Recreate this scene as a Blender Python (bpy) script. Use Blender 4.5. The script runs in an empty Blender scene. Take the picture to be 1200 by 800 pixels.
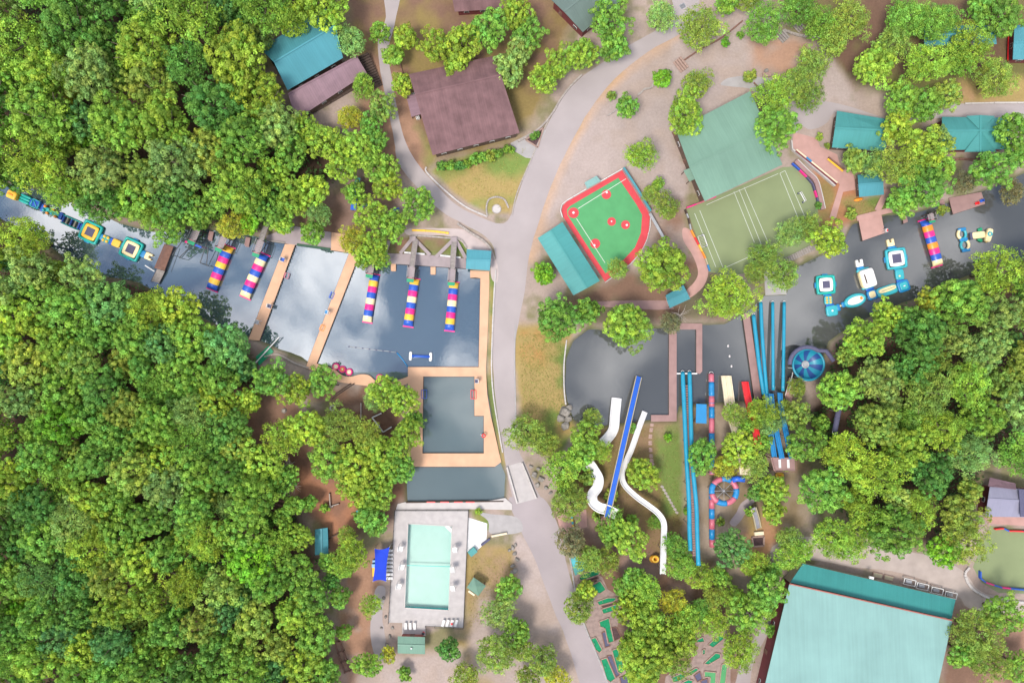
import bpy, math, random
import numpy as np
from mathutils import Vector, noise as mnoise

# ------------------------------------------------------------------ camera, sky, sun, exposure
PXM = 4.5            # photograph pixels per metre on the ground
CAM_H = 178.0        # drone height in metres
sc = bpy.context.scene
col = sc.collection
cam_d = bpy.data.cameras.new('camera')
cam_d.sensor_fit = 'HORIZONTAL'
cam_d.angle = 2 * math.atan((600 / PXM) / CAM_H)
cam_d.clip_start = 1.0
cam_d.clip_end = 6000
cam = bpy.data.objects.new('camera', cam_d)
cam.location = (0, 0, CAM_H)
cam.rotation_euler = (0, 0, 0)
col.objects.link(cam)
sc.camera = cam

SUN_DIR = Vector((-0.30, -0.33, 0.895)).normalized()     # towards the sun
world = bpy.data.worlds.new('World')
sc.world = world
world.use_nodes = True
wn, wl = world.node_tree.nodes, world.node_tree.links
wn.clear()
w_out = wn.new('ShaderNodeOutputWorld')
w_bg = wn.new('ShaderNodeBackground')
w_sky = wn.new('ShaderNodeTexSky')
w_sky.sky_type = 'NISHITA'
w_sky.sun_disc = False
w_sky.sun_elevation = math.asin(SUN_DIR.z)
w_sky.sun_rotation = math.atan2(SUN_DIR.x, SUN_DIR.y)
w_sky.dust_density = 0.4
w_sky.ozone_density = 2.0
w_tc = wn.new('ShaderNodeTexCoord')
w_sep = wn.new('ShaderNodeSeparateXYZ')
wl.new(w_tc.outputs['Generated'], w_sep.inputs[0])
w_max = wn.new('ShaderNodeMath'); w_max.operation = 'MAXIMUM'; w_max.inputs[1].default_value = 0.08
wl.new(w_sep.outputs['Z'], w_max.inputs[0])
w_dx = wn.new('ShaderNodeMath'); w_dx.operation = 'DIVIDE'
w_dy = wn.new('ShaderNodeMath'); w_dy.operation = 'DIVIDE'
wl.new(w_sep.outputs['X'], w_dx.inputs[0]); wl.new(w_max.outputs[0], w_dx.inputs[1])
wl.new(w_sep.outputs['Y'], w_dy.inputs[0]); wl.new(w_max.outputs[0], w_dy.inputs[1])
w_cmb = wn.new('ShaderNodeCombineXYZ')
w_sh = wn.new('ShaderNodeMath'); w_sh.operation = 'ADD'; w_sh.inputs[1].default_value = 0.085      # where the drifting clouds stand
wl.new(w_dx.outputs[0], w_sh.inputs[0]); wl.new(w_sh.outputs[0], w_cmb.inputs[0]); wl.new(w_dy.outputs[0], w_cmb.inputs[1])
w_cmb.inputs[2].default_value = 1.9
w_noise = wn.new('ShaderNodeTexNoise')
w_noise.inputs['Scale'].default_value = 6.2
w_noise.inputs['Detail'].default_value = 6
w_noise.inputs['Roughness'].default_value = 0.52
w_noise.inputs['Distortion'].default_value = 0.3
wl.new(w_cmb.outputs[0], w_noise.inputs['Vector'])
w_ramp = wn.new('ShaderNodeValToRGB')
w_ramp.color_ramp.elements[0].position = 0.45
w_ramp.color_ramp.elements[1].position = 0.64
wl.new(w_noise.outputs['Fac'], w_ramp.inputs[0])
w_mix = wn.new('ShaderNodeMix'); w_mix.data_type = 'RGBA'
wl.new(w_ramp.outputs['Color'], w_mix.inputs['Factor'])
wl.new(w_sky.outputs['Color'], w_mix.inputs['A'])
w_mix.inputs['B'].default_value = (15.0, 15.0, 15.6, 1)     # sunlit cloud, in the sky node's own units
wl.new(w_mix.outputs['Result'], w_bg.inputs['Color'])
w_bg.inputs['Strength'].default_value = 0.12
wl.new(w_bg.outputs[0], w_out.inputs[0])

sun_d = bpy.data.lights.new('sun', 'SUN')
sun_d.energy = 2.75
sun_d.angle = math.radians(17)
sun_d.color = (1.0, 0.95, 0.87)
sun = bpy.data.objects.new('sun', sun_d)
sun.rotation_euler = (-SUN_DIR).to_track_quat('-Z', 'Y').to_euler()
sun.location = (-60, -80, 160)
col.objects.link(sun)

vs = sc.view_settings
vs.view_transform = 'Standard'
vs.look = 'None'
vs.gamma = 1.0
vs.use_curve_mapping = False
vs.exposure = 0.5
sc.cycles.use_denoising = True
sc.cycles.max_bounces = 6
sc.cycles.diffuse_bounces = 3
sc.cycles.transparent_max_bounces = 8

# ------------------------------------------------------------------ helpers
RNG = random.Random(7)

def P(px, py, z=0.0):
    """Photograph pixel -> world point at height z."""
    k = (CAM_H - z) / CAM_H / PXM
    return Vector(((px - 600) * k, (400 - py) * k, z))

def P2(p, z=0.0):
    return P(p[0], p[1], z)

def pix_ang(dx, dy):
    return math.atan2(-dy, dx)

MATS = {}
def mat(name, color, rough=0.8, var=0.12, scale=1.2, spec=0.3, bump=0.0, bscale=6.0, metallic=0.0, col2=None, detail=5, uvseam=0.0, coat=0.0):
    """Procedural principled material: colour broken up by noise, optional bump and (for metal roofs) seams along the UV."""
    m = bpy.data.materials.new(name)
    m.use_nodes = True
    n, l = m.node_tree.nodes, m.node_tree.links
    b = n['Principled BSDF']
    b.inputs['Roughness'].default_value = rough
    b.inputs['Specular IOR Level'].default_value = spec
    b.inputs['Metallic'].default_value = metallic
    b.inputs['Coat Weight'].default_value = coat
    geo = n.new('ShaderNodeNewGeometry')
    t = n.new('ShaderNodeTexNoise')
    t.inputs['Scale'].default_value = scale
    t.inputs['Detail'].default_value = detail
    l.new(geo.outputs['Position'], t.inputs['Vector'])
    rp = n.new('ShaderNodeValToRGB')
    rp.color_ramp.elements[0].position = 0.3
    rp.color_ramp.elements[1].position = 0.72
    c = Vector(color)
    lo = c * (1 - var); hi = c * (1 + var)
    if col2: hi = Vector(col2)
    rp.color_ramp.elements[0].color = (*[max(0, v) for v in lo], 1)
    rp.color_ramp.elements[1].color = (*[min(0.95, v) for v in hi], 1)
    l.new(t.outputs['Fac'], rp.inputs[0])
    last = rp.outputs['Color']
    if uvseam:
        uv = n.new('ShaderNodeUVMap')
        mp = n.new('ShaderNodeMapping'); mp.inputs['Scale'].default_value = (1.6, 0.06, 1)
        l.new(uv.outputs[0], mp.inputs[0])
        st = n.new('ShaderNodeTexNoise'); st.inputs['Scale'].default_value = 1.0; st.inputs['Detail'].default_value = 4
        l.new(mp.outputs[0], st.inputs['Vector'])
        sr = n.new('ShaderNodeMapRange'); sr.inputs['From Min'].default_value = .25; sr.inputs['From Max'].default_value = .75
        sr.inputs['To Min'].default_value = 1 - uvseam; sr.inputs['To Max'].default_value = 1 + uvseam
        l.new(st.outputs['Fac'], sr.inputs['Value'])
        mx = n.new('ShaderNodeMix'); mx.data_type = 'RGBA'; mx.blend_type = 'MULTIPLY'; mx.inputs['Factor'].default_value = 1
        l.new(last, mx.inputs['A']); l.new(sr.outputs[0], mx.inputs['B'])
        last = mx.outputs['Result']
        wv = n.new('ShaderNodeTexWave'); wv.wave_type = 'BANDS'; wv.bands_direction = 'X'; wv.inputs['Scale'].default_value = 0.55
        l.new(uv.outputs[0], wv.inputs['Vector'])
        pw = n.new('ShaderNodeMath'); pw.operation = 'POWER'; pw.inputs[1].default_value = 6
        l.new(wv.outputs['Fac'], pw.inputs[0])
        bp = n.new('ShaderNodeBump'); bp.inputs['Strength'].default_value = 0.22; bp.inputs['Distance'].default_value = 0.05
        l.new(pw.outputs[0], bp.inputs['Height'])
        l.new(bp.outputs[0], b.inputs['Normal'])
    elif bump:
        t2 = n.new('ShaderNodeTexNoise'); t2.inputs['Scale'].default_value = bscale; t2.inputs['Detail'].default_value = 6
        l.new(geo.outputs['Position'], t2.inputs['Vector'])
        bp = n.new('ShaderNodeBump'); bp.inputs['Strength'].default_value = bump; bp.inputs['Distance'].default_value = 0.1
        l.new(t2.outputs['Fac'], bp.inputs['Height']); l.new(bp.outputs[0], b.inputs['Normal'])
    l.new(last, b.inputs['Base Color'])
    MATS[name] = m
    return m

M = MATS
mat('asphalt', (0.335, 0.288, 0.28), .9, .10, .09, bump=.2)
mat('asphalt_dark', (0.315, 0.268, 0.268), .9, .10, .09, bump=.2)
mat('concrete', (0.33, 0.305, 0.295), .85, .10, .5, bump=.1)
mat('pale_concrete', (0.45, 0.41, 0.385), .85, .08, .5)
mat('pool_deck', (0.405, 0.367, 0.352), .85, .09, .7)
mat('mauve_deck', (0.285, 0.175, 0.16), .85, .10, .6, bump=.15, bscale=9)
mat('pink_deck', (0.42, 0.245, 0.21), .85, .08, .6)
mat('grey_deck', (0.3, 0.245, 0.245), .85, .09, .6)
mat('orange_deck', (.56, .335, .212), .85, .09, .35, bump=.1)
mat('brown_wood', (.19, .10, .075), .85, .2, 1.5)
mat('grey_wood', (.27, .235, .215), .9, .2, 1.5)
mat('dark_wood', (.075, .05, .04), .9, .25, 1.5)
mat('stone', (0.33, 0.285, 0.255), .9, .22, 1.3, bump=.5, bscale=4)
mat('rock', (0.23, 0.205, 0.18), .95, .35, .8, bump=.8, bscale=2)
mat('teal_roof', (0.06, 0.24, 0.23), .55, .09, .12, .25, uvseam=.07)
mat('teal_blue_roof', (0.066, 0.237, 0.277), .55, .09, .12, .25, uvseam=.07)
mat('sea_green_roof', (0.14, 0.24, 0.178), .55, .09, .12, .25, uvseam=.07)
mat('mint_roof', (0.19, 0.325, 0.298), .55, .09, .12, .25, uvseam=.07)
mat('dark_teal_roof', (0.04, 0.22, 0.205), .55, .09, .12, .25, uvseam=.07)
mat('brown_roof', (0.158, 0.087, 0.088), .8, .22, .35, .2, uvseam=.12)
mat('plum_roof', (0.2, 0.118, 0.14), .6, .10, .5, .4, uvseam=.10)
mat('grey_green_roof', (0.11, 0.15, 0.13), .55, .08, .3, .4, uvseam=.06)
mat('lavender_roof', (0.23, 0.22, 0.29), .5, .06, .3, .4, uvseam=.06)
mat('maroon', (.16, .04, .045), .7, .15, 1.0)
mat('wall_brown', (.13, .085, .065), .8, .2, 1.5)
mat('wall_green', (.045, .10, .06), .8, .15, 1.0)
mat('wall_cream', (.42, .36, .28), .85, .1, 1.0)
mat('glass_dark', (.03, .04, .05), .12, .05, 1.0, .6)
mat('white', (0.62, 0.6, 0.58), .55, .05, 1.0)
mat('cream', (.72, .60, .42), .5, .07, .8)
mat('beige', (.42, .36, .24), .7, .1, .8)
mat('turf_green', (0.083, 0.285, 0.113), .95, .07, .4)
mat('turf_red', (0.52, 0.06, 0.07), .9, .07, .5)
mat('turf_olive', (0.195, 0.228, 0.115), .95, .07, .16)
mat('putting_green', (.012, .215, .095), .95, .15, 1.5)
mat('brick_edge', (0.33, 0.22, 0.18), .9, .2, 2.5)
mat('mulch', (.085, .05, .05), .95, .3, 2.5)
mat('plastic_yellow', (.78, .45, .04), .38, .06, .8, .5)
mat('plastic_cream', (.82, .66, .36), .38, .05, .8, .5)
mat('plastic_magenta', (.72, .016, .20), .38, .06, .8, .5)
mat('plastic_blue', (.018, .085, .42), .38, .08, .8, .5)
mat('plastic_teal', (.012, .36, .31), .38, .08, .8, .5)
mat('plastic_sky', (0.012, 0.19, 0.42), .38, .08, .8, .5)
mat('plastic_cyan', (0.012, 0.25, 0.38), .35, .08, .6, .5)
mat('plastic_aqua', (0.04, 0.36, 0.41), .38, .06, .8, .5)
mat('plastic_green', (.012, .26, .12), .45, .08, .8, .4)
mat('plastic_red', (.68, .02, .025), .4, .08, .8, .5)
mat('plastic_pink', (0.47, 0.115, 0.155), .4, .06, .8, .5)
mat('plastic_orange', (.78, .25, .015), .4, .06, .8, .5)
mat('plastic_white', (.78, .74, .70), .4, .04, .8, .5)
mat('navy', (.016, .022, .085), .7, .15, 2.0)
mat('slate', (.09, .085, .14), .8, .1, 2.0)
mat('canvas_blue', (.012, .045, .46), .8, .05, .6)
mat('metal_grey', (.35, .35, .36), .5, .08, 1.5, .5, metallic=.3)
mat('dark_metal', (.05, .05, .055), .6, .1, 1.5, .4)
mat('trim_rust', (.30, .10, .08), .8, .15, 1.0)
mat('bark', (.13, .10, .075), .95, .3, 3)
mat('pale_twig', (.36, .31, .27), .95, .2, 3)
mat('line_white', (0.52, 0.54, 0.47), .8, .05, 1.0)
mat('slide_blue', (.012, .10, .50), .35, .08, .6, .5)
mat('flume_white', (0.62, 0.6, 0.585), .35, .05, .5, .5)
mat('pale_paving', (.42, .345, .325), .85, .07, .5)
mat('dirt_road', (.37, .305, .27), .95, .12, .3)
mat('golf_paving', (.27, .195, .17), .9, .2, 1.2)
mat('bowl_teal', (0.012, 0.2, 0.28), .4, .08, .8, .4)
mat('bowl_navy', (.016, .055, .19), .4, .08, .8, .4)
mat('tube_grey', (.25, .245, .28), .5, .1, .7, .5)

def link(o, parent=None):
    col.objects.link(o)
    if parent is not None: o.parent = parent
    return o

def tag(o, label, cat, group=None):
    o['label'] = label; o['category'] = cat
    if group: o['group'] = group
    return o

def thing(name, label, cat, loc=(0, 0, 0), group=None):
    o = bpy.data.objects.new(name, None)
    o.empty_display_size = 0.3
    o.location = loc
    col.objects.link(o)
    return tag(o, label, cat, group)

class MB:
    """Collects shapes in world coordinates and links them as one mesh object."""
    def __init__(s): s.v = []; s.f = []; s.uv = None
    def add(s, vs, fs):
        o = len(s.v); s.v += [tuple(p) for p in vs]; s.f += [tuple(i + o for i in f) for f in fs]; return s
    def prism(s, pts, z0, z1):
        """pts: world xy outline; vertical walls from z0 to z1."""
        n = len(pts)
        a = sum(pts[i][0] * pts[(i + 1) % n][1] - pts[(i + 1) % n][0] * pts[i][1] for i in range(n))
        if a < 0: pts = pts[::-1]
        vs = [(p[0], p[1], z0) for p in pts] + [(p[0], p[1], z1) for p in pts]
        fs = [tuple(range(n, 2 * n)), tuple(range(n - 1, -1, -1))]
        fs += [(i, (i + 1) % n, n + (i + 1) % n, n + i) for i in range(n)]
        return s.add(vs, fs)
    def sheet(s, pts, z):
        n = len(pts)
        a = sum(pts[i][0] * pts[(i + 1) % n][1] - pts[(i + 1) % n][0] * pts[i][1] for i in range(n))
        if a < 0: pts = pts[::-1]
        return s.add([(p[0], p[1], z) for p in pts], [tuple(range(n))])
    def box(s, c, size, ang=0.0):
        x, y, z = c; a, b, h = size[0] / 2, size[1] / 2, size[2] / 2
        ca, sa = math.cos(ang), math.sin(ang)
        vs = []
        for dz in (-h, h):
            for dx, dy in ((-a, -b), (a, -b), (a, b), (-a, b)):
                vs.append((x + dx * ca - dy * sa, y + dx * sa + dy * ca, z + dz))
        return s.add(vs, [(3, 2, 1, 0), (4, 5, 6, 7), (0, 1, 5, 4), (1, 2, 6, 5), (2, 3, 7, 6), (3, 0, 4, 7)])
    def beam(s, a, b, w, h):
        a, b = Vector(a), Vector(b); d = (b - a).normalized()
        side = d.cross(Vector((0, 0, 1)))
        if side.length < 1e-4: side = Vector((1, 0, 0))
        side.normalize(); up = side.cross(d).normalized()
        vs = []
        for q in (a, b):
            for i, j in ((-1, -1), (1, -1), (1, 1), (-1, 1)):
                vs.append(q + side * (i * w / 2) + up * (j * h / 2))
        return s.add(vs, [(0, 1, 2, 3), (7, 6, 5, 4), (0, 4, 5, 1), (1, 5, 6, 2), (2, 6, 7, 3), (3, 7, 4, 0)])
    def tube(s, pts, rad, n=10, caps=True, squash=1.0):
        pts = [Vector(p) for p in pts]; m = len(pts)
        if not isinstance(rad, (list, tuple)): rad = [rad] * m
        vs = []; fs = []
        for i, p in enumerate(pts):
            d = (pts[min(i + 1, m - 1)] - pts[max(i - 1, 0)]).normalized()
            side = d.cross(Vector((0, 0, 1)))
            if side.length < 1e-3: side = Vector((1, 0, 0))
            side.normalize(); up = side.cross(d).normalized()
            for k in range(n):
                a = 2 * math.pi * k / n
                vs.append(p + side * (math.cos(a) * rad[i]) + up * (math.sin(a) * rad[i] * squash))
        for i in range(m - 1):
            for k in range(n):
                k2 = (k + 1) % n
                fs.append((i * n + k, i * n + k2, (i + 1) * n + k2, (i + 1) * n + k))
        if caps:
            fs.append(tuple(range(n - 1, -1, -1))); fs.append(tuple((m - 1) * n + k for k in range(n)))
        return s.add(vs, fs)
    def ring(s, c, R, r, nR=36, nr=10, sq=1.0, shape=None, ang=0.0, zs=1.0):
        """torus; shape = exponent of a superellipse for square rings."""
        vs = []; fs = []
        for i in range(nR):
            t = 2 * math.pi * i / nR
            ct, st = math.cos(t), math.sin(t)
            if shape:
                k = (abs(ct) ** shape + abs(st) ** shape) ** (-1 / shape)
                ox, oy = ct * k, st * k
            else: ox, oy = ct, st
            nx, ny = ct, st
            for j in range(nr):
                u = 2 * math.pi * j / nr
                x = ox * R + nx * r * math.cos(u); y = oy * R * sq + ny * r * math.cos(u)
                vs.append((c[0] + x * math.cos(ang) - y * math.sin(ang), c[1] + x * math.sin(ang) + y * math.cos(ang), c[2] + r * zs * math.sin(u)))
        for i in range(nR):
            for j in range(nr):
                fs.append((i * nr + j, ((i + 1) % nR) * nr + j, ((i + 1) % nR) * nr + (j + 1) % nr, i * nr + (j + 1) % nr))
        return s.add(vs, fs)
    def puff(s, c, size, ang=0.0, e=0.35, nu=20, nv=10):
        """super-ellipsoid: an inflated block."""
        def sp(v, p): return math.copysign(abs(v) ** p, v)
        vs = []; fs = []
        for j in range(nv + 1):
            ph = -math.pi / 2 + math.pi * j / nv
            for i in range(nu):
                t = 2 * math.pi * (i + .5) / nu
                x = size[0] / 2 * sp(math.cos(ph), e) * sp(math.cos(t), e)
                y = size[1] / 2 * sp(math.cos(ph), e) * sp(math.sin(t), e)
                z = size[2] / 2 * sp(math.sin(ph), e)
                vs.append((c[0] + x * math.cos(ang) - y * math.sin(ang), c[1] + x * math.sin(ang) + y * math.cos(ang), c[2] + z))
        for j in range(nv):
            for i in range(nu):
                fs.append((j * nu + i, j * nu + (i + 1) % nu, (j + 1) * nu + (i + 1) % nu, (j + 1) * nu + i))
        return s.add(vs, fs)
    def build(s, name, m, parent=None, smooth=False, uvs=None):
        o0 = Vector((0, 0, 0))
        q = parent
        while q is not None:
            o0 += q.location; q = q.parent
        me = bpy.data.meshes.new(name)
        me.from_pydata([(v[0] - o0.x, v[1] - o0.y, v[2] - o0.z) for v in s.v], [], s.f)
        me.materials.append(M[m] if isinstance(m, str) else m)
        if smooth: me.polygons.foreach_set('use_smooth', [True] * len(me.polygons))
        if uvs:
            lay = me.uv_layers.new(name='UVMap')
            for lp in me.loops: lay.data[lp.index].uv = uvs[lp.vertex_index]
        me.update()
        o = bpy.data.objects.new(name, me)
        return link(o, parent)

def recenter(o):
    """Moves a single-mesh thing's origin to its own footprint centre."""
    me = o.data
    n = len(me.vertices); a = np.empty(n * 3, np.float32); me.vertices.foreach_get('co', a); a = a.reshape(-1, 3)
    c = (a.min(0) + a.max(0)) / 2; c[2] = a[:, 2].min()
    a -= c; me.vertices.foreach_set('co', a.ravel()); me.update()
    o.location = Vector(c.tolist()) + o.location
    return o

def smooth_path(pts, step=6, closed=False):
    """Catmull-Rom through pixel or world points."""
    pts = [Vector(p) for p in pts]; out = []
    n = len(pts); rng_ = range(n) if closed else range(n - 1)
    for i in rng_:
        if closed: a, b, c, d = pts[i - 1], pts[i], pts[(i + 1) % n], pts[(i + 2) % n]
        else: a, b, c, d = pts[max(i - 1, 0)], pts[i], pts[i + 1], pts[min(i + 2, n - 1)]
        for k in range(step):
            t = k / step
            out.append(0.5 * ((2 * b) + (c - a) * t + (2 * a - 5 * b + 4 * c - d) * t * t + (3 * b - a - 3 * c + d) * t ** 3))
    if not closed: out.append(pts[-1])
    return out

def outline(pix, z=0.0, step=5, jitter=0.0, smooth=True):
    pp = smooth_path([(p[0], p[1]) for p in pix], step, True) if smooth else [Vector(p) for p in pix]
    return [P(p[0] + RNG.uniform(-jitter, jitter), p[1] + RNG.uniform(-jitter, jitter), z) for p in pp]

def structure(o):
    o['kind'] = 'structure'; return o

ORD = ['first', 'second', 'third', 'fourth', 'fifth', 'sixth', 'seventh', 'eighth', 'ninth', 'tenth', 'eleventh', 'twelfth', 'thirteenth', 'fourteenth', 'fifteenth', 'sixteenth', 'seventeenth', 'eighteenth', 'nineteenth', 'twentieth']
ORD += ['twenty ' + w for w in ORD[:9]] + ['thirtieth'] + ['thirty ' + w for w in ORD[:9]] + ['fortieth'] + ['forty ' + w for w in ORD[:9]]

# ------------------------------------------------------------------ ground, water, roads
WATER_Z = -0.5
LAKE = [(-40, 205), (20, 217), (60, 226), (100, 246), (140, 262), (180, 272), (212, 268), (240, 268), (275, 272), (312, 280), (350, 283), (400, 288), (440, 300), (546, 306), (552, 318), (566, 322),
        (567, 430), (585, 540), (592, 556), (590, 587), (478, 587), (476, 545), (484, 500), (482, 447), (445, 447), (405, 443), (372, 432), (352, 418), (325, 408), (300, 397), (262, 384), (235, 372),
        (205, 352), (160, 330), (115, 322), (75, 302), (40, 275), (-40, 238)]
RIVER = [(690, 385), (672, 400), (664, 420), (662, 450), (665, 470), (672, 492), (690, 500), (720, 498), (745, 494), (764, 492), (792, 492), (797, 476), (840, 472), (870, 470), (895, 468), (925, 458), (938, 448),
         (962, 425), (972, 400), (1000, 380), (1050, 358), (1085, 345), (1130, 325), (1170, 310), (1240, 292), (1240, 195), (1200, 203), (1160, 222), (1110, 238), (1070, 250), (1040, 252), (1000, 262),
         (985, 295), (960, 300), (935, 312), (922, 345), (895, 346), (880, 362), (850, 380), (800, 382), (760, 385), (720, 388)]
POOL = [(478, 613), (530, 616), (526, 715), (474, 712)]

F_UPPER_LEFT = [(-25, -25), (300, -25), (385, -20), (395, 12), (310, 42), (297, 70), (315, 100), (325, 130), (350, 155), (400, 160), (390, 210), (350, 245), (310, 268), (270, 266), (215, 266), (160, 258), (110, 240), (60, 216), (-25, 203)]
F_LOWER_LEFT = [(-25, 245), (40, 280), (75, 306), (120, 326), (175, 336), (212, 362), (258, 390), (298, 414), (318, 455), (290, 475), (285, 505), (320, 540), (345, 590), (370, 640), (372, 690), (385, 740), (385, 825), (-25, 825)]
F_RIGHT = [(975, 408), (1005, 385), (1050, 363), (1090, 347), (1130, 330), (1225, 298), (1225, 545), (1150, 545), (1140, 600), (1100, 640), (1030, 640), (985, 600), (960, 540), (945, 490), (965, 450)]

xs = np.concatenate([[-2500, -1200, -600, -300, -200], np.arange(-150, 150.01, 0.6), [200, 300, 600, 1200, 2500]])
ys = np.concatenate([[-2500, -1200, -600, -250, -140], np.arange(-104, 104.01, 0.6), [140, 250, 600, 1200, 2500]])
GX, GY = np.meshgrid(xs, ys)
GP = np.stack([GX.ravel(), GY.ravel()], 1)

def sdf(poly_px, pts=None, raw=False):
    """Signed distance in metres (negative inside) from pts to a pixel polygon on the ground."""
    pts = GP if pts is None else pts
    q = np.array([(P(x, y).x, P(x, y).y) for x, y in poly_px]) if not raw else np.array(poly_px)
    d = np.full(len(pts), 1e9); ins = np.zeros(len(pts), bool)
    for i in range(len(q)):
        a = q[i]; b = q[(i + 1) % len(q)]; ab = b - a
        t = np.clip(((pts - a) @ ab) / max(ab @ ab, 1e-9), 0, 1)
        dd = pts - a - t[:, None] * ab
        d = np.minimum(d, (dd ** 2).sum(1))
        c = ((a[1] > pts[:, 1]) != (b[1] > pts[:, 1]))
        with np.errstate(divide='ignore', invalid='ignore'):
            xi = (b[0] - a[0]) * (pts[:, 1] - a[1]) / (b[1] - a[1] + 1e-12) + a[0]
        ins ^= c & (pts[:, 0] < xi)
    d = np.sqrt(d)
    return np.where(ins, -d, d)

def line_dist(path_px):
    q = np.array([(P(x, y).x, P(x, y).y) for x, y in path_px]); d = np.full(len(GP), 1e9)
    for i in range(len(q) - 1):
        a, b = q[i], q[i + 1]; ab = b - a
        t = np.clip(((GP - a) @ ab) / max(ab @ ab, 1e-9), 0, 1)
        d = np.minimum(d, ((GP - a - t[:, None] * ab) ** 2).sum(1))
    return np.sqrt(d)

def vnoise(cell, seed):
    """Smooth value noise in 0..1 over the ground points."""
    r = np.random.RandomState(seed); g = r.rand(256, 256)
    u = GP[:, 0] / cell + 1000.3; v = GP[:, 1] / cell + 1000.7
    i = np.floor(u).astype(int); j = np.floor(v).astype(int); fu = u - i; fv = v - j
    fu = fu * fu * (3 - 2 * fu); fv = fv * fv * (3 - 2 * fv)
    G = lambda a, b: g[a % 256, b % 256]
    return (G(i, j) * (1 - fu) + G(i + 1, j) * fu) * (1 - fv) + (G(i, j + 1) * (1 - fu) + G(i + 1, j + 1) * fu) * fv

N1 = vnoise(9, 1) * .5 + vnoise(4, 2) * .3 + vnoise(1.8, 3) * .2
N2 = vnoise(6, 4) * .5 + vnoise(2.6, 5) * .3 + vnoise(1.2, 6) * .2
N3 = vnoise(3, 7) * .5 + vnoise(1.4, 8) * .5

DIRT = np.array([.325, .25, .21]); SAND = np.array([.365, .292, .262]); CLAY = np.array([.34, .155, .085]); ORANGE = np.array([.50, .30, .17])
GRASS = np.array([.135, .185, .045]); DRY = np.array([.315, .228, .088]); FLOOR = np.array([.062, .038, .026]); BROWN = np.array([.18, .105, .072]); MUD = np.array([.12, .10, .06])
GC = np.tile(DIRT, (len(GP), 1)) * (0.8 + .4 * N1)[:, None]
GC = GC + (np.array([.16, .15, .06]) - GC) * np.clip((N2 - .5) * 4, 0, .8)[:, None]

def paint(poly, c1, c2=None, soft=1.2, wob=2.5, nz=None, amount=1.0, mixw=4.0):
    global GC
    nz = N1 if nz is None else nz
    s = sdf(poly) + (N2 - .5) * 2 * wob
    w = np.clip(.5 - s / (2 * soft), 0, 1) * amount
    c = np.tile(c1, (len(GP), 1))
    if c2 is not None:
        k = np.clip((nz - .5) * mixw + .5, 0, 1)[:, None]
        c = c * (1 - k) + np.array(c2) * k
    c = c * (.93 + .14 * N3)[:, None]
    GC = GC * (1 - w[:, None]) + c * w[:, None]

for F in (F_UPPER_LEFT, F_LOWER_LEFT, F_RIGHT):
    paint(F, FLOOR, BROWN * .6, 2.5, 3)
paint([(395, -30), (690, -30), (640, 120), (600, 170), (500, 190), (430, 170)], BROWN, DRY * .7, 2, 3)
paint([(880, -30), (1230, -30), (1230, 110), (1090, 110), (1000, 100), (960, 60)], BROWN * .8, [.15, .14, .05], 2, 3)
paint([(690, 130), (720, 90), (800, 35), (880, 0), (905, 40), (960, 45), (990, 90), (1010, 130), (940, 170), (900, 110), (790, 160), (810, 215), (800, 250), (770, 240), (735, 195), (665, 235), (630, 275), (622, 340), (600, 370), (630, 230)], SAND, DIRT, 1.0, 1.0)
paint([(720, 100), (790, 70), (830, 60), (900, 80), (905, 110), (845, 120), (790, 160), (760, 190), (730, 190)], SAND * .92, DIRT * 1.05, 1.2, 1.0)
paint([(880, 40), (950, 45), (960, 80), (905, 95), (880, 90)], [.37, .22, .15], DIRT, 1.5, 2)
paint([(1130, 95), (1225, 90), (1225, 122), (1120, 122)], [.40, .22, .14], DRY, 1.5, 2)
paint([(955, 190), (1000, 205), (1010, 260), (960, 270)], [.36, .155, .08], DRY * .7, 1, 1.5)
paint([(985, 235), (1050, 230), (1050, 250), (1000, 258)], DRY * .8, GRASS, 1, 1.5)
paint([(760, 225), (800, 235), (812, 290), (790, 300), (765, 280)], DIRT * .9, BROWN * 1.2, 1.5, 2)
paint([(668, 345), (740, 320), (810, 300), (860, 330), (880, 372), (700, 382), (640, 360)], BROWN, MUD, 1.5, 2)
paint([(505, 200), (528, 186), (618, 172), (624, 184), (598, 250), (572, 250), (535, 228)], DRY * 1.05, GRASS * 1.2, .6, 1.0, N1, 1, 3)
paint([(475, 130), (490, 145), (510, 188), (500, 200), (488, 190)], GRASS, DRY, 1, 1)
paint([(600, 385), (640, 378), (672, 385), (661, 430), (663, 470), (676, 500), (650, 540), (612, 510)], GRASS * .95, DRY * .95, .8, 1.0, N1, 1, 5)
paint([(602, 385), (640, 380), (640, 430), (604, 430)], [.36, .20, .07], DRY, 2, 2.5)
paint([(572, 322), (582, 322), (577, 440), (582, 480), (594, 545), (588, 545), (573, 470)], GRASS, DRY, .6, .4)
paint([(448, 278), (545, 278), (550, 300), (448, 300)], BROWN * 1.2, GRASS, .8, .8)
paint([(685, 500), (800, 488), (805, 690), (700, 690), (655, 600)], DRY * .55, [.21, .135, .075], 1.5, 2, N1, 1, 3)
paint([(765, 500), (798, 490), (804, 600), (780, 600)], GRASS * 1.0, [.24, .17, .10], 1, 1.5)
paint([(800, 470), (935, 462), (960, 560), (920, 700), (830, 700), (806, 600)], [.30, .235, .18], [.20, .145, .085], 1.5, 2.5)
paint([(870, 600), (915, 600), (920, 660), (875, 670)], [.34, .18, .10], DRY, 1.5, 2)
paint([(540, 630), (605, 640), (615, 700), (560, 740), (500, 745), (545, 735)], DRY * .9, [.30, .20, .12], 1.2, 2)
paint([(565, 690), (612, 690), (632, 720), (660, 815), (450, 815), (460, 770), (540, 745)], DIRT, DRY * .8, 1.5, 2)
paint([(395, 470), (470, 470), (482, 560), (455, 620), (400, 640), (345, 590), (330, 540), (350, 500)], [.16, .085, .055], BROWN * .75, 2, 3)
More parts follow.
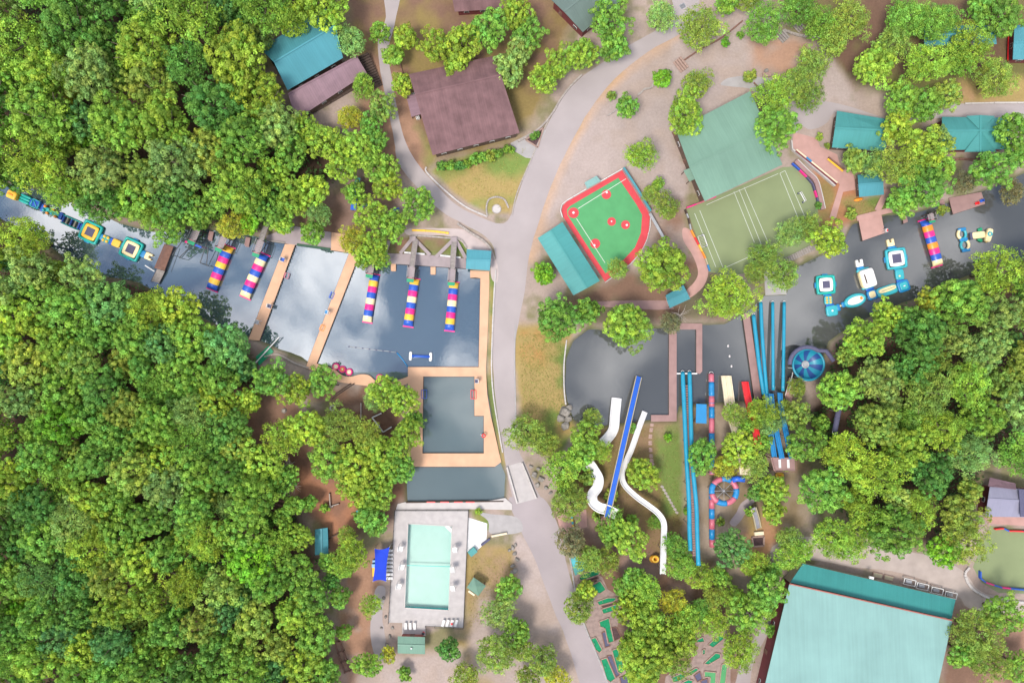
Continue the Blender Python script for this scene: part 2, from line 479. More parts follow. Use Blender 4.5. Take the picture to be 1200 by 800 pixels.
paint([(345, 560), (400, 535), (425, 590), (412, 650), (395, 680), (385, 640)], CLAY, [.22, .115, .075], 1.5, 2.5)
paint([(300, 405), (360, 425), (430, 445), (470, 450), (440, 480), (370, 470), (310, 450)], [.30, .24, .20], BROWN, 1, 1.5)
paint([(395, 690), (430, 640), (465, 620), (458, 730), (468, 765), (450, 815), (390, 815)], DIRT * .95, [.30, .17, .11], 1.5, 2.5)
paint([(345, 240), (440, 200), (470, 230), (440, 290), (345, 278)], [.22, .14, .11], BROWN, 1.5, 2)
paint([(430, 50), (480, 100), (500, 200), (430, 200), (415, 150)], [.33, .19, .125], BROWN, 1.5, 2)
paint([(600, 595), (640, 590), (665, 640), (760, 830), (880, 830), (860, 690), (760, 640), (690, 600)], [.26, .175, .145], BROWN, 1, 2)
paint([(905, 640), (1000, 625), (1130, 660), (1225, 690), (1225, 730), (1140, 730), (1120, 830), (1000, 640), (930, 660), (900, 830), (870, 830)], DIRT * 1.05, DIRT * .85, 1, 1.5)
paint([(1120, 710), (1225, 725), (1225, 830), (1090, 830)], [.33, .19, .13], BROWN, 1.5, 2)
paint([(550, 597), (566, 597), (580, 622), (565, 618)], GRASS, DRY, .5, .5)
paint([(600, 625), (612, 622), (632, 662), (652, 715), (672, 765), (690, 815), (640, 815), (628, 740), (606, 680)], SAND * 1.02, DIRT, .8, .8)
paint([(545, 745), (612, 690), (640, 740), (660, 815), (600, 815), (560, 790)], SAND * .95, DIRT, 1.5, 1.5)
paint([(450, 690), (458, 690), (460, 765), (540, 760), (540, 815), (440, 815)], DIRT * 1.05, SAND, 1.5, 1.5)
paint([(270, 455), (345, 452), (350, 520), (310, 535), (280, 505)], BROWN * 1.15, [.25, .13, .095], 1.5, 2)
ORANGE_EDGE = [(812, 30), (760, 62), (722, 93), (692, 130), (672, 165), (657, 195), (643, 230), (633, 262), (622, 300)]
dl = line_dist(smooth_path(ORANGE_EDGE, 6))
w = np.clip(1.0 - np.abs(dl - .3) / (1.2 + 2.2 * N1), 0, 1) * np.clip(.2 + N2, 0, 1) * .75
GC = GC * (1 - w[:, None]) + ORANGE * w[:, None]

S_L = sdf(LAKE); S_R = sdf(RIVER); S_P = sdf(POOL)
bank = np.minimum(S_L + (N2 - .5) * .6, S_R + (N2 - .5) * .6)
GZ = np.clip(WATER_Z + bank * 1.0, -1.9, 0.0)
GZ = np.where(S_P < .45, -3.2, GZ)
wf = np.zeros(len(GP))
for F in (F_UPPER_LEFT, F_LOWER_LEFT, F_RIGHT):
    wf = np.maximum(wf, np.clip(-sdf(F) / 6, 0, 1))
GZ += np.where(GZ > -.05, wf * (N1 - .3) * 1.6, 0)
far = np.maximum(np.abs(GP[:, 0]) - 150, np.abs(GP[:, 1]) - 104)
GC[far > 0] = np.array([.06, .075, .03])
wet = np.clip(1 - bank / 1.2, 0, 1) * (bank > -5)
GC = GC * (1 - .8 * wet[:, None]) + np.array([.075, .088, .034]) * (.8 * wet[:, None])

def make_ground():
    ny, nx = GX.shape
    idx = np.arange(nx * ny).reshape(ny, nx)
    quads = np.stack([idx[:-1, :-1], idx[:-1, 1:], idx[1:, 1:], idx[1:, :-1]], -1).reshape(-1, 4)
    me = bpy.data.meshes.new('ground')
    me.vertices.add(len(GP)); me.vertices.foreach_set('co', np.column_stack([GP, GZ]).astype(np.float32).ravel())
    me.loops.add(quads.size); me.loops.foreach_set('vertex_index', quads.ravel().astype(np.int32))
    me.polygons.add(len(quads)); me.polygons.foreach_set('loop_start', np.arange(0, quads.size, 4, dtype=np.int32))
    me.polygons.foreach_set('use_smooth', np.ones(len(quads), bool))
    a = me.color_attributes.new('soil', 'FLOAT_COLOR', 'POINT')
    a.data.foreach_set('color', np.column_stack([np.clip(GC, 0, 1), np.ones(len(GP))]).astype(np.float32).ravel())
    me.update(calc_edges=True); me.validate()
    m = bpy.data.materials.new('soil_mix'); m.use_nodes = True
    n, l = m.node_tree.nodes, m.node_tree.links; b = n['Principled BSDF']
    b.inputs['Roughness'].default_value = .95; b.inputs['Specular IOR Level'].default_value = .15
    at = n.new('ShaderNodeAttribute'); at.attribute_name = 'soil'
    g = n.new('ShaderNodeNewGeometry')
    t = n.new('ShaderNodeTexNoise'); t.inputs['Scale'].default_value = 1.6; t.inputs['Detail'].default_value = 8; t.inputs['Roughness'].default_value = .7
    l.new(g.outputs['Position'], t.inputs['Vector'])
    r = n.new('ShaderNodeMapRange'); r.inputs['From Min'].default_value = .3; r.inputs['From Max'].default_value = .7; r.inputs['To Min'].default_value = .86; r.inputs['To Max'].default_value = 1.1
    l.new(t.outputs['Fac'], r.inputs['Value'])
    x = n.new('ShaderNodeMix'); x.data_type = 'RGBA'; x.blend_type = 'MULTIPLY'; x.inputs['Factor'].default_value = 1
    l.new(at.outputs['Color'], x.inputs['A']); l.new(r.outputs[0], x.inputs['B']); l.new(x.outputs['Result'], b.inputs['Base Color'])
    bp = n.new('ShaderNodeBump'); bp.inputs['Strength'].default_value = .5; bp.inputs['Distance'].default_value = .15
    l.new(t.outputs['Fac'], bp.inputs['Height']); l.new(bp.outputs[0], b.inputs['Normal'])
    me.materials.append(m)
    return structure(link(bpy.data.objects.new('ground', me)))
make_ground()

def water_mat(name, deep, ior, rough):
    m = bpy.data.materials.new(name); m.use_nodes = True
    n, l = m.node_tree.nodes, m.node_tree.links; b = n['Principled BSDF']
    b.inputs['Base Color'].default_value = (*deep, 1); b.inputs['Roughness'].default_value = rough; b.inputs['IOR'].default_value = ior
    b.inputs['Specular IOR Level'].default_value = .5
    g = n.new('ShaderNodeNewGeometry'); t = n.new('ShaderNodeTexNoise'); t.inputs['Scale'].default_value = .9; t.inputs['Detail'].default_value = 4
    l.new(g.outputs['Position'], t.inputs['Vector'])
    bp = n.new('ShaderNodeBump'); bp.inputs['Strength'].default_value = .025; bp.inputs['Distance'].default_value = .1
    l.new(t.outputs['Fac'], bp.inputs['Height']); l.new(bp.outputs[0], b.inputs['Normal'])
    t2 = n.new('ShaderNodeTexNoise'); t2.inputs['Scale'].default_value = .05; t2.inputs['Detail'].default_value = 3
    l.new(g.outputs['Position'], t2.inputs['Vector'])
    rp = n.new('ShaderNodeValToRGB'); rp.color_ramp.elements[0].color = (*[v * .8 for v in deep], 1); rp.color_ramp.elements[1].color = (*[v * 1.2 for v in deep], 1)
    l.new(t2.outputs['Fac'], rp.inputs[0]); l.new(rp.outputs[0], b.inputs['Base Color'])
    MATS[name] = m
water_mat('lake_water', (.055, .086, .105), 3.3, .03)
water_mat('river_water', (.070, .071, .068), 2.0, .05)
water_mat('swim_water', (.085, .115, .116), 1.95, .04)

structure(MB().sheet([P(-60, 190), P(598, 190), P(598, 436), P(-60, 436)], WATER_Z).build('lake', 'lake_water'))
structure(MB().sheet([P(335, 436), P(598, 436), P(598, 592), P(335, 592)], WATER_Z).build('lake', 'swim_water'))
structure(MB().sheet([P(655, 188), P(1260, 188), P(1260, 505), P(655, 505)], WATER_Z).build('river', 'river_water'))

def flat(name, pix, m, z, step=5, jit=.25, smooth=True):
    return structure(MB().sheet(outline(pix, 0, step, jit, smooth), z).build(name, m))

flat('road', [(786, -15), (790, 15), (775, 32), (738, 53), (703, 76), (680, 92), (658, 116), (640, 150), (624, 182), (609, 222), (598, 254), (586, 262), (562, 254), (536, 241), (512, 218), (492, 195), (476, 168), (466, 130), (459, 90), (455, 60), (462, 30), (470, -15),
     (450, -15), (452, 20), (443, 50), (446, 85), (454, 125), (462, 165), (466, 190), (482, 212), (502, 234), (524, 252), (548, 265), (570, 278), (580, 296), (580, 330), (577, 380), (578, 430), (582, 480), (592, 540), (600, 580), (614, 620), (630, 660), (650, 712), (668, 755), (688, 815),
     (722, 815), (700, 765), (682, 725), (670, 690), (662, 655), (652, 610), (632, 580), (618, 548), (606, 520), (605, 480), (604, 440), (604, 400), (609, 372), (615, 340), (620, 300), (632, 258), (642, 228), (656, 194), (671, 164), (691, 129), (721, 92), (759, 61), (797, 40), (815, 20), (818, -15)], 'asphalt', .02, 4, .3)
flat('road', [(596, 585), (612, 583), (636, 583), (652, 612), (664, 660), (684, 728), (702, 770), (724, 817), (688, 817), (664, 750), (648, 712), (628, 658), (610, 620)], 'asphalt_dark', .026, 4, .3)
flat('driveway', [(560, 600), (575, 602), (606, 606), (612, 622), (590, 626), (574, 624), (572, 610)], 'concrete', .03, 4, .2)
flat('bridge_deck', [(594, 546), (611, 541), (628, 584), (606, 590)], 'pool_deck', .034, 1, 0, False)
flat('path', [(895, 120), (945, 118), (985, 122), (1040, 138), (1040, 122), (1100, 122), (1225, 121), (1225, 137), (1110, 138), (1045, 142), (985, 130), (968, 145), (950, 152), (936, 145)], 'asphalt', .02, 4, .3)
flat('path', [(845, 100), (878, 104), (895, 120), (915, 150), (935, 155), (930, 110), (900, 92), (860, 90)], 'concrete', .018, 4, .4)
flat('path', [(930, 155), (957, 162), (961, 172), (981, 181), (985, 196), (1000, 205), (1004, 222), (988, 225), (979, 258), (972, 255), (984, 216), (928, 174)], 'pink_deck', .03, 1, 0, False)
flat('path', [(800, 268), (808, 269), (817, 282), (828, 305), (830, 320), (824, 336), (808, 349), (803, 342), (814, 330), (818, 318), (812, 300), (801, 282)], 'pink_deck', .03, 4, 0)
flat('path', [(742, 352), (785, 352), (790, 362), (770, 363), (700, 359), (700, 353)], 'mauve_deck', .03, 1, 0, False)
flat('path', [(905, 640), (945, 628), (1000, 637), (1060, 645), (1105, 655), (1132, 672), (1146, 690), (1170, 699), (1225, 706), (1225, 722), (1180, 718), (1135, 712), (1120, 696), (1060, 672), (1000, 664), (945, 655), (912, 664)], 'dirt_road', .02, 4, .4)
flat('path', [(535, 268), (552, 272), (572, 288), (583, 310), (583, 330), (576, 326), (572, 300), (548, 292), (540, 283), (520, 276), (480, 276), (480, 268)], 'pale_paving', .028, 4, 0)
flat('path', [(440, 690), (452, 690), (448, 720), (452, 750), (452, 770), (440, 770), (434, 735)], 'asphalt', .02, 4, .3)
flat('path', [(862, 800), (872, 765), (888, 740), (900, 700), (908, 702), (898, 745), (884, 770), (876, 815), (862, 815)], 'asphalt', .02, 3, .3)
flat('path', [(868, 590), (876, 584), (888, 583), (880, 592), (872, 604), (862, 616), (855, 612), (863, 600)], 'grey_deck', .02, 3, .3)
flat('patio', [(651, 597), (669, 597), (672, 622), (664, 630), (655, 615)], 'pink_deck', .03, 1, 0, False)
flat('patio', [(672, 597), (687, 597), (688, 617), (675, 621)], 'pink_deck', .03, 1, 0, False)
flat('pavement', [(549, 606), (571, 613), (570, 634), (558, 646), (547, 646)], 'white', .028, 1, 0, False)
flat('pavement', [(895, 318), (918, 318), (922, 345), (897, 346)], 'concrete', .022, 1, 0, False)
flat('pavement', [(598, 168), (618, 158), (634, 150), (640, 153), (624, 186), (616, 185), (604, 178)], 'concrete', .028, 1, 0, False)


# ------------------------------------------------------------------ trees
def leaf_material():
    m = bpy.data.materials.new('foliage'); m.use_nodes = True
    n, l = m.node_tree.nodes, m.node_tree.links; b = n['Principled BSDF']
    b.inputs['Roughness'].default_value = .6; b.inputs['Specular IOR Level'].default_value = .25
    oi = n.new('ShaderNodeObjectInfo'); at = n.new('ShaderNodeAttribute'); at.attribute_name = 'tone'
    x = n.new('ShaderNodeMix'); x.data_type = 'RGBA'; x.blend_type = 'MULTIPLY'; x.inputs['Factor'].default_value = 1
    l.new(oi.outputs['Color'], x.inputs['A']); l.new(at.outputs['Color'], x.inputs['B'])
    l.new(x.outputs['Result'], b.inputs['Base Color'])
    tr = n.new('ShaderNodeBsdfTranslucent'); l.new(x.outputs['Result'], tr.inputs['Color'])
    ms = n.new('ShaderNodeMixShader'); ms.inputs[0].default_value = .2
    l.new(b.outputs[0], ms.inputs[1]); l.new(tr.outputs[0], ms.inputs[2])
    l.new(ms.outputs[0], n['Material Output'].inputs['Surface'])
    MATS['foliage'] = m
leaf_material()

def quads_mesh(name, V, T, m):
    me = bpy.data.meshes.new(name); nq = len(V) // 4
    me.vertices.add(len(V)); me.vertices.foreach_set('co', V.astype(np.float32).ravel())
    me.loops.add(len(V)); me.loops.foreach_set('vertex_index', np.arange(len(V), dtype=np.int32))
    me.polygons.add(nq); me.polygons.foreach_set('loop_start', np.arange(0, len(V), 4, dtype=np.int32))
    a = me.color_attributes.new('tone', 'FLOAT_COLOR', 'POINT')
    a.data.foreach_set('color', np.column_stack([np.repeat(T, 4, 0), np.ones(len(V))]).astype(np.float32).ravel())
    me.update(calc_edges=True)
    me.materials.append(M[m])
    return me

def leaf_quads(C, N, S, r):
    """Leaf faces at C with normals N and sizes S, turned at random about their normal."""
    N = N / np.maximum(np.linalg.norm(N, axis=1, keepdims=True), 1e-6)
    A = r.normal(size=C.shape); A -= (A * N).sum(1, keepdims=True) * N
    A /= np.maximum(np.linalg.norm(A, axis=1, keepdims=True), 1e-6); B = np.cross(N, A)
    s = S[:, None]; asp = r.uniform(.55, .95, (len(C), 1))
    q = np.stack([C - A * s, C - B * s * asp * .9, C + A * s, C + B * s * asp], 1)
    return q.reshape(-1, 3)

def crown_mesh(seed, R, style):
    r = np.random.RandomState(seed)
    C = []; N = []; S = []; T = []
    nl = (r.randint(9, 13) if R > 6 else r.randint(7, 10)) if style != 'shrub' else 5
    lobes = [(np.array([r.uniform(-.1, .1) * R, r.uniform(-.1, .1) * R, 0.16 * R]), .44 * R)]
    a0 = r.rand() * 6.28
    for k in range(nl):
        a = a0 + 2 * math.pi * (k + r.uniform(-.28, .28)) / nl
        d = r.uniform(.36, .78) * R
        lobes.append((np.array([math.cos(a) * d, math.sin(a) * d, r.uniform(-.36, .08) * R]), r.uniform(.22, .38) * R))
    fine = style == 'fine'
    for lc, lr in lobes:
        m = int((10.5 if not fine else 14) * (lr / (.4 * R)) ** 1.6 * (R / 5.5) ** 1.1) + 3
        lobe_tone = r.uniform(.78, 1.2)
        for i in range(m):
            z = 1 - (i + r.rand()) / m * 1.15
            z = max(-.3, z); ph = i * 2.39996 + r.uniform(-.5, .5); rr = math.sqrt(max(0, 1 - z * z))
            d = np.array([math.cos(ph) * rr, math.sin(ph) * rr, z])
            c = lc + d * lr * np.array([1, 1, .78]) * r.uniform(.74, 1.16)
            rc = r.uniform(.52, 1.0) * (.95 if not fine else .8) * min(1.25, (R / 5.5) ** .4)
            k = int((56 if not fine else 46) * rc * rc + 12)
            ld = r.normal(size=(k, 3)); ld /= np.linalg.norm(ld, axis=1, keepdims=True)
            ld = ld + d * .45 + np.array([0, 0, .35]); ld /= np.linalg.norm(ld, axis=1, keepdims=True)
            pos = c + ld * rc * r.uniform(.70, 1.05, (k, 1)) * np.array([1, 1, .8])
            if fine: pos += r.normal(size=(k, 3)) * .22
            C.append(pos); N.append(ld * 1.0 + r.normal(size=(k, 3)) * (.3 if not fine else .42) + np.array([0, 0, .12]))
            S.append(r.uniform(.14, .29, k) if not fine else r.uniform(.11, .23, k))
            t = lobe_tone * r.uniform(.62, 1.3); warm = r.uniform(-.2, .2)
            base = np.array([1 + warm, 1.0, 1 - warm * .8]) * t
            T.append(base * r.uniform(.8, 1.2, (k, 1)))
    k = int(500 * (R / 5.5) ** 2)
    ph = r.rand(k) * 6.283; rd = np.sqrt(r.rand(k)) * R * .8
    C.append(np.column_stack([np.cos(ph) * rd, np.sin(ph) * rd, r.uniform(-.5, -.22, k) * R])); N.append(r.normal(size=(k, 3)) + np.array([0, 0, 1.0]))
    S.append(r.uniform(.25, .5, k)); T.append(np.ones((k, 3)) * r.uniform(.7, 1.1, (k, 1)))
    C = np.concatenate(C); N = np.concatenate(N); S = np.concatenate(S); T = np.concatenate(T)
    return quads_mesh('crown', leaf_quads(C, N, S, r), T, 'foliage')

def trunk_mesh(seed, R, h):
    """Tapered trunk with limbs; the crown's centre is at height h."""
    r = random.Random(seed); b = MB()
    x = y = 0.0; pts = []
    for i in range(6):
        pts.append((x, y, h * i / 5 - .3 * (i == 0))); x += r.uniform(-.12, .12); y += r.uniform(-.12, .12)
    r0 = .055 * R + .06
    b.tube(pts, [r0 * (1.25 if i == 0 else 1 - .13 * i) for i in range(6)], 8)
    for k in range(6):
        a = k * 1.05 + r.uniform(-.3, .3); z0 = h * r.uniform(.45, .8); L = R * r.uniform(.55, .85)
        p0 = Vector((pts[3][0] * .7, pts[3][1] * .7, z0)); p2 = Vector((math.cos(a) * L, math.sin(a) * L, h + r.uniform(-.15, .12) * R))
        p1 = p0.lerp(p2, .5) + Vector((0, 0, -.08 * R))
        b.tube([p0, p1, p2], [r0 * .5, r0 * .34, r0 * .1], 6)
    me = bpy.data.meshes.new('trunk'); me.from_pydata(b.v, [], b.f); me.materials.append(M['bark'])
    me.polygons.foreach_set('use_smooth', [True] * len(me.polygons))
    return me

PROTO = {}
def protos(key, R, style, n, seed):
    PROTO[key] = [(crown_mesh(seed + i, R, style), trunk_mesh(seed + i, R, R * 1.25 + (.2 if style == 'shrub' else 1.8)), R, R * 1.25 + (.2 if style == 'shrub' else 1.8)) for i in range(n)]
protos('big', 7.4, 'broad', 5, 100)
protos('mid', 5.4, 'broad', 6, 200)
protos('small', 3.4, 'broad', 5, 300)
protos('finebig', 6.6, 'fine', 4, 400)
protos('finemid', 4.6, 'fine', 4, 500)
protos('shrub', 1.7, 'shrub', 4, 600)

LEAF = {'lime': (.315, .475, .052), 'green': (.215, .41, .055), 'olive': (.285, .395, .062), 'deep': (.135, .31, .052), 'blue': (.16, .355, .088), 'yellow': (.48, .48, .045), 'pale': (.285, .44, .105), 'brown': (.25, .235, .10), 'vivid': (.19, .42, .028)}
LEAFNAME = {'lime': 'lime green', 'green': 'mid green', 'olive': 'olive green', 'deep': 'deep green', 'blue': 'bluish green', 'yellow': 'yellow', 'pale': 'pale green', 'brown': 'brownish', 'vivid': 'vivid green'}
LANDMARKS = [((120, 60), 'the corner wood'), ((40, 240), 'the left end of the inflatable obstacle course'), ((150, 290), 'the cream bordered trampoline'), ((193, 302), 'the brown plank footbridge'), ((262, 310), 'the leftmost striped water blob'), ((355, 65), 'the teal lodge roof'),
    ((385, 105), 'the plum porch roof'), ((545, 125), 'the big brown hall roof'), ((700, 20), 'the grey green roof at the top edge'), ((700, 270), 'the green baseball field'), ((665, 303), 'the long dugout roof'), ((852, 172), 'the sea green hall roof'), ((880, 255), 'the olive turf court'),
    ((1008, 152), 'the teal cabin roof'), ((1140, 156), 'the cross gabled teal roof'), ((1020, 221), 'the small boathouse roof'), ((1092, 285), 'the rightmost striped water blob'), ((1133, 238), 'the wide mauve swimming dock'), ((946, 427), 'the round bowl slide'), ((848, 574), 'the spiral striped tube'),
    ((730, 520), 'the dark blue straight slide'), ((810, 560), 'the twin cyan slides'), ((503, 665), 'the swimming pool'), ((1010, 740), 'the huge mint roof'), ((1175, 590), 'the lavender roof'), ((715, 735), 'the mini golf greens'), ((820, 770), 'the lower mini golf greens'), ((530, 490), 'the square swim bay'),
    ((485, 350), 'the middle striped blob'), ((320, 340), 'the left orange dock'), ((380, 570), 'the orange clay clearing'), ((425, 465), 'the round pink floats'), ((605, 565), 'the road bridge'), ((720, 440), 'the round pond'), ((1170, 650), 'the corner turf court'), ((100, 560), 'the middle of the big wood'),
    ((150, 720), 'the lower part of the big wood'), ((60, 420), 'the upper part of the big wood'), ((260, 480), 'the ropes course path'), ((1080, 470), 'the wood on the far bank'), ((450, 240), 'the blue bench canopy'), ((210, 150), 'the middle of the upper wood')]
TREES = []     # (px, py, r_px, style, colour, forest?)

def T(s, style=None):
    for e in s.split(';'):
        a = e.split()
        if len(a) < 4: continue
        TREES.append((float(a[0]), float(a[1]), float(a[2]), a[4] if len(a) > 4 else 'b', a[3], False))
# beside the lodge, the brown hall and along the top edge
T('411 47 20 pale f;445 38 16 green;475 42 19 lime;460 62 16 lime;472 97 14 lime;424 98 17 lime f;446 122 21 olive;407 135 18 yellow f;433 145 16 green;510 52 24 lime;541 48 26 lime;572 32 25 green;533 74 18 lime;604 14 24 lime;618 38 21 green;597 82 23 pale;608 58 18 pale;'
  '655 72 21 lime;636 92 20 lime;682 60 23 lime;714 24 27 green;719 55 19 green;775 17 20 pale f;822 30 31 olive f;852 4 15 green;897 26 26 green f;878 -4 18 olive f;777 90 13 vivid;735 124 17 green;717 111 7 olive s;816 98 21 olive f;805 132 29 lime;752 181 19 lime f;911 146 30 green;'
  '771 216 9 green;781 241 19 olive f;764 226 13 olive f;905 112 22 lime f;932 96 23 olive f;951 110 20 olive f;956 72 22 olive f;978 50 21 olive f;1000 18 28 olive f;938 8 22 green f;962 28 22 green f;1026 75 27 lime;1063 20 27 green f;1047 52 26 olive f;1092 24 25 green f;1112 18 18 green f;'
  '1088 72 30 lime f;1140 52 27 lime f;1126 72 20 green f;1178 14 30 green;1150 6 18 green;1172 88 26 olive f;1060 116 24 green;1088 122 27 green;1113 110 20 olive;1058 148 24 lime;1082 172 28 lime;1048 192 27 olive f;1102 162 20 pale;1087 216 31 green;1062 236 19 green;1166 196 27 green;1190 152 24 green;'
  '1197 180 18 green;1004 186 19 olive;1026 192 19 pale f;1134 214 15 brown f;1190 225 18 brown f;1075 196 18 lime;1105 196 18 green;'
  '880 90 9 olive s;850 50 6 vivid s;868 40 5 green s;595 175 6 green s')
# around the ball field, the courts and the round pond
T('638 321 15 vivid;655 374 30 green;690 364 19 green;736 380 32 lime;778 311 37 lime;725 315 17 olive f;856 346 33 lime f;788 379 16 brown f;896 300 21 olive f;919 322 22 olive f;976 281 26 lime;928 274 19 pale f;950 266 18 olive f;886 318 16 olive f;'
  '618 507 24 olive f;640 522 18 olive f;660 550 24 lime f;686 513 21 lime;703 528 13 lime f;668 588 25 olive f;694 488 13 olive f;680 535 18 green;754 556 21 lime;783 512 6 vivid s;824 534 22 green;866 526 22 lime;860 484 17 olive f;892 484 19 lime f;886 546 21 olive f;850 547 16 yellow f;'
  '888 578 14 deep;906 574 20 lime;858 643 27 blue;904 497 18 pale f;938 488 21 olive;944 522 23 green;920 478 12 olive f;966 575 30 green;876 500 12 green;895 520 14 green;935 455 12 olive f;922 545 10 olive f')
# mini golf and the lower edge
T('670 638 21 brown f;690 655 21 olive f;712 658 18 olive f;738 634 26 lime;716 624 17 green;735 716 18 lime;731 690 15 green;738 762 19 lime;804 728 19 lime f;776 748 20 lime;820 716 15 green f;718 612 19 green f;758 690 22 lime f;790 640 20 green f;770 612 12 green f;800 664 22 green f;822 678 20 lime f;748 702 21 lime;678 717 23 olive f;686 692 14 lime;750 748 22 green;760 730 26 lime;744 678 16 green;792 708 19 yellow f;'
  '756 770 33 lime;752 786 19 lime;800 750 26 lime;792 776 23 olive f;868 764 26 lime f;880 720 28 green;898 692 26 green;862 702 19 lime f;884 662 18 lime f;906 672 14 green;838 732 19 lime f;752 800 20 lime;838 700 16 olive f;845 676 14 green;905 740 8 green;902 716 10 green;'
  '584 720 21 pale f;582 770 31 olive f;526 761 17 deep;455 768 10 yellow;430 782 20 green;597 690 16 green;606 742 20 green;612 764 18 olive f;636 776 20 olive f;652 797 18 yellow f;620 797 18 olive f;545 795 18 olive f;474 790 9 green s;'
  '440 614 16 green;411 650 21 lime f;404 666 17 lime f;430 604 19 green;440 580 22 lime;434 710 16 lime f;405 628 14 olive f;398 700 14 green;402 742 12 green')
# the thicket between the ropes course and the swim bay, and along the lake's edge
T('376 446 20 green;345 456 21 lime;314 446 27 green;452 458 26 lime;472 468 22 lime;436 470 14 pale f;334 512 24 lime f;360 502 26 lime;396 500 28 olive f;430 512 24 olive f;384 542 25 green;420 546 27 lime;450 530 23 lime;476 510 23 lime;484 492 14 green;470 548 20 green;410 568 16 lime;'
  '428 584 22 lime;452 558 20 lime;303 545 28 lime;330 562 20 green;362 590 11 green;290 470 18 lime;330 606 15 green;322 640 24 lime f;346 628 20 lime;345 670 26 green;365 700 26 green;340 720 26 lime;370 745 24 green;355 780 26 lime;383 790 18 green;385 660 14 green;388 682 12 deep;'
  '312 240 24 green;340 234 26 lime;362 222 26 lime;372 250 20 pale f;366 272 18 green;330 262 16 lime;400 195 22 lime;416 225 16 green;442 194 26 lime;452 216 22 lime;490 238 25 green;432 250 23 lime;458 262 21 green;412 282 18 yellow f;438 288 21 lime;425 302 14 lime;445 304 12 lime;'
  '268 264 20 yellow f;290 262 14 vivid;230 255 18 green;172 250 19 lime f;196 266 24 green;64 222 25 lime f;245 240 24 green;118 238 26 deep;150 235 26 green;92 226 20 green;15 205 22 deep;380 165 24 lime;355 150 20 lime;415 172 22 lime;440 165 16 green;340 180 24 green;320 200 22 lime;'
  '940 646 17 lime f;978 630 26 lime f;998 642 20 lime f;1050 622 36 green;1082 600 28 lime f;1106 646 21 vivid;1136 636 33 olive f;1130 602 28 olive;1180 722 26 green;1150 745 31 olive f;1162 776 28 olive f;1132 768 20 green;1196 782 20 green;926 655 19 lime f;908 600 16 lime;925 632 16 olive f;1022 612 26 lime f')
# shrubs and hedges
T('548 190 7 green s;556 186 8 green s;565 183 8 green s;574 183 8 olive s;584 180 6 green s;600 175 5 green s;626 160 5 deep s;630 156 4 deep s;518 194 7 deep s;528 194 7 green s;538 194 7 deep s;962 160 5 olive s;970 170 4 olive s;700 605 8 olive s;845 612 7 olive s;806 600 6 green s;'
  '960 240 5 deep s;380 596 6 green s;560 600 5 lime s;1000 250 8 olive s;740 610 8 green s;716 584 10 olive s;690 560 10 olive s;662 572 12 olive s;1104 246 7 olive s;880 600 7 green s;740 500 6 green s')

def inside(poly, x, y):
    r = False; n = len(poly)
    for i in range(n):
        x1, y1 = poly[i]; x2, y2 = poly[(i + 1) % n]
        if (y1 > y) != (y2 > y) and x < (x2 - x1) * (y - y1) / (y2 - y1) + x1: r = not r
    return r

def forest(poly, rmin, rmax, tries, seed, weights, fine_p, gap=.60):
    r = random.Random(seed); out = []
    x0 = min(p[0] for p in poly); x1 = max(p[0] for p in poly); y0 = min(p[1] for p in poly); y1 = max(p[1] for p in poly)
    names = list(weights); ws = [weights[k] for k in names]
    near = [t for t in TREES]
    for i in range(tries):
        rad = rmax - (rmax - rmin) * (i / tries) ** .7 + r.uniform(-3, 3)
        x, y = r.uniform(x0, x1), r.uniform(y0, y1)
        if not inside(poly, x, y): continue
        if math.hypot(x - 946, y - 427) < rad + 21 or math.hypot(x - 981, y - 488) < rad + 4: continue      # the bowl slide stands clear
        ok = True
        for t in near:
            if (t[0] - x) ** 2 + (t[1] - y) ** 2 < (gap * (t[2] + rad)) ** 2: ok = False; break
        if not ok: continue
        c = r.choices(names, ws)[0]
        t = (x, y, rad, 'f' if r.random() < fine_p else 'b', c, True)
        near.append(t); out.append(t)
    TREES.extend(out)
    return len(out)
nF = []
TREES += [(85, 112, 13, 'b', 'yellow', True), (152, 8, 13, 'b', 'vivid', True), (95, 165, 12, 'b', 'vivid', True)]
nF.append(forest(F_UPPER_LEFT, 20, 40, 5000, 11, {'lime': 5, 'green': 5, 'olive': 1.5, 'deep': 3, 'pale': 2, 'blue': 1.5}, .1))
nF.append(forest(F_LOWER_LEFT, 15, 29, 9000, 12, {'lime': 5, 'green': 6, 'olive': 2, 'deep': 2.5, 'pale': 1.5, 'blue': 2, 'vivid': .4}, .15))
nF.append(forest(F_RIGHT, 15, 32, 5000, 13, {'lime': 4, 'green': 5, 'olive': 5, 'deep': 2, 'pale': 2, 'blue': 1, 'yellow': .4}, .35, .69))

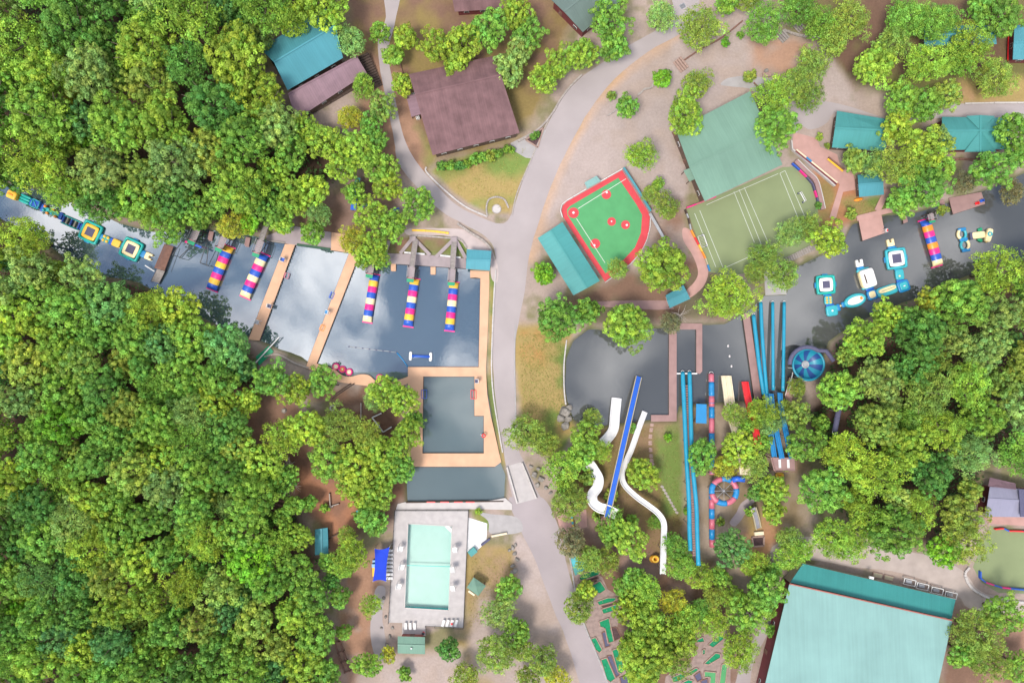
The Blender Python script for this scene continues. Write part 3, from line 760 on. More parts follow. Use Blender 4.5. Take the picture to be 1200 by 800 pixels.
def build_trees():
    order = sorted((i for i, t in enumerate(TREES) if t[3] != 's'), key=lambda i: -(TREES[i][2] + (0 if TREES[i][5] else 7)))
    keep = set(order[:296])
    rows = []
    for i, (x, y, rp, st, c, fo) in enumerate(TREES):
        if st != 's' and i not in keep: continue
        best = min(LANDMARKS, key=lambda L: (L[0][0] - x) ** 2 + (L[0][1] - y) ** 2)
        dx, dy = x - best[0][0], y - best[0][1]
        d = ('right of' if dx > 0 else 'left of') if abs(dx) > abs(dy) else ('below' if dy > 0 else 'above')
        rows.append([i, c, st == 's', d, best[1], math.hypot(dx, dy)])
    groups = {}
    for r in rows: groups.setdefault((r[1], r[2], r[3], r[4]), []).append(r)
    lab = {}
    for (c, sh, d, lm), g in groups.items():
        g.sort(key=lambda r: r[5])
        kind = 'shrub' if sh else 'tree'
        for k, r in enumerate(g):
            if len(g) == 1: lab[r[0]] = f'{LEAFNAME[c]} {kind} {d} {lm}'
            else: lab[r[0]] = f'{LEAFNAME[c]} {kind} {d} {lm}, {ORD[k] + " " if k else ""}closest'
    rr = random.Random(5)
    mass_v = []; mass_t = []
    for i, (x, y, rp, st, c, fo) in enumerate(TREES):
        Rm = rp / PXM * .97
        if st == 's': key = 'shrub'
        elif st == 'f': key = 'finebig' if Rm > 5.3 else 'finemid'
        else: key = 'big' if Rm > 6.2 else 'mid' if Rm > 4.1 else 'small'
        cm, tm, pr, ph = rr.choice(PROTO[key])
        s = Rm / pr
        hz = s * ph
        k = (CAM_H - hz) / CAM_H; s *= k
        base = P(x, y, s * ph); base.z = -.15
        zs = s * rr.uniform(.9, 1.12) * (1.15 if fo and st != 's' else 1)
        rz = rr.uniform(0, 6.283); sx, sy = s * rr.uniform(.86, 1.12), s * rr.uniform(.86, 1.12)
        b = LEAF[c]; v = rr.uniform(.86, 1.14); h = rr.uniform(-.10, .10)
        colr = (b[0] * v * (1 + h), b[1] * v, b[2] * v * (1 - h))
        if st != 's' and i not in keep:
            n = len(cm.vertices); co = np.empty(n * 3, np.float32); cm.vertices.foreach_get('co', co); co = co.reshape(-1, 3) + np.array([0, 0, ph])
            tn = np.empty(n * 4, np.float32); cm.color_attributes['tone'].data.foreach_get('color', tn); tn = tn.reshape(-1, 4)[::4, :3]
            co = co * np.array([sx, sy, zs]); ca, sa = math.cos(rz), math.sin(rz)
            co = np.column_stack([co[:, 0] * ca - co[:, 1] * sa + base.x, co[:, 0] * sa + co[:, 1] * ca + base.y, co[:, 2] + base.z])
            mass_v.append(co); mass_t.append(tn * np.array(colr)); continue
        root = thing('shrub' if st == 's' else 'tree', lab[i], 'shrub' if st == 's' else 'tree', base, 'shrubs of the camp' if st == 's' else ('trees of the dense woods' if fo else 'trees scattered over the camp'))
        root.rotation_euler = (0, 0, rz); root.scale = (sx, sy, zs)
        cr = bpy.data.objects.new('crown', cm); cr.location = (0, 0, ph)
        cr.color = (*colr, 1)
        link(cr, root)
        link(bpy.data.objects.new('trunk' if st != 's' else 'stem', tm), root)
    if mass_v:
        o = link(bpy.data.objects.new('woodland', quads_mesh('woodland', np.concatenate(mass_v), np.concatenate(mass_t), 'foliage')))
        o.color = (1, 1, 1, 1); o['kind'] = 'stuff'; tag(o, 'lesser trees crowding between the taller crowns of the dense woods', 'woodland')
        print('TREES', len(TREES), 'mass', len(mass_v), sum(len(v) for v in mass_v) // 4)
build_trees()

def undergrowth():
    """Low brush under the dense woods."""
    r = np.random.RandomState(9); C = []; N = []; S = []; TT = []
    for F, n in ((F_UPPER_LEFT, 9000), (F_LOWER_LEFT, 16000), (F_RIGHT, 9000)):
        q = np.array(F); pts = r.uniform(q.min(0), q.max(0), (n // 6 * 3, 2))
        w = np.array([(P(a, b).x, P(a, b).y) for a, b in pts]); s = sdf(F, w); w = w[s < -.5]
        for x, y in w[:n // 8]:
            k = 9; h = r.uniform(.4, 2.6)
            c = np.column_stack([x + r.normal(0, .8, k), y + r.normal(0, .8, k), h * r.uniform(.25, 1, k)])
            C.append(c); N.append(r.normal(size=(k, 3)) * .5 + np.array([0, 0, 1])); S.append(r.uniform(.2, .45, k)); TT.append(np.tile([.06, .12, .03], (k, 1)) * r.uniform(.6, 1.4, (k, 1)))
    me = quads_mesh('undergrowth', leaf_quads(np.concatenate(C), np.concatenate(N), np.concatenate(S), r), np.concatenate(TT), 'foliage')
    o = link(bpy.data.objects.new('undergrowth', me)); o.color = (1, 1, 1, 1); o['kind'] = 'stuff'
    tag(o, 'dark low brush on the ground beneath the dense woods', 'undergrowth')
undergrowth()

def lawn_tufts():
    """Short tufts of grass on the lawns and banks."""
    r = np.random.RandomState(19); C = []; N = []; S = []; TT = []
    for F, n, c in (([(505, 200), (528, 186), (618, 172), (598, 250), (535, 228)], 900, (.26, .24, .06)), ([(606, 390), (662, 390), (661, 470), (674, 500), (612, 505)], 2600, (.20, .21, .05)),
                    ([(700, 510), (795, 495), (803, 680), (720, 640)], 2600, (.21, .19, .06)), ([(985, 236), (1048, 231), (1048, 250), (1000, 257)], 500, (.18, .2, .05)), ([(550, 650), (600, 650), (600, 720), (505, 750), (548, 735)], 1500, (.26, .22, .08))):
        q = np.array(F, float); pts = r.uniform(q.min(0), q.max(0), (n * 2, 2))
        w = np.array([(P(a, b).x, P(a, b).y) for a, b in pts]); w = w[sdf(F, w) < -.3][:n]
        C.append(np.column_stack([w, r.uniform(.03, .12, len(w))])); N.append(r.normal(size=(len(w), 3)) * .6 + np.array([0, 0, .8])); S.append(r.uniform(.08, .18, len(w))); TT.append(np.tile(c, (len(w), 1)) * r.uniform(.95, 1.45, (len(w), 1)))
    me = quads_mesh('grass', leaf_quads(np.concatenate(C), np.concatenate(N), np.concatenate(S), r), np.concatenate(TT), 'foliage')
    o = link(bpy.data.objects.new('grass', me)); o.color = (1, 1, 1, 1); o['kind'] = 'stuff'
    tag(o, 'dry tufts of grass on the lawns and pond banks', 'grass')
lawn_tufts()

# ------------------------------------------------------------------ buildings
def slab(th, name, pts, m, t=.14):
    """Roof plane: pts = ridge a, ridge b, eave b, eave a."""
    p = [Vector(q) for q in pts]
    nrm = (p[1] - p[0]).cross(p[-1] - p[0]).normalized()
    if nrm.z < 0: nrm = -nrm
    ax = (p[1] - p[0]).normalized(); ay = nrm.cross(ax)
    b = MB(); n = len(p)
    vs = p + [q - nrm * t for q in p]
    fs = [tuple(range(n)), tuple(range(2 * n - 1, n - 1, -1))] + [(i, i + n, (i + 1) % n + n, (i + 1) % n) for i in range(n)]
    if (p[1] - p[0]).cross(p[2] - p[0]).z < 0: fs = [tuple(reversed(f)) for f in fs]
    b.add(vs, fs)
    return b.build(name, m, th, uvs=[((q - p[0]).dot(ax), (q - p[0]).dot(ay)) for q in vs])

def wall_openings(th, corners, ze, door_side, wallang=True):
    """Doors and windows, proud of the walls, on each side long enough to hold them."""
    n = len(corners); c0 = sum(corners, Vector((0, 0, 0))) / n
    for i in range(n):
        a, b = corners[i], corners[(i + 1) % n]; d = b - a; L = d.length
        if L < 4: continue
        u = d / L; out = Vector((u.y, -u.x, 0))
        if out.dot((a + b) / 2 - c0) < 0: out = -out
        k = min(5, int(L // 4)); ang = math.atan2(u.y, u.x)
        for j in range(k):
            c = a + u * (L * (j + .5) / k) + out * .04
            if i == door_side and j == k // 2:
                o = MB().box((c.x, c.y, 1.05), (1.1, .1, 2.1), ang).build('door', 'brown_wood', th)
                MB().box((c.x + u.x * .4 + out.x * .08, c.y + u.y * .4 + out.y * .08, 1.0), (.12, .1, .05), ang).build('handle', 'metal_grey', o)
            else:
                o = MB().box((c.x, c.y, min(1.7, ze - .9)), (1.3, .1, 1.0), ang).build('window', 'white', th)
                MB().box((c.x + out.x * .03, c.y + out.y * .03, min(1.7, ze - .9)), (1.1, .1, .8), ang).build('pane', 'glass_dark', o)

def gable(name, label, A, B, C, D, R1, R2, ze, zr, roof, wall, cat='building', inset=.7, ridge_m=None, open_sides=False, door=0, roof2=None):
    a, b, c, d = P2(A, ze), P2(B, ze), P2(C, ze), P2(D, ze); r1, r2 = P2(R1, zr), P2(R2, zr)
    ctr = (a + b + c + d) / 4
    th = thing(name, label, cat, (ctr.x, ctr.y, 0))
    def ins(p):
        v = Vector((ctr.x - p.x, ctr.y - p.y, 0)); return Vector((p.x, p.y, 0)) + v.normalized() * inset * 1.4
    w = [ins(p) for p in (a, b, c, d)]
    if open_sides:
        n1, n2 = max(2, int((a - b).length // 3.5)), 2
        for k in range(n1 + 1):
            for s0, s1 in ((w[0], w[1]), (w[3], w[2])):
                q = s0.lerp(s1, k / n1); MB().box((q.x, q.y, ze / 2), (.2, .2, ze), math.atan2((s1 - s0).y, (s1 - s0).x)).build('post', wall, th)
        MB().prism([tuple(q) for q in w], .0, .1).build('floor', 'concrete', th)
    else:
        bb = MB(); n = 4
        g1 = w[0].lerp(w[3], (Vector((r1.x, r1.y, 0)) - Vector((a.x, a.y, 0))).length / max(.1, (d - a).length)); g2 = w[1].lerp(w[2], (Vector((r2.x, r2.y, 0)) - Vector((b.x, b.y, 0))).length / max(.1, (c - b).length))
        zt = ze - .16
        lo = [Vector((q.x, q.y, -.1)) for q in w]; hi = [Vector((q.x, q.y, zt)) for q in w]
        gz = zr - .22
        vs = lo + hi + [Vector((g1.x, g1.y, gz)), Vector((g2.x, g2.y, gz))]
        fs = [(0, 1, 5, 4), (2, 3, 7, 6), (1, 2, 6, 9, 5), (3, 0, 4, 8, 7)]
        bb.add(vs, fs).build('wall', wall, th)
        wall_openings(th, w, ze, door)
    slab(th, 'roof', [r1, r2, b, a], roof); slab(th, 'roof', [r2, r1, d, c], roof2 or roof)
    MB().beam(r1 + Vector((0, 0, .05)), r2 + Vector((0, 0, .05)), .4, .1).build('ridge_cap', ridge_m or roof, th)
    return th

def lerp2(a, b, t): return (a[0] + (b[0] - a[0]) * t, a[1] + (b[1] - a[1]) * t)

g = gable('lodge', 'large teal metal roofed lodge among trees beside the plum porch roof', (305, 57), (381, 9), (402, 68), (337, 106), (321, 73), (393, 30), 4.5, 9.0, 'teal_blue_roof', 'wall_brown')
g = gable('porch_building', 'low plum metal roofed building below the teal lodge', (337, 109), (418, 65), (430, 86), (347, 140), (337.5, 110.5), (418.5, 66.5), 3.0, 4.6, 'plum_roof', 'wall_brown')
pd = thing('porch_deck', 'dark timber deck along the low plum roof', 'deck', P(385, 122))
for k in range(10):
    a = lerp2((352, 143), (425, 100), k / 10); b = lerp2((352, 143), (425, 100), (k + .93) / 10)
    MB().prism([P(a[0], a[1]), P(b[0], b[1]), P(b[0] - 5, b[1] - 9), P(a[0] - 5, a[1] - 9)], .3, .42).build('plank', 'dark_wood', pd)
for q in ((352, 142), (388, 121), (424, 100)): MB().box((*P(*q)[:2], .65), (.12, .12, 1.3)).build('post', 'dark_wood', pd)
g = gable('hall', 'big brown metal roofed hall beside the dry lawn', (479, 87), (577, 66), (609, 156), (507, 182), (486.5, 111), (587, 88), 5.0, 8.0, 'brown_roof', 'wall_brown', door=3)
w = thing('entrance_porch', 'small plum porch roof on posts at the brown hall gable', 'porch', P(484, 125))
slab(w, 'roof', [P(489, 110, 3.2), P(493, 134, 3.2), P(482, 137, 2.7), P(476, 112, 2.7)], 'plum_roof')
for q in ((477, 114), (482, 135)): MB().box((*P(*q, 2.6)[:2], 1.3), (.18, .18, 2.6)).build('post', 'wall_brown', w)
for i, (q, l) in enumerate((((485, 112), 'upper'), ((490, 139), 'lower'))):
    c = P(*q); e = thing('air_conditioner', f'{l} white air conditioner box outside the brown hall gable', 'air conditioner', c, 'air conditioners of the brown hall')
    MB().box((c.x, c.y, .5), (.9, .8, .9), .3).build('case', 'white', e); MB().ring((c.x, c.y, .97), .28, .05, 16, 6).build('fan_guard', 'dark_metal', e)
g = gable('cabin', 'brown roofed cabin cut off by the upper edge above the brown hall', (527, -18), (592, -22), (598, 10), (533, 14), (529, -6), (595, -8), 3, 4.6, 'brown_roof', 'maroon')
g = gable('workshop', 'grey green gabled building at the upper edge with maroon end wall', (645, -1), (700, -46), (738, -8), (683, 38), (661, 14), (716, -30), 5.0, 8.0, 'grey_green_roof', 'maroon', door=3)
g = gable('assembly_hall', 'wide sea green metal roofed hall beside the olive turf court', (792, 152), (879, 107), (917, 193), (826, 236), (808, 196), (899, 151), 6.0, 7.4, 'sea_green_roof', 'wall_brown', door=3)
sh = thing('lean_to', 'small sea green lean-to roof at the corner of the wide hall', 'lean-to', P(808, 206))
slab(sh, 'roof', [P(808, 197, 3.6), P(814, 210, 3.6), P(808, 213, 3.2), P(801, 200, 3.2)], 'sea_green_roof')
for q in ((802, 201), (808, 212)): MB().box((*P(*q, 3.2)[:2], 1.55), (.15, .15, 3.1)).build('post', 'wall_brown', sh)
g = gable('cabin', 'teal roofed cabin beside the pink terrace', (981, 130), (1041, 140), (1038, 177), (975, 173), (978.5, 150), (1040, 153), 3.5, 5.6, 'teal_roof', 'wall_brown')
g = gable('cabin', 'teal roofed cabin with a cross gable near the upper lane', (1104, 137), (1184, 138), (1184, 175), (1104, 176), (1104, 153), (1184, 153), 3.5, 5.8, 'teal_roof', 'maroon')
r0 = P(1149, 153, 5.86)
for s0, s1, e0, e1 in (((1149, 137), (1149, 153), (1133, 138), (1149, 153)), ):
    pass
top, mid, bot = P(1149, 135, 5.9), P(1149, 153, 5.9), P(1149, 178, 5.9)
slab(g, 'cross_roof', [mid, top, P(1132, 136, 3.75)], 'teal_roof'); slab(g, 'cross_roof', [top, mid, P(1166, 136, 3.75)], 'teal_roof')
slab(g, 'cross_roof', [bot, mid, P(1130, 178, 3.75)], 'teal_roof'); slab(g, 'cross_roof', [mid, bot, P(1168, 178, 3.75)], 'teal_roof')
MB().beam(top + Vector((0, 0, .04)), bot + Vector((0, 0, .04)), .35, .08).build('ridge_cap', 'teal_roof', g)
g = gable('cabin', 'long teal roof mostly under trees in the upper corner', (1083, 30), (1166, 30), (1168, 52), (1083, 54), (1083, 41), (1167, 40), 3.5, 5.2, 'teal_blue_roof', 'wall_brown')
g = gable('cabin', 'teal roofed cabin cut off by the edge with red rail', (1189, 30), (1250, 26), (1252, 70), (1187, 70), (1188, 50), (1251, 48), 3.5, 5.0, 'teal_blue_roof', 'maroon')
rl = thing('slatted_railing', 'dark red slatted railing beside the teal cabin at the edge', 'railing', P(1184, 52))
for k in range(7): MB().box((*P(1185, 37 + k * 5)[:2], .9), (.9, .35, .1)).build('slat', 'maroon', rl)
for xx in (1182, 1188): MB().beam(P(xx, 34, 1.0), P(xx - 1, 71, 1.0), .2, .2).build('rail', 'plastic_red', rl)
for q in ((1182, 35), (1181, 70), (1188, 35), (1187, 70)): MB().box((*P(*q)[:2], .45), (.2, .2, .9)).build('post', 'maroon', rl)
g = gable('boathouse', 'small teal roofed boathouse above the river dock', (1005, 205), (1034, 203), (1036, 228), (1007, 231), (1006, 216), (1035, 214), 3.0, 4.3, 'teal_blue_roof', 'wall_brown')
k = P(1006, 234); e = thing('kayak', 'orange kayak lying on the grass below the boathouse', 'kayak', k)
b = MB(); b.tube([P(1000.5, 235, .25), P(1003, 234.5, .2), P(1006, 233.8, .2), P(1009, 233.2, .2), P(1011.5, 232.6, .25)], [.05, .38, .45, .38, .05], 10).build('hull', 'plastic_orange', e, True)
MB().ring((k.x, k.y, .52), .3, .07, 14, 6, .7).build('cockpit', 'dark_metal', e)
g = gable('dugout', 'long teal roofed shelter along the ball field', (630, 279), (672, 346), (703, 329), (659, 260), (645, 269.5), (688, 337.5), 3.4, 4.3, 'teal_roof', 'wall_green')
g = gable('pavilion', 'square teal roofed pavilion at the end of the grey boardwalk', (547, 292), (576, 294), (574, 317), (546, 315), (546.5, 304), (575, 305), 3.2, 4.2, 'teal_blue_roof', 'brown_wood', 'pavilion', open_sides=True)
g = gable('pool_house', 'small green roofed pool house at the foot of the pool deck', (466, 745), (498, 746), (498, 766), (466, 765), (466, 755), (498, 756), 3.0, 3.7, 'sea_green_roof', 'trim_rust')
v = P(482, 759, 3.75); MB().tube([(v.x, v.y, 3.4), (v.x, v.y, 4.0)], .22, 10).build('vent', 'metal_grey', g)
# square shelter with a hipped roof
c = P(558, 687, 3.4); e = thing('shelter', 'small green square shelter on the grass right of the pool', 'shelter', (c.x, c.y, 0))
cs = [P(555, 676, 2.6), P(569.5, 686, 2.6), P(560.5, 698, 2.6), P(547, 688, 2.6)]
for i in range(4): slab(e, 'roof', [c, cs[i], cs[(i + 1) % 4]], 'sea_green_roof')
for q in cs:
    q2 = q.lerp(c, .15); MB().box((q2.x, q2.y, 1.25), (.15, .15, 2.5), .6).build('post', 'brown_wood', e)
MB().beam(P(549, 692, .5), P(556, 697, .5), .5, .12).build('bench', 'cream', e)
g = gable('shed', 'little grey blue roofed shed under the trees left of the clay clearing', (369, 620), (369, 650), (385, 649), (384, 618), (376.5, 619), (377, 649.5), 2.4, 3.1, 'teal_blue_roof', 'wall_brown')
g = gable('shed', 'tiny teal roofed hut between trees above the pool', (417, 598), (417, 612), (427, 612), (427, 597), (422, 597.5), (422, 612), 2.2, 2.7, 'teal_roof', 'wall_brown')
g = gable('kiosk', 'teal canopy roof at the foot of the curved pink path', (780, 346), (801, 334), (809, 350), (785, 361), (782, 353), (805, 342), 2.8, 3.5, 'teal_blue_roof', 'brown_wood', 'canopy', open_sides=True, inset=.4)
e = thing('slide_hut', 'blue flat roofed slide hut between the striped tube and cyan slides', 'hut', P(822, 485))
cs = [P(816, 473, 3), P(828, 473.5, 3), P(828, 496, 3), P(815.5, 495.5, 3)]
slab(e, 'roof', [cs[0], cs[1], cs[2], cs[3]], 'teal_blue_roof', .18); e.children[0].data.materials[0] = M['plastic_sky']
for q in cs:
    q2 = q.lerp(sum(cs, Vector()) / 4, .12); MB().box((q2.x, q2.y, 1.4), (.18, .18, 2.8)).build('post', 'brown_wood', e)
MB().prism([tuple(P(816.5, 474, .8)), tuple(P(827.5, 474.5, .8)), tuple(P(827.5, 495, .8)), tuple(P(816, 494.5, .8))], .7, .85).build('floor', 'mauve_deck', e)

# gymnasium: mint main roof, darker lean-to along its upper side
ze, zr = 6.2, 9.6
a, b2, c2, d2 = P(925, 684, ze), P(1116, 727, ze), P(1086, 862, ze), P(882, 862, ze)
rt, rb = P(1026, 706.5, zr), P(992, 865, zr)
g = thing('gymnasium', 'huge mint roofed gymnasium with a dark teal lean-to along its upper side', 'building', ((a.x + c2.x) / 2, (a.y + c2.y) / 2, 0))
rl_, rr_ = P(882, 862, 9.0), P(1086, 862, 9.0)
slab(g, 'roof', [rl_, rr_, b2, a], 'mint_roof', .2); slab(g, 'roof', [rr_, rl_, P(860, 1010, 6.2), P(1050, 1010, 6.2)], 'mint_roof', .2)
ctr = (a + b2 + c2 + d2) / 4
w = [Vector((q.x, q.y, 0)) + (Vector((ctr.x - q.x, ctr.y - q.y, 0))).normalized() * .8 for q in (a, b2, c2, d2)]
MB().prism([tuple(q) for q in w], -.1, ze - .35).build('wall', 'maroon', g)
wall_openings(g, w, 4, 3)
MB().beam(a + Vector((0, .1, .02)), b2 + Vector((0, .1, .02)), .3, .14).build('edge_trim', 'trim_rust', g)
l1, l2, l3, l4 = P(941, 660, 3.3), P(1120, 702, 3.3), P(1115, 725, 4.8), P(926, 682, 4.8)
slab(g, 'lean_to_roof', [l4, l3, l2, l1], 'dark_teal_roof', .15)
w2 = [Vector((q.x, q.y, 0)) + (Vector((ctr.x - q.x, ctr.y - q.y, 0))).normalized() * .5 for q in (l1, l2, l3, l4)]
lw = MB(); lw.add([(q.x, q.y, 0) for q in w2] + [(w2[0].x, w2[0].y, 3.1), (w2[1].x, w2[1].y, 3.1), (w2[2].x, w2[2].y, 4.4), (w2[3].x, w2[3].y, 4.4)], [(0, 1, 5, 4), (1, 2, 6, 5), (3, 0, 4, 7)]).build('wall', 'wall_cream', g)
v = P(1022, 677, 4); MB().box((v.x, v.y, 3.6), (1.1, .6, .5), -.23).build('vent', 'white', g)
# condenser frames behind the gym
for i, (q, kind) in enumerate((((1028, 673.5), 0), ((1041, 676.5), 0), ((1063, 680), 1), ((1078, 685), 1), ((1095, 690), 1), ((1111, 695), 1))):
    c = P(*q); nm = 'picnic_table' if kind == 0 else 'rail_pen'
    pos = ('upper left', 'second') [i] if kind == 0 else ('first', 'second', 'third', 'fourth')[i - 2]
    if kind == 0:
        e = thing('concrete_pad', f'{pos} tan pad against the gymnasium lean-to', 'pad', c, 'tan pads behind the gymnasium')
        MB().box((c.x, c.y, .12), (2.6, 1.4, .24), -.23).build('slab', 'brick_edge', e); MB().box((c.x, c.y, .28), (2.2, 1.0, .1), -.23).build('cover', 'beige', e)
    else:
        e = thing('equipment_cage', f'{pos} pale railed cage from the left along the gymnasium lean-to', 'cage', c, 'railed cages behind the gymnasium')
        for sx in (-1, 1):
            for sy in (-1, 1):
                x, y = sx * 1.5, sy * .75; ca, sa = math.cos(-.23), math.sin(-.23)
                MB().box((c.x + x * ca - y * sa, c.y + x * sa + y * ca, .6), (.15, .15, 1.2)).build('post', 'white', e)
        for sy in (-1, 1):
            MB().box((c.x - sy * .75 * math.sin(-.23), c.y + sy * .75 * math.cos(-.23), 1.2), (3.1, .16, .12), -.23).build('rail', 'white', e)
        for sx in (-1, 1):
            MB().box((c.x + sx * 1.5 * math.cos(-.23), c.y + sx * 1.5 * math.sin(-.23), 1.21), (.16, 1.4, .12), -.23).build('rail', 'white', e)
        MB().box((c.x, c.y, .4), (1.6, .8, .8), -.23).build('unit', 'metal_grey', e)
# lavender building at the right edge
e = gable('cottage', 'lavender grey roofed building at the edge of the wood', (1160, 570), (1222, 574), (1222, 606), (1155, 605), (1158, 584), (1222, 588), 4.5, 5.6, 'lavender_roof', 'maroon')
slab(e, 'porch_roof', [P(1158, 569, 5.0), P(1191, 573, 5.0), P(1190, 566, 3.6), P(1160, 559, 3.6)], 'plum_roof')
MB().prism([tuple(P(1152, 604)), tuple(P(1222, 606)), tuple(P(1222, 617)), tuple(P(1158, 613))], 0, .25).build('terrace', 'pink_deck', e)
MB().prism([tuple(P(1191, 572, 5)), tuple(P(1222, 574, 5)), tuple(P(1222, 604, 5)), tuple(P(1193, 604, 5))], 5.65, 5.9).build('flat_roof', 'slate', e)

# ------------------------------------------------------------------ courts
def along(pts, spacing):
    """Points every spacing metres along a world polyline, with the direction."""
    out = []
    for i in range(len(pts) - 1):
        a, b = Vector(pts[i]), Vector(pts[i + 1]); L = (b - a).length; n = max(1, round(L / spacing))
        for k in range(n): out.append((a.lerp(b, k / n), (b - a).normalized()))
    out.append((Vector(pts[-1]), (Vector(pts[-1]) - Vector(pts[-2])).normalized()))
    return out

def disc(b, c, r, z, n=24, cut=None):
    b.add([(c.x + r * math.cos(2 * math.pi * i / n), c.y + r * math.sin(2 * math.pi * i / n), z) for i in range(n)], [tuple(range(n))])

fld = thing('baseball_field', 'green baseball turf with red warning track and bases', 'sports field', P(712, 265))
outer = [(729, 199.5), (664, 236.5), (659.5, 241), (658, 247), (660.5, 255), (684, 292), (709, 330), (716, 324), (738, 309), (752, 294), (760, 275), (761.5, 252), (757, 244)]
inner = [(724.5, 208.5), (668, 241.5), (664.5, 245.5), (665, 252), (690, 291), (709.5, 320.5), (731, 304), (744, 290), (751, 273), (752.5, 252), (746, 240)]
MB().sheet([P(*p) for p in outer], .05).build('warning_track', 'turf_red', fld)
MB().sheet([P(*p) for p in inner], .056).build('turf', 'turf_green', fld)
for q, r in (((672, 249.5), 6.3), ((710.5, 228), 5.6), ((716.7, 259.7), 5.0), ((733, 263.5), 5.2), ((697.5, 285.5), 5.8)):
    b = MB(); disc(b, P(*q), r / PXM, .062); b.build('base_circle', 'turf_red', fld)
for q, s in (((672, 249.3), .55), ((711, 225.5), .5), ((716.6, 259.5), .35), ((734.5, 263.8), .5), ((696.5, 287.5), .5)):
    c = P(*q); MB().box((c.x, c.y, .08), (s, s, .06), .6).build('base', 'white', fld)
for a, b in (((677.5, 244.5), (733.5, 209.5)), ((675.5, 256), (709, 308))):
    MB().beam(P(*a, .07), P(*b, .07), .15, .012).build('foul_line', 'line_white', fld)
fen = thing('field_fence', 'low white fence round the ball field', 'fence', P(690, 215))
fp = [P(*q) for q in ((687, 222), (664, 235.5), (658.5, 240), (656.5, 247), (659, 255.5))]
for p, d in along(fp, 2.2): MB().box((p.x, p.y, .5), (.1, .1, 1.0)).build('post', 'metal_grey', fen)
for i in range(len(fp) - 1):
    for z in (.35, 1.0): MB().beam(fp[i] + Vector((0, 0, z)), fp[i + 1] + Vector((0, 0, z)), .1, .08).build('rail', 'white', fen)
fp = [P(*q) for q in ((703, 213.5), (729, 198.5))]
for p, d in along(fp, 2.2): MB().box((p.x, p.y, .5), (.1, .1, 1.0)).build('post', 'metal_grey', fen)
for z in (.35, 1.0): MB().beam(fp[0] + Vector((0, 0, z)), fp[1] + Vector((0, 0, z)), .1, .08).build('rail', 'white', fen)
fen = thing('outfield_wall', 'teal topped board wall along the right side of the ball field', 'wall', P(745, 225))
fp = [P(729.5, 198.5), P(745, 222.5), P(761, 249)]
for i in range(2):
    MB().beam(fp[i] + Vector((0, 0, .9)), fp[i + 1] + Vector((0, 0, .9)), .3, 1.8).build('boards', 'metal_grey', fen); MB().beam(fp[i] + Vector((0, 0, 1.86)), fp[i + 1] + Vector((0, 0, 1.86)), .55, .1).build('capping', 'teal_blue_roof', fen)
fen2 = thing('slat_wall', 'grey timber wall running on from the teal topped board wall', 'wall', P(770, 264))
MB().beam(P(761.5, 250, .7), P(779, 281, .7), .45, 1.4).build('boards', 'grey_wood', fen2); MB().beam(P(761.5, 250, 1.45), P(779, 281, 1.45), .7, .1).build('capping', 'metal_grey', fen2)
fen = thing('field_fence', 'thin white fence curving round the outfield', 'fence', P(757, 285))
fp = [P(*q) for q in ((761.5, 252), (761, 266), (757, 282), (750, 296), (738, 310), (722, 322), (709, 331))]
for p, d in along(fp, 2.4): MB().box((p.x, p.y, .6), (.1, .1, 1.2)).build('post', 'white', fen)
for i in range(len(fp) - 1): MB().beam(fp[i] + Vector((0, 0, 1.2)), fp[i + 1] + Vector((0, 0, 1.2)), .1, .08).build('rail', 'white', fen)
s = thing('bench_shelter', 'pale teal awning outside the upper edge of the ball field', 'awning', P(694, 214))
slab(s, 'roof', [P(688, 221, 2.4), P(704, 212, 2.4), P(699, 206, 2.1), P(685, 214, 2.1)], 'mint_roof', .08)
for q in ((686, 214.5), (698.5, 207)): MB().box((*P(*q, 2.1)[:2], 1.05), (.1, .1, 2.1)).build('post', 'metal_grey', s)

ct = thing('turf_court', 'olive green turf court with white lines beside the sea green hall', 'sports court', P(880, 258))
poly = [(804, 243), (826, 236), (917, 196), (939, 195), (951, 214), (959, 240), (958, 262), (948, 290), (900, 316), (860, 322), (831, 319)]
MB().sheet([P(*p) for p in poly], .045).build('turf', 'turf_olive', ct)
for a, b in (((814, 250), (839, 313)), ((820, 246.5), (847, 313)), ((860, 224.5), (884, 284)), ((866, 222), (892, 286)), ((872, 219.5), (900, 284)), ((914, 203), (938, 262)), ((920, 200), (944, 256)), ((914, 203), (920, 200)), ((849, 314), (900, 291)), ((828, 240), (912, 203.5))):
    MB().beam(P(*a, .055), P(*b, .055), .11, .01).build('line', 'line_white', ct)
def goal(px, py, dx, dy, label, w=2.6, dep=1.0):
    c = P(px, py); e = thing('goal', label, 'goal', c, 'small goals on the turf court'); a = pix_ang(dx, dy)
    u = Vector((math.cos(a), math.sin(a), 0)); n = Vector((-u.y, u.x, 0))
    for s_ in (-1, 1):
        p = c + u * (s_ * w / 2); MB().beam(p, p + Vector((0, 0, 1.3)), .14, .14).build('post', 'white', e)
        MB().beam(p + n * dep, p + Vector((0, 0, 1.3)), .1, .1).build('stay', 'white', e)
        MB().box((p.x, p.y, .12), (.4, .4, .2), a).build('weight', 'navy', e)
    MB().beam(c - u * (w / 2) + Vector((0, 0, 1.32)), c + u * (w / 2) + Vector((0, 0, 1.32)), .2, .14).build('crossbar', 'white', e)
    MB().beam(c - u * (w / 2) + n * dep + Vector((0, 0, .08)), c + u * (w / 2) + n * dep + Vector((0, 0, .08)), .1, .1).build('base_bar', 'white', e)
    m = MB()
    for k in range(9):
        p = c + u * (w * (k / 8 - .5)); m.beam(p + Vector((0, 0, 1.28)), p + n * dep + Vector((0, 0, .1)), .03, .03)
    m.build('net', 'white', e)
goal(938, 232, 7, 13, 'small white goal at the river end of the turf court')
goal(825, 282, 5, 14, 'small white goal at the ball field end of the turf court', 3.0, -1.2)
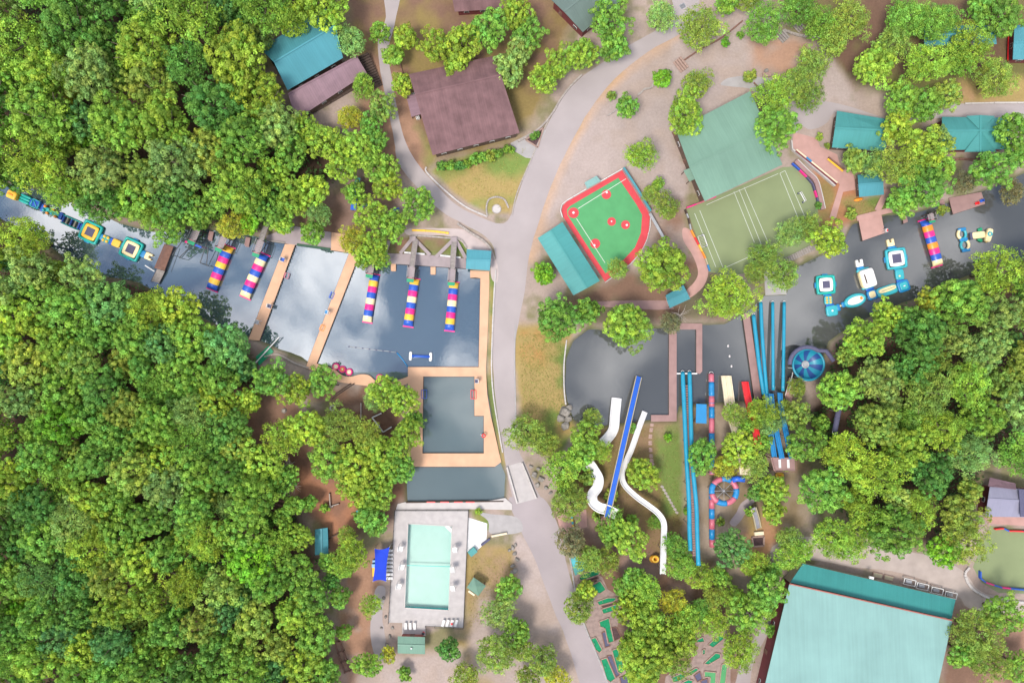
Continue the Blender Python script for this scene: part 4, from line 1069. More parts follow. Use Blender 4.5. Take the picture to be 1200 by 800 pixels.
BOARDC = ['plastic_magenta', 'plastic_blue', 'plastic_yellow', 'plastic_red', 'plastic_blue', 'plastic_orange']
def boards(path, label, seg=3.2, cols=BOARDC, h=.9, wdt=.3):
    e = thing('board_wall', label, 'board wall', P(*path[0]))
    pts = along([P(*q) for q in path], seg)
    for i in range(len(pts) - 1):
        a, b = pts[i][0], pts[i + 1][0]; d = (b - a).normalized() * .03
        MB().beam(a + d + Vector((0, 0, h / 2)), b - d + Vector((0, 0, h / 2)), wdt, h).build('panel', cols[i % len(cols)], e)
    return e
boards([(804, 244), (815, 240), (838, 231)], 'bright pink boards at the hall corner of the turf court', 3, ['plastic_magenta', 'plastic_pink'])
boards([(809, 270), (818, 287), (826, 303), (831, 318)], 'orange yellow and red boards along the curved pink path', 2.0, ['plastic_orange', 'plastic_red', 'plastic_yellow', 'plastic_orange', 'beige', 'plastic_sky'])
boards([(802, 246), (806, 256), (809, 270)], 'dark posts and boards at the corner of the turf court', 1.4, ['dark_wood', 'metal_grey'])
boards([(927, 192), (936, 200), (944, 208), (951, 216), (956, 232), (960, 246)], 'dark blue and red boards at the river end of the turf court', 2.2, ['plastic_blue', 'plastic_magenta', 'slate', 'slate', 'plastic_magenta', 'slate', 'plastic_blue', 'slate', 'plastic_red', 'slate'])
e = thing('retaining_wall', 'mauve walkway wall curving round the river end of the turf court', 'wall', P(955, 215))
wp = smooth_path([P(*q) for q in ((931, 189), (944, 202), (954, 212), (959, 228), (963, 246))], 4)
for i in range(len(wp) - 1): MB().beam(wp[i] + Vector((0, 0, .45)), wp[i + 1] + Vector((0, 0, .45)), 1.1, .9).build('wall_block', 'mauve_deck', e)
for i in range(len(wp) - 1): MB().beam(wp[i] + Vector((.5, .2, 1.0)), wp[i + 1] + Vector((.5, .2, 1.0)), .2, .12).build('coping', 'pale_concrete', e)
e = thing('terrace_bench', 'long pale yellow bench with dark back along the pink terrace', 'bench', P(958, 195))
MB().beam(P(933, 175.5, .45), P(981, 214.5, .45), .55, .12).build('seat', 'cream', e); MB().beam(P(931.5, 177.5, .6), P(979.5, 216.5, .6), .35, 1.2).build('back', 'maroon', e)
MB().beam(P(928, 175, .5), P(978, 218, .5), .35, 1.0).build('rail', 'pale_concrete', e)
MB().beam(P(927, 165, .5), P(928, 175, .5), .35, 1.0).build('rail', 'pale_concrete', e)
for t in (.05, .35, .65, .95):
    q = lerp2((933, 175.5), (981, 214.5), t); MB().box((*P(*q)[:2], .2), (.3, .3, .4), -.7).build('leg', 'brown_wood', e)
MB().beam(P(945, 184.5, .56), P(951, 189.5, .56), .5, .1).build('cushion', 'plastic_sky', e)
e = thing('terrace_bench', 'short yellow bench on the pink terrace beside trees', 'bench', P(979, 193))
MB().beam(P(970, 186, .5), P(988, 200.5, .5), .55, .14).build('seat', 'plastic_yellow', e); MB().beam(P(971, 184.5, .7), P(989, 199, .7), .3, .6).build('back', 'brown_wood', e)
for t in (.1, .9):
    q = lerp2((970, 186), (988, 200.5), t); MB().box((*P(*q)[:2], .2), (.3, .3, .4), -.7).build('leg', 'brown_wood', e)

ct = thing('turf_court', 'pale olive turf court cut off by the edge beside the lavender roof', 'sports court', P(1185, 650))
MB().sheet([P(*p) for p in ((1160, 616), (1225, 622), (1225, 696), (1170, 694), (1150, 682), (1140, 664))], .045).build('turf', 'turf_olive', ct)
boards([(1147, 668), (1147, 676), (1153, 681), (1172, 687), (1222, 692)], 'blue and pink zigzag boards along the lower side of the corner court', 2.4, ['plastic_blue', 'plastic_blue', 'plastic_magenta', 'plastic_blue', 'plastic_magenta'])
boards([(1164, 619), (1174, 618), (1180, 621), (1188, 621), (1225, 623)], 'blue and pink boards along the upper side of the corner court', 2.0, ['plastic_red', 'plastic_blue', 'plastic_red'])
def low_wall(path, label, m='stone', w=.45, h=.5, seg=1.6, name='stone_wall', piece='stone'):
    e = thing(name, label, 'wall', P(*path[0])); r = random.Random(len(label))
    pts = along([P(p[0], p[1]) for p in smooth_path(path, 4)], seg)
    for i in range(len(pts) - 1):
        a, b = pts[i][0], pts[i + 1][0]; d = (b - a).normalized() * .025; hh = h * r.uniform(.9, 1.12)
        MB().beam(a + d + Vector((0, 0, hh / 2 - .05)), b - d + Vector((0, 0, hh / 2 - .05)), w * r.uniform(.9, 1.1), hh + .1).build(piece, m, e)
    return e
low_wall([(1135, 664), (1130, 672), (1136, 686), (1150, 696), (1172, 703), (1222, 706)], 'pale low wall bending round the corner court', 'pale_concrete', .6)
low_wall([(607, 166), (622, 158), (636, 147), (648, 132), (656, 118), (668, 102), (682, 88)], 'stone kerb along the left of the road above the dry lawn', 'stone')
low_wall([(600, 252), (606, 226), (622, 188), (634, 160), (646, 134)], 'pale kerb along the road beside the dry lawn', 'stone', .3, .22)
low_wall([(500, 196), (500, 202), (520, 222), (545, 242), (571, 254)], 'low pale kerb under the dry lawn beside the lane', 'pale_concrete', .4, .3)
low_wall([(571, 254), (570, 243), (573, 234), (582, 231), (591, 234), (596, 244)], 'curved stone kerb round the stone medallion', 'stone', .4, .35)
low_wall([(536, 262), (550, 272), (566, 282), (575, 292), (580, 304)], 'stone wall curving from the lane to the teal pavilion', 'stone', .5, .6)
low_wall([(581, 316), (579, 345), (577, 390), (576, 430), (578, 462), (583, 495), (589, 530)], 'pale kerb between the road and the orange dock', 'pale_concrete', .35, .3)
low_wall([(604, 380), (603, 420), (604, 470), (605, 520)], 'pale kerb along the pond side of the road', 'concrete', .3, .16)
low_wall([(664, 398), (661, 425), (661, 455), (663, 474)], 'thin pale wall along the left bank of the round pond', 'pale_concrete', .35, .3)
low_wall([(1130, 122), (1170, 121), (1222, 121)], 'pale kerb along the upper lane in the corner', 'pale_concrete', .4, .4)
low_wall([(660, 630), (668, 655), (672, 680), (678, 712), (690, 745), (704, 778), (712, 800)], 'pale kerb between the lower road and the mini golf', 'concrete', .4, .25)
low_wall([(918, 36), (928, 40), (945, 44), (965, 46)], 'grey stone wall near the upper log steps', 'stone', .6, .6)
low_wall([(800, 72), (812, 64), (824, 56), (845, 45), (870, 25)], 'timber retaining edge above the plaza steps', 'brown_wood', .35, .4, 2.4, 'timber_edge', 'timber')
low_wall([(747, 112), (752, 108), (755, 105), (763, 103), (766, 97)], 'stepped stone edge on the sandy plaza', 'stone', .5, .35)
low_wall([(711, 136), (718, 132), (724, 127)], 'short stone edge below the lone plaza tree', 'stone', .4, .3)
low_wall([(788, 155), (796, 172), (806, 196), (812, 210)], 'brown timber edge along the sea green hall', 'brown_wood', .5, .5, 2.0, 'timber_edge', 'timber')
low_wall([(310, 418), (326, 415), (345, 425), (362, 431)], 'pale timber edge on the bank between the orange docks', 'pale_twig', .35, .35, 2.0, 'timber_edge', 'timber')
low_wall([(467, 55), (470, 80), (478, 105)], 'brown timber edge beside the lane near the brown hall', 'brown_wood', .35, .4, 2, 'timber_edge', 'timber')
low_wall([(1168, 190), (1130, 187), (1105, 188)], 'low dark retaining wall below the cross gabled cabin', 'brown_wood', .5, .6, 2, 'timber_edge', 'timber')
low_wall([(883, 97), (893, 108), (902, 118)], 'short timber edge at the top of the sea green hall', 'brown_wood', .35, .3, 2, 'timber_edge', 'timber')
c = P(582, 245); e = thing('stone_medallion', 'round pale stone disc in the tarmac by the dry lawn', 'paving', c)
b = MB(); b.ring((c.x, c.y, .05), 1.15, .12, 28, 6).build('rim', 'stone', e); b = MB(); disc(b, c, 1.1, .06); b.build('disc', 'pale_concrete', e)
e = thing('planter', 'triangular brick edged planter beside the road', 'planter', P(627, 162))
tri = [P(616, 164), P(637, 150), P(630, 173)]
for i in range(3): MB().beam(tri[i] + Vector((0, 0, .15)), tri[(i + 1) % 3] + Vector((0, 0, .15)), .35, .35).build('edging', 'brick_edge', e)
MB().sheet(tri, .1).build('bed', 'mulch', e)

def steps(name, label, a, b, n, w, m, z0=0.0, z1=1.2, cat='steps'):
    e = thing(name, label, cat, P(*a)); A, B = P(*a), P(*b); d = (B - A).normalized(); s = Vector((-d.y, d.x, 0))
    L = (B - A).length / n
    for i in range(n):
        c = A + d * (L * (i + .5)); z = z0 + (z1 - z0) * (i + 1) / n
        MB().box((c.x, c.y, z / 2 + .05), (L * .82, w, max(.15, z)), math.atan2(d.y, d.x)).build('tread', m, e)
    return e
steps('log_steps', 'long flight of dark log steps beside the plum roofed building', (440, 104), (424, 68), 14, 4.2, 'dark_wood', 0, 1.6)
steps('timber_steps', 'tan timber steps on the sandy plaza', (793, 80), (802, 73), 4, 3.4, 'brick_edge', 0, .6)
steps('timber_steps', 'grey steps near the upper corner trees', (913, 47), (921, 40), 4, 2.6, 'grey_wood', 0, .6)
steps('timber_steps', 'pale steps by the wall above the sandy clearing', (932, 35), (939, 29), 4, 2.4, 'grey_wood', 0, .6)
steps('timber_steps', 'grey steps left of the red railing in the corner', (1168, 38), (1174, 28), 4, 2.2, 'grey_wood', 0, .6)
c = P(898, 88); e = thing('boulder_bench', 'small stone seat with a tan slab at the edge of the plaza', 'bench', c)
MB().box((c.x, c.y, .35), (2.2, 1.2, .3), .1).build('slab', 'brick_edge', e); MB().puff((c.x - .2, c.y + .9, .5), (1.2, 1.0, 1.0), .4, .8).build('boulder', 'rock', e); MB().box((c.x, c.y, .1), (1.6, .8, .2), .1).build('base', 'stone', e)
c = P(800, 7.5); e = thing('drain_cover', 'dark square drain grate in the road at the upper edge', 'grate', c)
MB().box((c.x, c.y, .04), (1.5, 1.3, .05), .5).build('frame', 'metal_grey', e)
for k in range(6): MB().box((c.x + math.cos(.5) * (k - 2.5) * .22, c.y + math.sin(.5) * (k - 2.5) * .22, .075), (.1, 1.1, .03), .5).build('bar', 'dark_metal', e)

# ------------------------------------------------------------------ docks
def dock(name, label, pix, m, z=.12, th=.3, piles=True, cat='dock', edge='dark_wood', smooth=False, pad=True):
    pts = [P(p[0], p[1], z) for p in (smooth_path(pix, 4, True) if smooth else pix)]
    c = sum(pts, Vector()) / len(pts); e = thing(name, label, cat, (c.x, c.y, WATER_Z))
    MB().prism([tuple(p) for p in pts], z - th, z).build('deck', m, e)
    n = len(pts)
    if not smooth:
        for i in range(n):
            a, b = pts[i], pts[(i + 1) % n]
            MB().beam(Vector((a.x, a.y, z - .2)), Vector((b.x, b.y, z - .2)), .14, .22).build('edge_beam', edge, e)
    if piles:
        ar = []
        for i in range(n): ar += along([pts[i], pts[(i + 1) % n]], 7.0)[:-1]
        for p, d in ar[::1 if len(ar) < 14 else 2]:
            q = p.lerp(c, .02); MB().tube([(q.x, q.y, -1.9), (q.x, q.y, z - .31)], .14, 7).build('pile', 'dark_wood', e)
    return e
d1 = dock('dock', 'long orange dock nearest the woods, straight across the lake', [(334, 286), (346, 286), (304, 399), (291, 398)], 'orange_deck')
d2 = dock('dock', 'orange dock with a bent foot, middle of the lake', [(409, 297), (421, 298), (371, 426), (386, 430), (397, 437), (390, 444), (358, 431)], 'orange_deck')
def shadow_posts(e, a, b, n):  # dark posts added to stand in for slat shadows along the dock edges
    for k in range(n):
        p = P(*lerp2(a, b, (k + .5) / n), .0); MB().tube([(p.x, p.y, -.55), (p.x, p.y, .02)], .16, 7).build('shadow_post', 'dark_metal', e)
shadow_posts(d1, (346.4, 288), (304.5, 398), 26); shadow_posts(d2, (421.4, 299), (371.5, 425), 28); shadow_posts(d1, (333.4, 292), (291, 396), 16)
e = dock('dock', 'orange dock framing the square swim bay', [(551, 317), (573, 318), (573.5, 330), (571, 400), (569.5, 425), (571, 462), (577, 495), (587.5, 541), (580, 546.5), (486, 546.5), (478, 546), (478, 430), (561, 430), (563, 326), (557, 325), (551, 325.5)] , 'orange_deck')
# the bay's opening is cut by building the frame from pieces
for ch in list(e.children):
    if ch.name.split('.')[0] in ('deck', 'edge_beam', 'pile'): bpy.data.objects.remove(ch)
frame = [[(551, 317), (573, 318), (573.5, 330), (563, 326), (557, 325), (551, 325.5)], [(563, 326), (573.5, 330), (571, 400), (569.5, 430), (561, 430)], [(478, 430), (569.5, 430), (569.8, 441), (478, 441)],
         [(478, 441), (496, 441), (495, 531), (478, 531)], [(478, 531), (585, 531), (587.5, 541), (580, 546.5), (478, 546.5)], [(556, 441), (569.8, 441), (571, 462), (575, 487), (556, 487)], [(567, 487), (575, 487), (577, 495), (585, 531), (567, 531)]]
for i, f in enumerate(frame):
    MB().prism([tuple(P(*q, .12)) for q in f], -.18, .12 + .0015 * (i % 3)).build('deck', 'orange_deck', e)
for a, b in (((561, 430), (478, 430)), ((496, 441), (556, 441)), ((496, 441), (495, 531)), ((495, 531), (567, 531)), ((567, 531), (567, 487)), ((567, 487), (556, 487)), ((556, 487), (556, 441)), ((478, 546.5), (580, 546.5)), ((563, 326), (561, 430)), ((551, 325.5), (563, 326))):
    MB().beam(P(*a, -.06), P(*b, -.06), .16, .3).build('edge_beam', 'dark_wood', e)
for q in ((480, 432), (520, 432), (558, 432), (494, 480), (494, 520), (530, 533), (560, 533), (558, 465), (568, 510), (500, 545), (540, 545), (575, 545), (563, 370), (562, 400)):
    p = P(*q); MB().tube([(p.x, p.y, -1.9), (p.x, p.y, -.2)], .14, 7).build('pile', 'dark_wood', e)
e = dock('dock', 'curved orange landing beside the round pink floats', [(390, 432), (402, 440), (412, 441), (422, 438.5), (432, 439.5), (440, 446), (448, 450), (470, 444), (480, 441), (480, 448), (455, 456), (430, 452), (408, 449), (392, 445)], 'orange_deck', .1, smooth=True)
e = dock('boardwalk', 'grey pink boardwalk along the head of the lake under trees', [(312, 276), (345, 265), (388, 272), (388, 291), (346, 287), (312, 282)], 'grey_deck', .16)
MB().beam(P(348, 286.5, .2), P(387, 292, .2), .5, .35).build('kerb', 'wall_green', e)
MB().beam(P(312, 281.5, .2), P(334, 284.5, .2), .4, .35).build('kerb', 'grey_wood', e)
e = dock('dock', 'orange square landing at the head of the bent dock', [(388.5, 272), (408, 275), (411, 296.5), (387.5, 293)], 'orange_deck', .13)
e = dock('boardwalk', 'grey boardwalk below the timber trusses and launch platforms', [(447, 296.5), (500, 298.5), (546, 303), (546, 314.5), (445, 308)], 'grey_deck', .16)
# truss walks behind the boardwalk
trs = thing('truss_walk', 'grey zigzag timber ramps behind the launch platforms', 'ramp', P(500, 290))
for a, b in (((469, 297), (482, 281)), ((486, 280), (504, 299)), ((511, 301), (531, 281)), ((534, 281), (546, 303)), ((452, 296), (456, 282))):
    MB().beam(P(*a, .3), P(*b, .7), .9, .16).build('ramp', 'grey_deck', trs)
for q in ((484, 280), (532, 281)): MB().box((*P(*q)[:2], .4), (1.6, 1.2, .8)).build('landing', 'grey_deck', trs)
low_wall([(482, 276), (500, 277), (525, 279), (540, 281), (547, 291)], 'stone edging behind the zigzag timber ramps', 'stone', .35, .4)
low_wall([(474, 296), (498, 298)], 'white bench rail at the left foot of the zigzag ramps', 'white', .4, .5, 2.5, 'long_bench', 'board')
low_wall([(516, 299.5), (540, 302)], 'white bench rail at the right foot of the zigzag ramps', 'white', .4, .5, 2.5, 'long_bench', 'board')
low_wall([(483, 270), (505, 271), (526, 273.5)], 'yellow bench along the path above the zigzag ramps', 'plastic_yellow', .45, .5, 1.3, 'long_bench', 'board')
for i, q in enumerate(((461, 313), (507.5, 317))):
    c = P(*q); e = thing('swim_ladder_platform', ('left', 'right')[i] + ' little orange swim step below the grey boardwalk', 'platform', c, 'swim steps')
    MB().box((c.x, c.y, 0), (1.3, 1.9, .14), 0).build('step', 'orange_deck', e); MB().box((c.x, c.y - .9, -.3), (1.1, .3, .12)).build('rung', 'orange_deck', e)
    for s_ in (-.5, .5): MB().box((c.x + s_, c.y, -.9), (.12, .12, 1.7)).build('leg', 'dark_wood', e)
e = dock('footbridge', 'brown plank footbridge between the woods and the lake', [(193, 286), (203, 289), (192.5, 317), (181, 314)], 'brown_wood', .5, .2, cat='footbridge')
for ch in list(e.children):
    if ch.name.split('.')[0] == 'deck': bpy.data.objects.remove(ch)
for k in range(24):
    a = lerp2((193, 286), (181, 314), k / 24); a2 = lerp2((193, 286), (181, 314), (k + .92) / 24); b = lerp2((203, 289), (192.5, 317), k / 24); b2 = lerp2((203, 289), (192.5, 317), (k + .92) / 24)
    MB().prism([tuple(P(*q, .5)) for q in (a, b, b2, a2)], .42, .5 + .01 * (k % 2)).build('plank', 'brown_wood', e)
for a, b in (((193, 286), (181, 314)), ((203, 289), (192.5, 317))): MB().beam(P(*a, 1.3), P(*b, 1.3), .12, .1).build('rail', 'brown_wood', e)
e = thing('gangway', 'grey plank ramp at the foot of the brown footbridge', 'ramp', P(184, 325))
for k in range(10):
    a = lerp2((184, 316), (177, 330), k / 10); MB().beam(P(a[0], a[1], .4 - k * .03), P(a[0] + 9, a[1] + 2.5, .4 - k * .03), .33, .09).build('plank', 'grey_wood', e)
MB().beam(P(170, 311, .7), P(181, 318, .7), .25, .15).build('rail', 'white', e)
for a, b in (((184, 316), (177, 330)), ((193, 318), (186, 333))): MB().beam(P(*a, .22), P(*b, -.1), .15, .2).build('joist', 'dark_wood', e)
for i, q in enumerate(((247, 276), (290, 283))):
    c = P(*q); e = thing('swim_ladder_platform', ('farther', 'nearer')[i] + ' mauve swim step among the left launch platforms', 'platform', c, 'mauve swim steps')
    MB().box((c.x, c.y, 0), (1.2, 2.2, .16), -.2).build('step', 'mauve_deck', e); MB().box((c.x - .2, c.y - 1.2, -.3), (1.0, .3, .12), -.2).build('rung', 'mauve_deck', e)
    for s_ in (-.45, .45): MB().box((c.x + s_, c.y, -.9), (.12, .12, 1.7)).build('leg', 'dark_wood', e)
MD = [('mauve dock running down the round pond to the stepping stones', [[(784, 378), (793, 378), (793, 493.5), (784, 486)], [(763, 486), (784, 486), (793, 493.5), (763, 494)]]),
      ('short mauve dock arm beside the pond cutting', [[(793.3, 378.5), (823, 379), (823, 386), (793.3, 386)], [(816, 386), (823, 386), (823, 435), (820, 438), (816, 437)]])]
for l, pcs in MD:
    c = P(*pcs[0][0]); e = thing('dock', l, 'dock', (c.x, c.y, WATER_Z))
    for i, f in enumerate(pcs): MB().prism([tuple(P(*q, .12)) for q in f], -.15, .12 + .002 * i).build('deck', 'mauve_deck', e)
    for f in pcs:
        for q in f:
            p = P(*q).lerp(P(*f[0]).lerp(P(*f[2]), .5), .08); MB().tube([(p.x, p.y, -1.9), (p.x, p.y, -.16)], .13, 7).build('pile', 'dark_wood', e)
e = dock('dock', 'mauve plank dock left of the blue tube slides', [(870, 368), (878, 366), (892.5, 466), (884, 467)], 'mauve_deck')
e = dock('dock', 'square mauve swimming dock above the inflatable course', [(1006, 257), (1033, 252), (1037, 273), (1011, 282)], 'pink_deck', .15)
e = thing('walkway', 'pink footbridge leading to the square swimming dock', 'walkway', P(1030, 250))
wk = [(1004, 256), (1020, 252), (1040, 247), (1057, 244)]
for i in range(3): MB().beam(P(*wk[i], .27), P(*wk[i + 1], .27), 1.35, .14).build('deck', 'pink_deck', e)
MB().beam(P(1028, 247, .26), P(1040, 222, .26), 1.6, .13).build('ramp', 'pink_deck', e)
e = dock('dock', 'wide mauve swimming dock near the figure eight floats', [(1112, 232), (1150, 225), (1154.5, 239), (1117, 251)], 'mauve_deck', .15)
e = dock('jetty', 'narrow mauve jetty left of the wide swimming dock', [(1101, 235), (1106, 234), (1109, 247), (1104, 248.5)], 'mauve_deck', .12, cat='jetty')
e = dock('jetty', 'narrow dark jetty under the tree by the square dock', [(1056, 245), (1061, 244), (1064, 260), (1059, 262)], 'mauve_deck', .12, cat='jetty')
e = dock('walkway', 'mauve plank walk to the round bowl slide', [(925, 442), (934, 444), (929, 462), (928, 478), (922, 478), (920, 463)], 'pink_deck', .5, .15, cat='walkway')
for a, b in (((928, 440), (920, 463)), ((936, 445), (930, 463))): MB().beam(P(*a, 1.4), P(*b, 1.4), .12, .1).build('rail', 'white', e)
e = thing('river_walk', 'dark plank walk along the river bank under the trees', 'walkway', P(940, 296))
for k in range(14):
    a = lerp2((922, 305), (958, 287), k / 14); MB().box((*P(*a)[:2], .25), (.52, 1.6, .1), .46).build('plank', 'grey_wood', e)

# dock furniture
def ring_float(px, py, label, m='plastic_magenta', c='plastic_yellow'):
    p = P(px, py); e = thing('round_float', label, 'float', (p.x, p.y, WATER_Z), 'round floats by the landing')
    MB().ring((p.x, p.y, -.15), .72, .25, 24, 10).build('tube', m, e, True); MB().puff((p.x, p.y, -.05), (1.2, 1.2, .42), 0, .8).build('cushion', c, e, True); MB().puff((p.x, p.y, .16), (.4, .4, .16), 0, .8).build('button', 'plastic_white', e, True)
ring_float(393.5, 429.5, 'pink float with pale centre, first in the row of three', c='plastic_cream'); ring_float(401.2, 432.6, 'pink float with orange centre, middle of the row of three', c='plastic_orange')
ring_float(409, 435.6, 'pink float with pale yellow centre, last in the row of three', c='plastic_cream'); ring_float(445, 442.5, 'lone pink float with yellow centre by the landing')
def guard_chair(px, py, dx, dy, label, cushion='plastic_blue', s=1.0, z=.13):
    c = P(px, py); a = pix_ang(dx, dy); e = thing('lifeguard_chair', label, 'chair', (c.x, c.y, z), 'lifeguard chairs')
    u = Vector((math.cos(a), math.sin(a), 0)); n = Vector((-u.y, u.x, 0))
    for i in (-1, 1):
        for j in (-1, 1):
            p = c + u * (i * .5 * s) + n * (j * .5 * s); q = c + u * (i * .35 * s) + n * (j * .35 * s)
            MB().beam(Vector((p.x, p.y, z)), Vector((q.x, q.y, 1.5 * s + z)), .1, .1).build('leg', 'white', e)
    MB().box((c.x, c.y, 1.5 * s + z), (.95 * s, .95 * s, .1), a).build('seat', cushion, e)
    b = c - u * .45 * s; MB().box((b.x, b.y, 1.95 * s + z), (.12, .95 * s, .9 * s), a).build('backrest', 'white', e)
    for j in (-1, 1):
        p = c + n * (j * .5 * s); MB().box((p.x, p.y, 1.8 * s + z), (.8 * s, .1, .1), a).build('armrest', 'white', e)
guard_chair(333.5, 305, 3, 1, 'blue seated lifeguard chair at the head of the long dock'); guard_chair(318.5, 359, 3, 1, 'purple seated lifeguard chair in the middle of the long dock', 'slate'); guard_chair(304, 377.5, 3, 1, 'grey lifeguard chair at the foot of the long dock', 'metal_grey')
guard_chair(385, 366, -3, -1, 'blue seated lifeguard chair on the bent dock', 'plastic_sky'); guard_chair(559, 446, -1, 0, 'lifeguard chair at the upper corner of the swim bay', 'slate'); guard_chair(491, 488, 1, 0, 'lifeguard chair on the tree side of the swim bay', 'slate')
def goal_frame(px, py, m, label, w=1.4, h=2.2, ang=0.0, z=.15):
    c = P(px, py); e = thing('swim_goal', label, 'goal', (c.x, c.y, z), 'small water goals on the docks'); u = Vector((math.cos(ang), math.sin(ang), 0)); n = Vector((-u.y, u.x, 0))
    for i in (-1, 1):
        p = c + n * (i * h / 2); MB().beam(p - u * (w / 2) + Vector((0, 0, z)), p + u * (w / 2) + Vector((0, 0, z)), .14, .14).build('side', m, e); MB().beam(p + Vector((0, 0, z)), p + Vector((0, 0, z + 1.1)), .12, .12).build('post', m, e)
    for i in (-1, 1):
        p = c + u * (i * w / 2); MB().beam(p - n * (h / 2) + Vector((0, 0, z)), p + n * (h / 2) + Vector((0, 0, z)), .13, .13).build('bar', m, e)
    MB().beam(c - n * (h / 2) + Vector((0, 0, z + 1.12)), c + n * (h / 2) + Vector((0, 0, z + 1.12)), .12, .12).build('crossbar', m, e)
goal_frame(497, 461.5, 'plastic_blue', 'blue framed goal on the swim bay dock'); goal_frame(555, 462, 'plastic_red', 'red framed goal on the swim bay dock'); goal_frame(336, 323, 'plastic_pink', 'pink framed ladder hanging off the long dock', 1.0, 1.4, -.3)
goal_frame(389, 346, 'plastic_blue', 'navy framed ladder on the bent dock', 1.0, 1.6, -.4); goal_frame(378, 384, 'plastic_orange', 'orange framed ladder on the bent dock', 1.2, 1.4, -.4)
c = P(567, 509.5); e = thing('life_ring', 'red life ring on its post by the swim bay', 'life ring', (c.x, c.y, .12))
MB().tube([(c.x, c.y, .12), (c.x, c.y, 1.2)], .07, 8).build('post', 'white', e); MB().ring((c.x, c.y, 1.25), .42, .14, 20, 8).build('ring', 'plastic_red', e, True)
MB().beam((c.x - .9, c.y + .2, .6), (c.x, c.y, .6), .1, .1).build('arm', 'white', e)
e = thing('see_saw_float', 'blue tube float with white ends floating above the orange dock', 'float', P(493, 417))
MB().tube([P(483, 417, -.2), P(493, 417.4, -.1), P(504, 417.8, -.2)], [.42, .34, .42], 12).build('tube', 'plastic_blue', e, True)
for q in ((481, 417), (504.5, 418)):
    c = P(*q); MB().puff((c.x, c.y, -.2), (.75, 2.3, .7), -.05, .5).build('end_float', 'plastic_white', e, True)
e = thing('swim_rope', 'dark floating swim line with a blue end leading to the orange dock', 'rope', P(440, 410, WATER_Z))
pp = [P(*q, WATER_Z + .05) for q in ((409, 406), (425, 408), (440, 410), (455, 411.5), (465, 413))]
MB().tube(pp, .09, 6).build('line', 'metal_grey', e, True)
MB().tube([P(465, 413, -.42), P(471, 420, -.42), P(478, 430, -.3)], .16, 8).build('blue_line', 'plastic_sky', e, True)
for k in range(8):
    q = pp[0].lerp(pp[-1], k / 7); q.z = WATER_Z + .06
    MB().puff(tuple(q), (.5, .3, .3), 0, .8, 10, 6).build('float', 'slate', e, True)
for i, q in enumerate(((853.7, 405.2), (855.5, 417.2), (857.7, 429))):
    c = P(*q); e = thing('buoy', ('upper', 'middle', 'lower')[i] + ' small white buoy on the pond near the striped tube', 'buoy', (c.x, c.y, WATER_Z), 'white buoys on the pond')
    MB().puff((c.x, c.y, WATER_Z + .15), (.45, .7, .5), 0, .8).build('ball', 'white', e, True); MB().tube([(c.x, c.y, WATER_Z + .3), (c.x, c.y, WATER_Z + .6)], .05, 6).build('stem', 'plastic_red', e)
for i, (q, m, w) in enumerate((((1142.5, 239), 'plastic_red', 'red'), ((1148.2, 236), 'plastic_blue', 'blue'))):
    c = P(*q); e = thing('deck_chair', f'{w} low chair on the wide swimming dock', 'chair', (c.x, c.y, .15), 'chairs on the wide dock')
    MB().box((c.x, c.y, .55), (.7, .7, .1), .3).build('seat', m, e); MB().box((c.x + .3, c.y + .1, .9), (.12, .7, .7), .3).build('backrest', m, e)
    for i2 in (-.28, .28):
        for j2 in (-.28, .28): MB().box((c.x + i2, c.y + j2, .33), (.08, .08, .36)).build('leg', 'white', e)
guard_chair(1035.5, 271, 1, 0, 'red seated lifeguard chair on the square swimming dock', 'plastic_red', .8)
e = thing('dam_wall', 'pale concrete dam between the lower lake and the pool deck', 'wall', P(535, 592))
MB().prism([tuple(P(*q)) for q in ((474, 588), (568, 587.5), (592, 583), (600, 590), (600, 597), (566, 596), (464, 596.5), (466, 590))], -1.9, .2).build('wall', 'pale_concrete', e)
MB().beam(P(476, 588.4, .25), P(590, 587, .25), .25, .3).build('edge', 'dark_wood', e)
for k, x in enumerate((505, 521, 537, 551)): MB().beam(P(x - 5, 588, .42), P(x + 5, 588, .42), .25, .1).build('pad', 'plastic_red', e)
for i, (pp, l) in enumerate((([(594, 546.5), (606, 589)], 'left'), ([(611.5, 541.5), (628.5, 583.5)], 'right'))):
    e = low_wall(pp, l + ' pale parapet of the road bridge', 'pale_concrete', .4, .7, 2.2, 'bridge_parapet', 'coping')

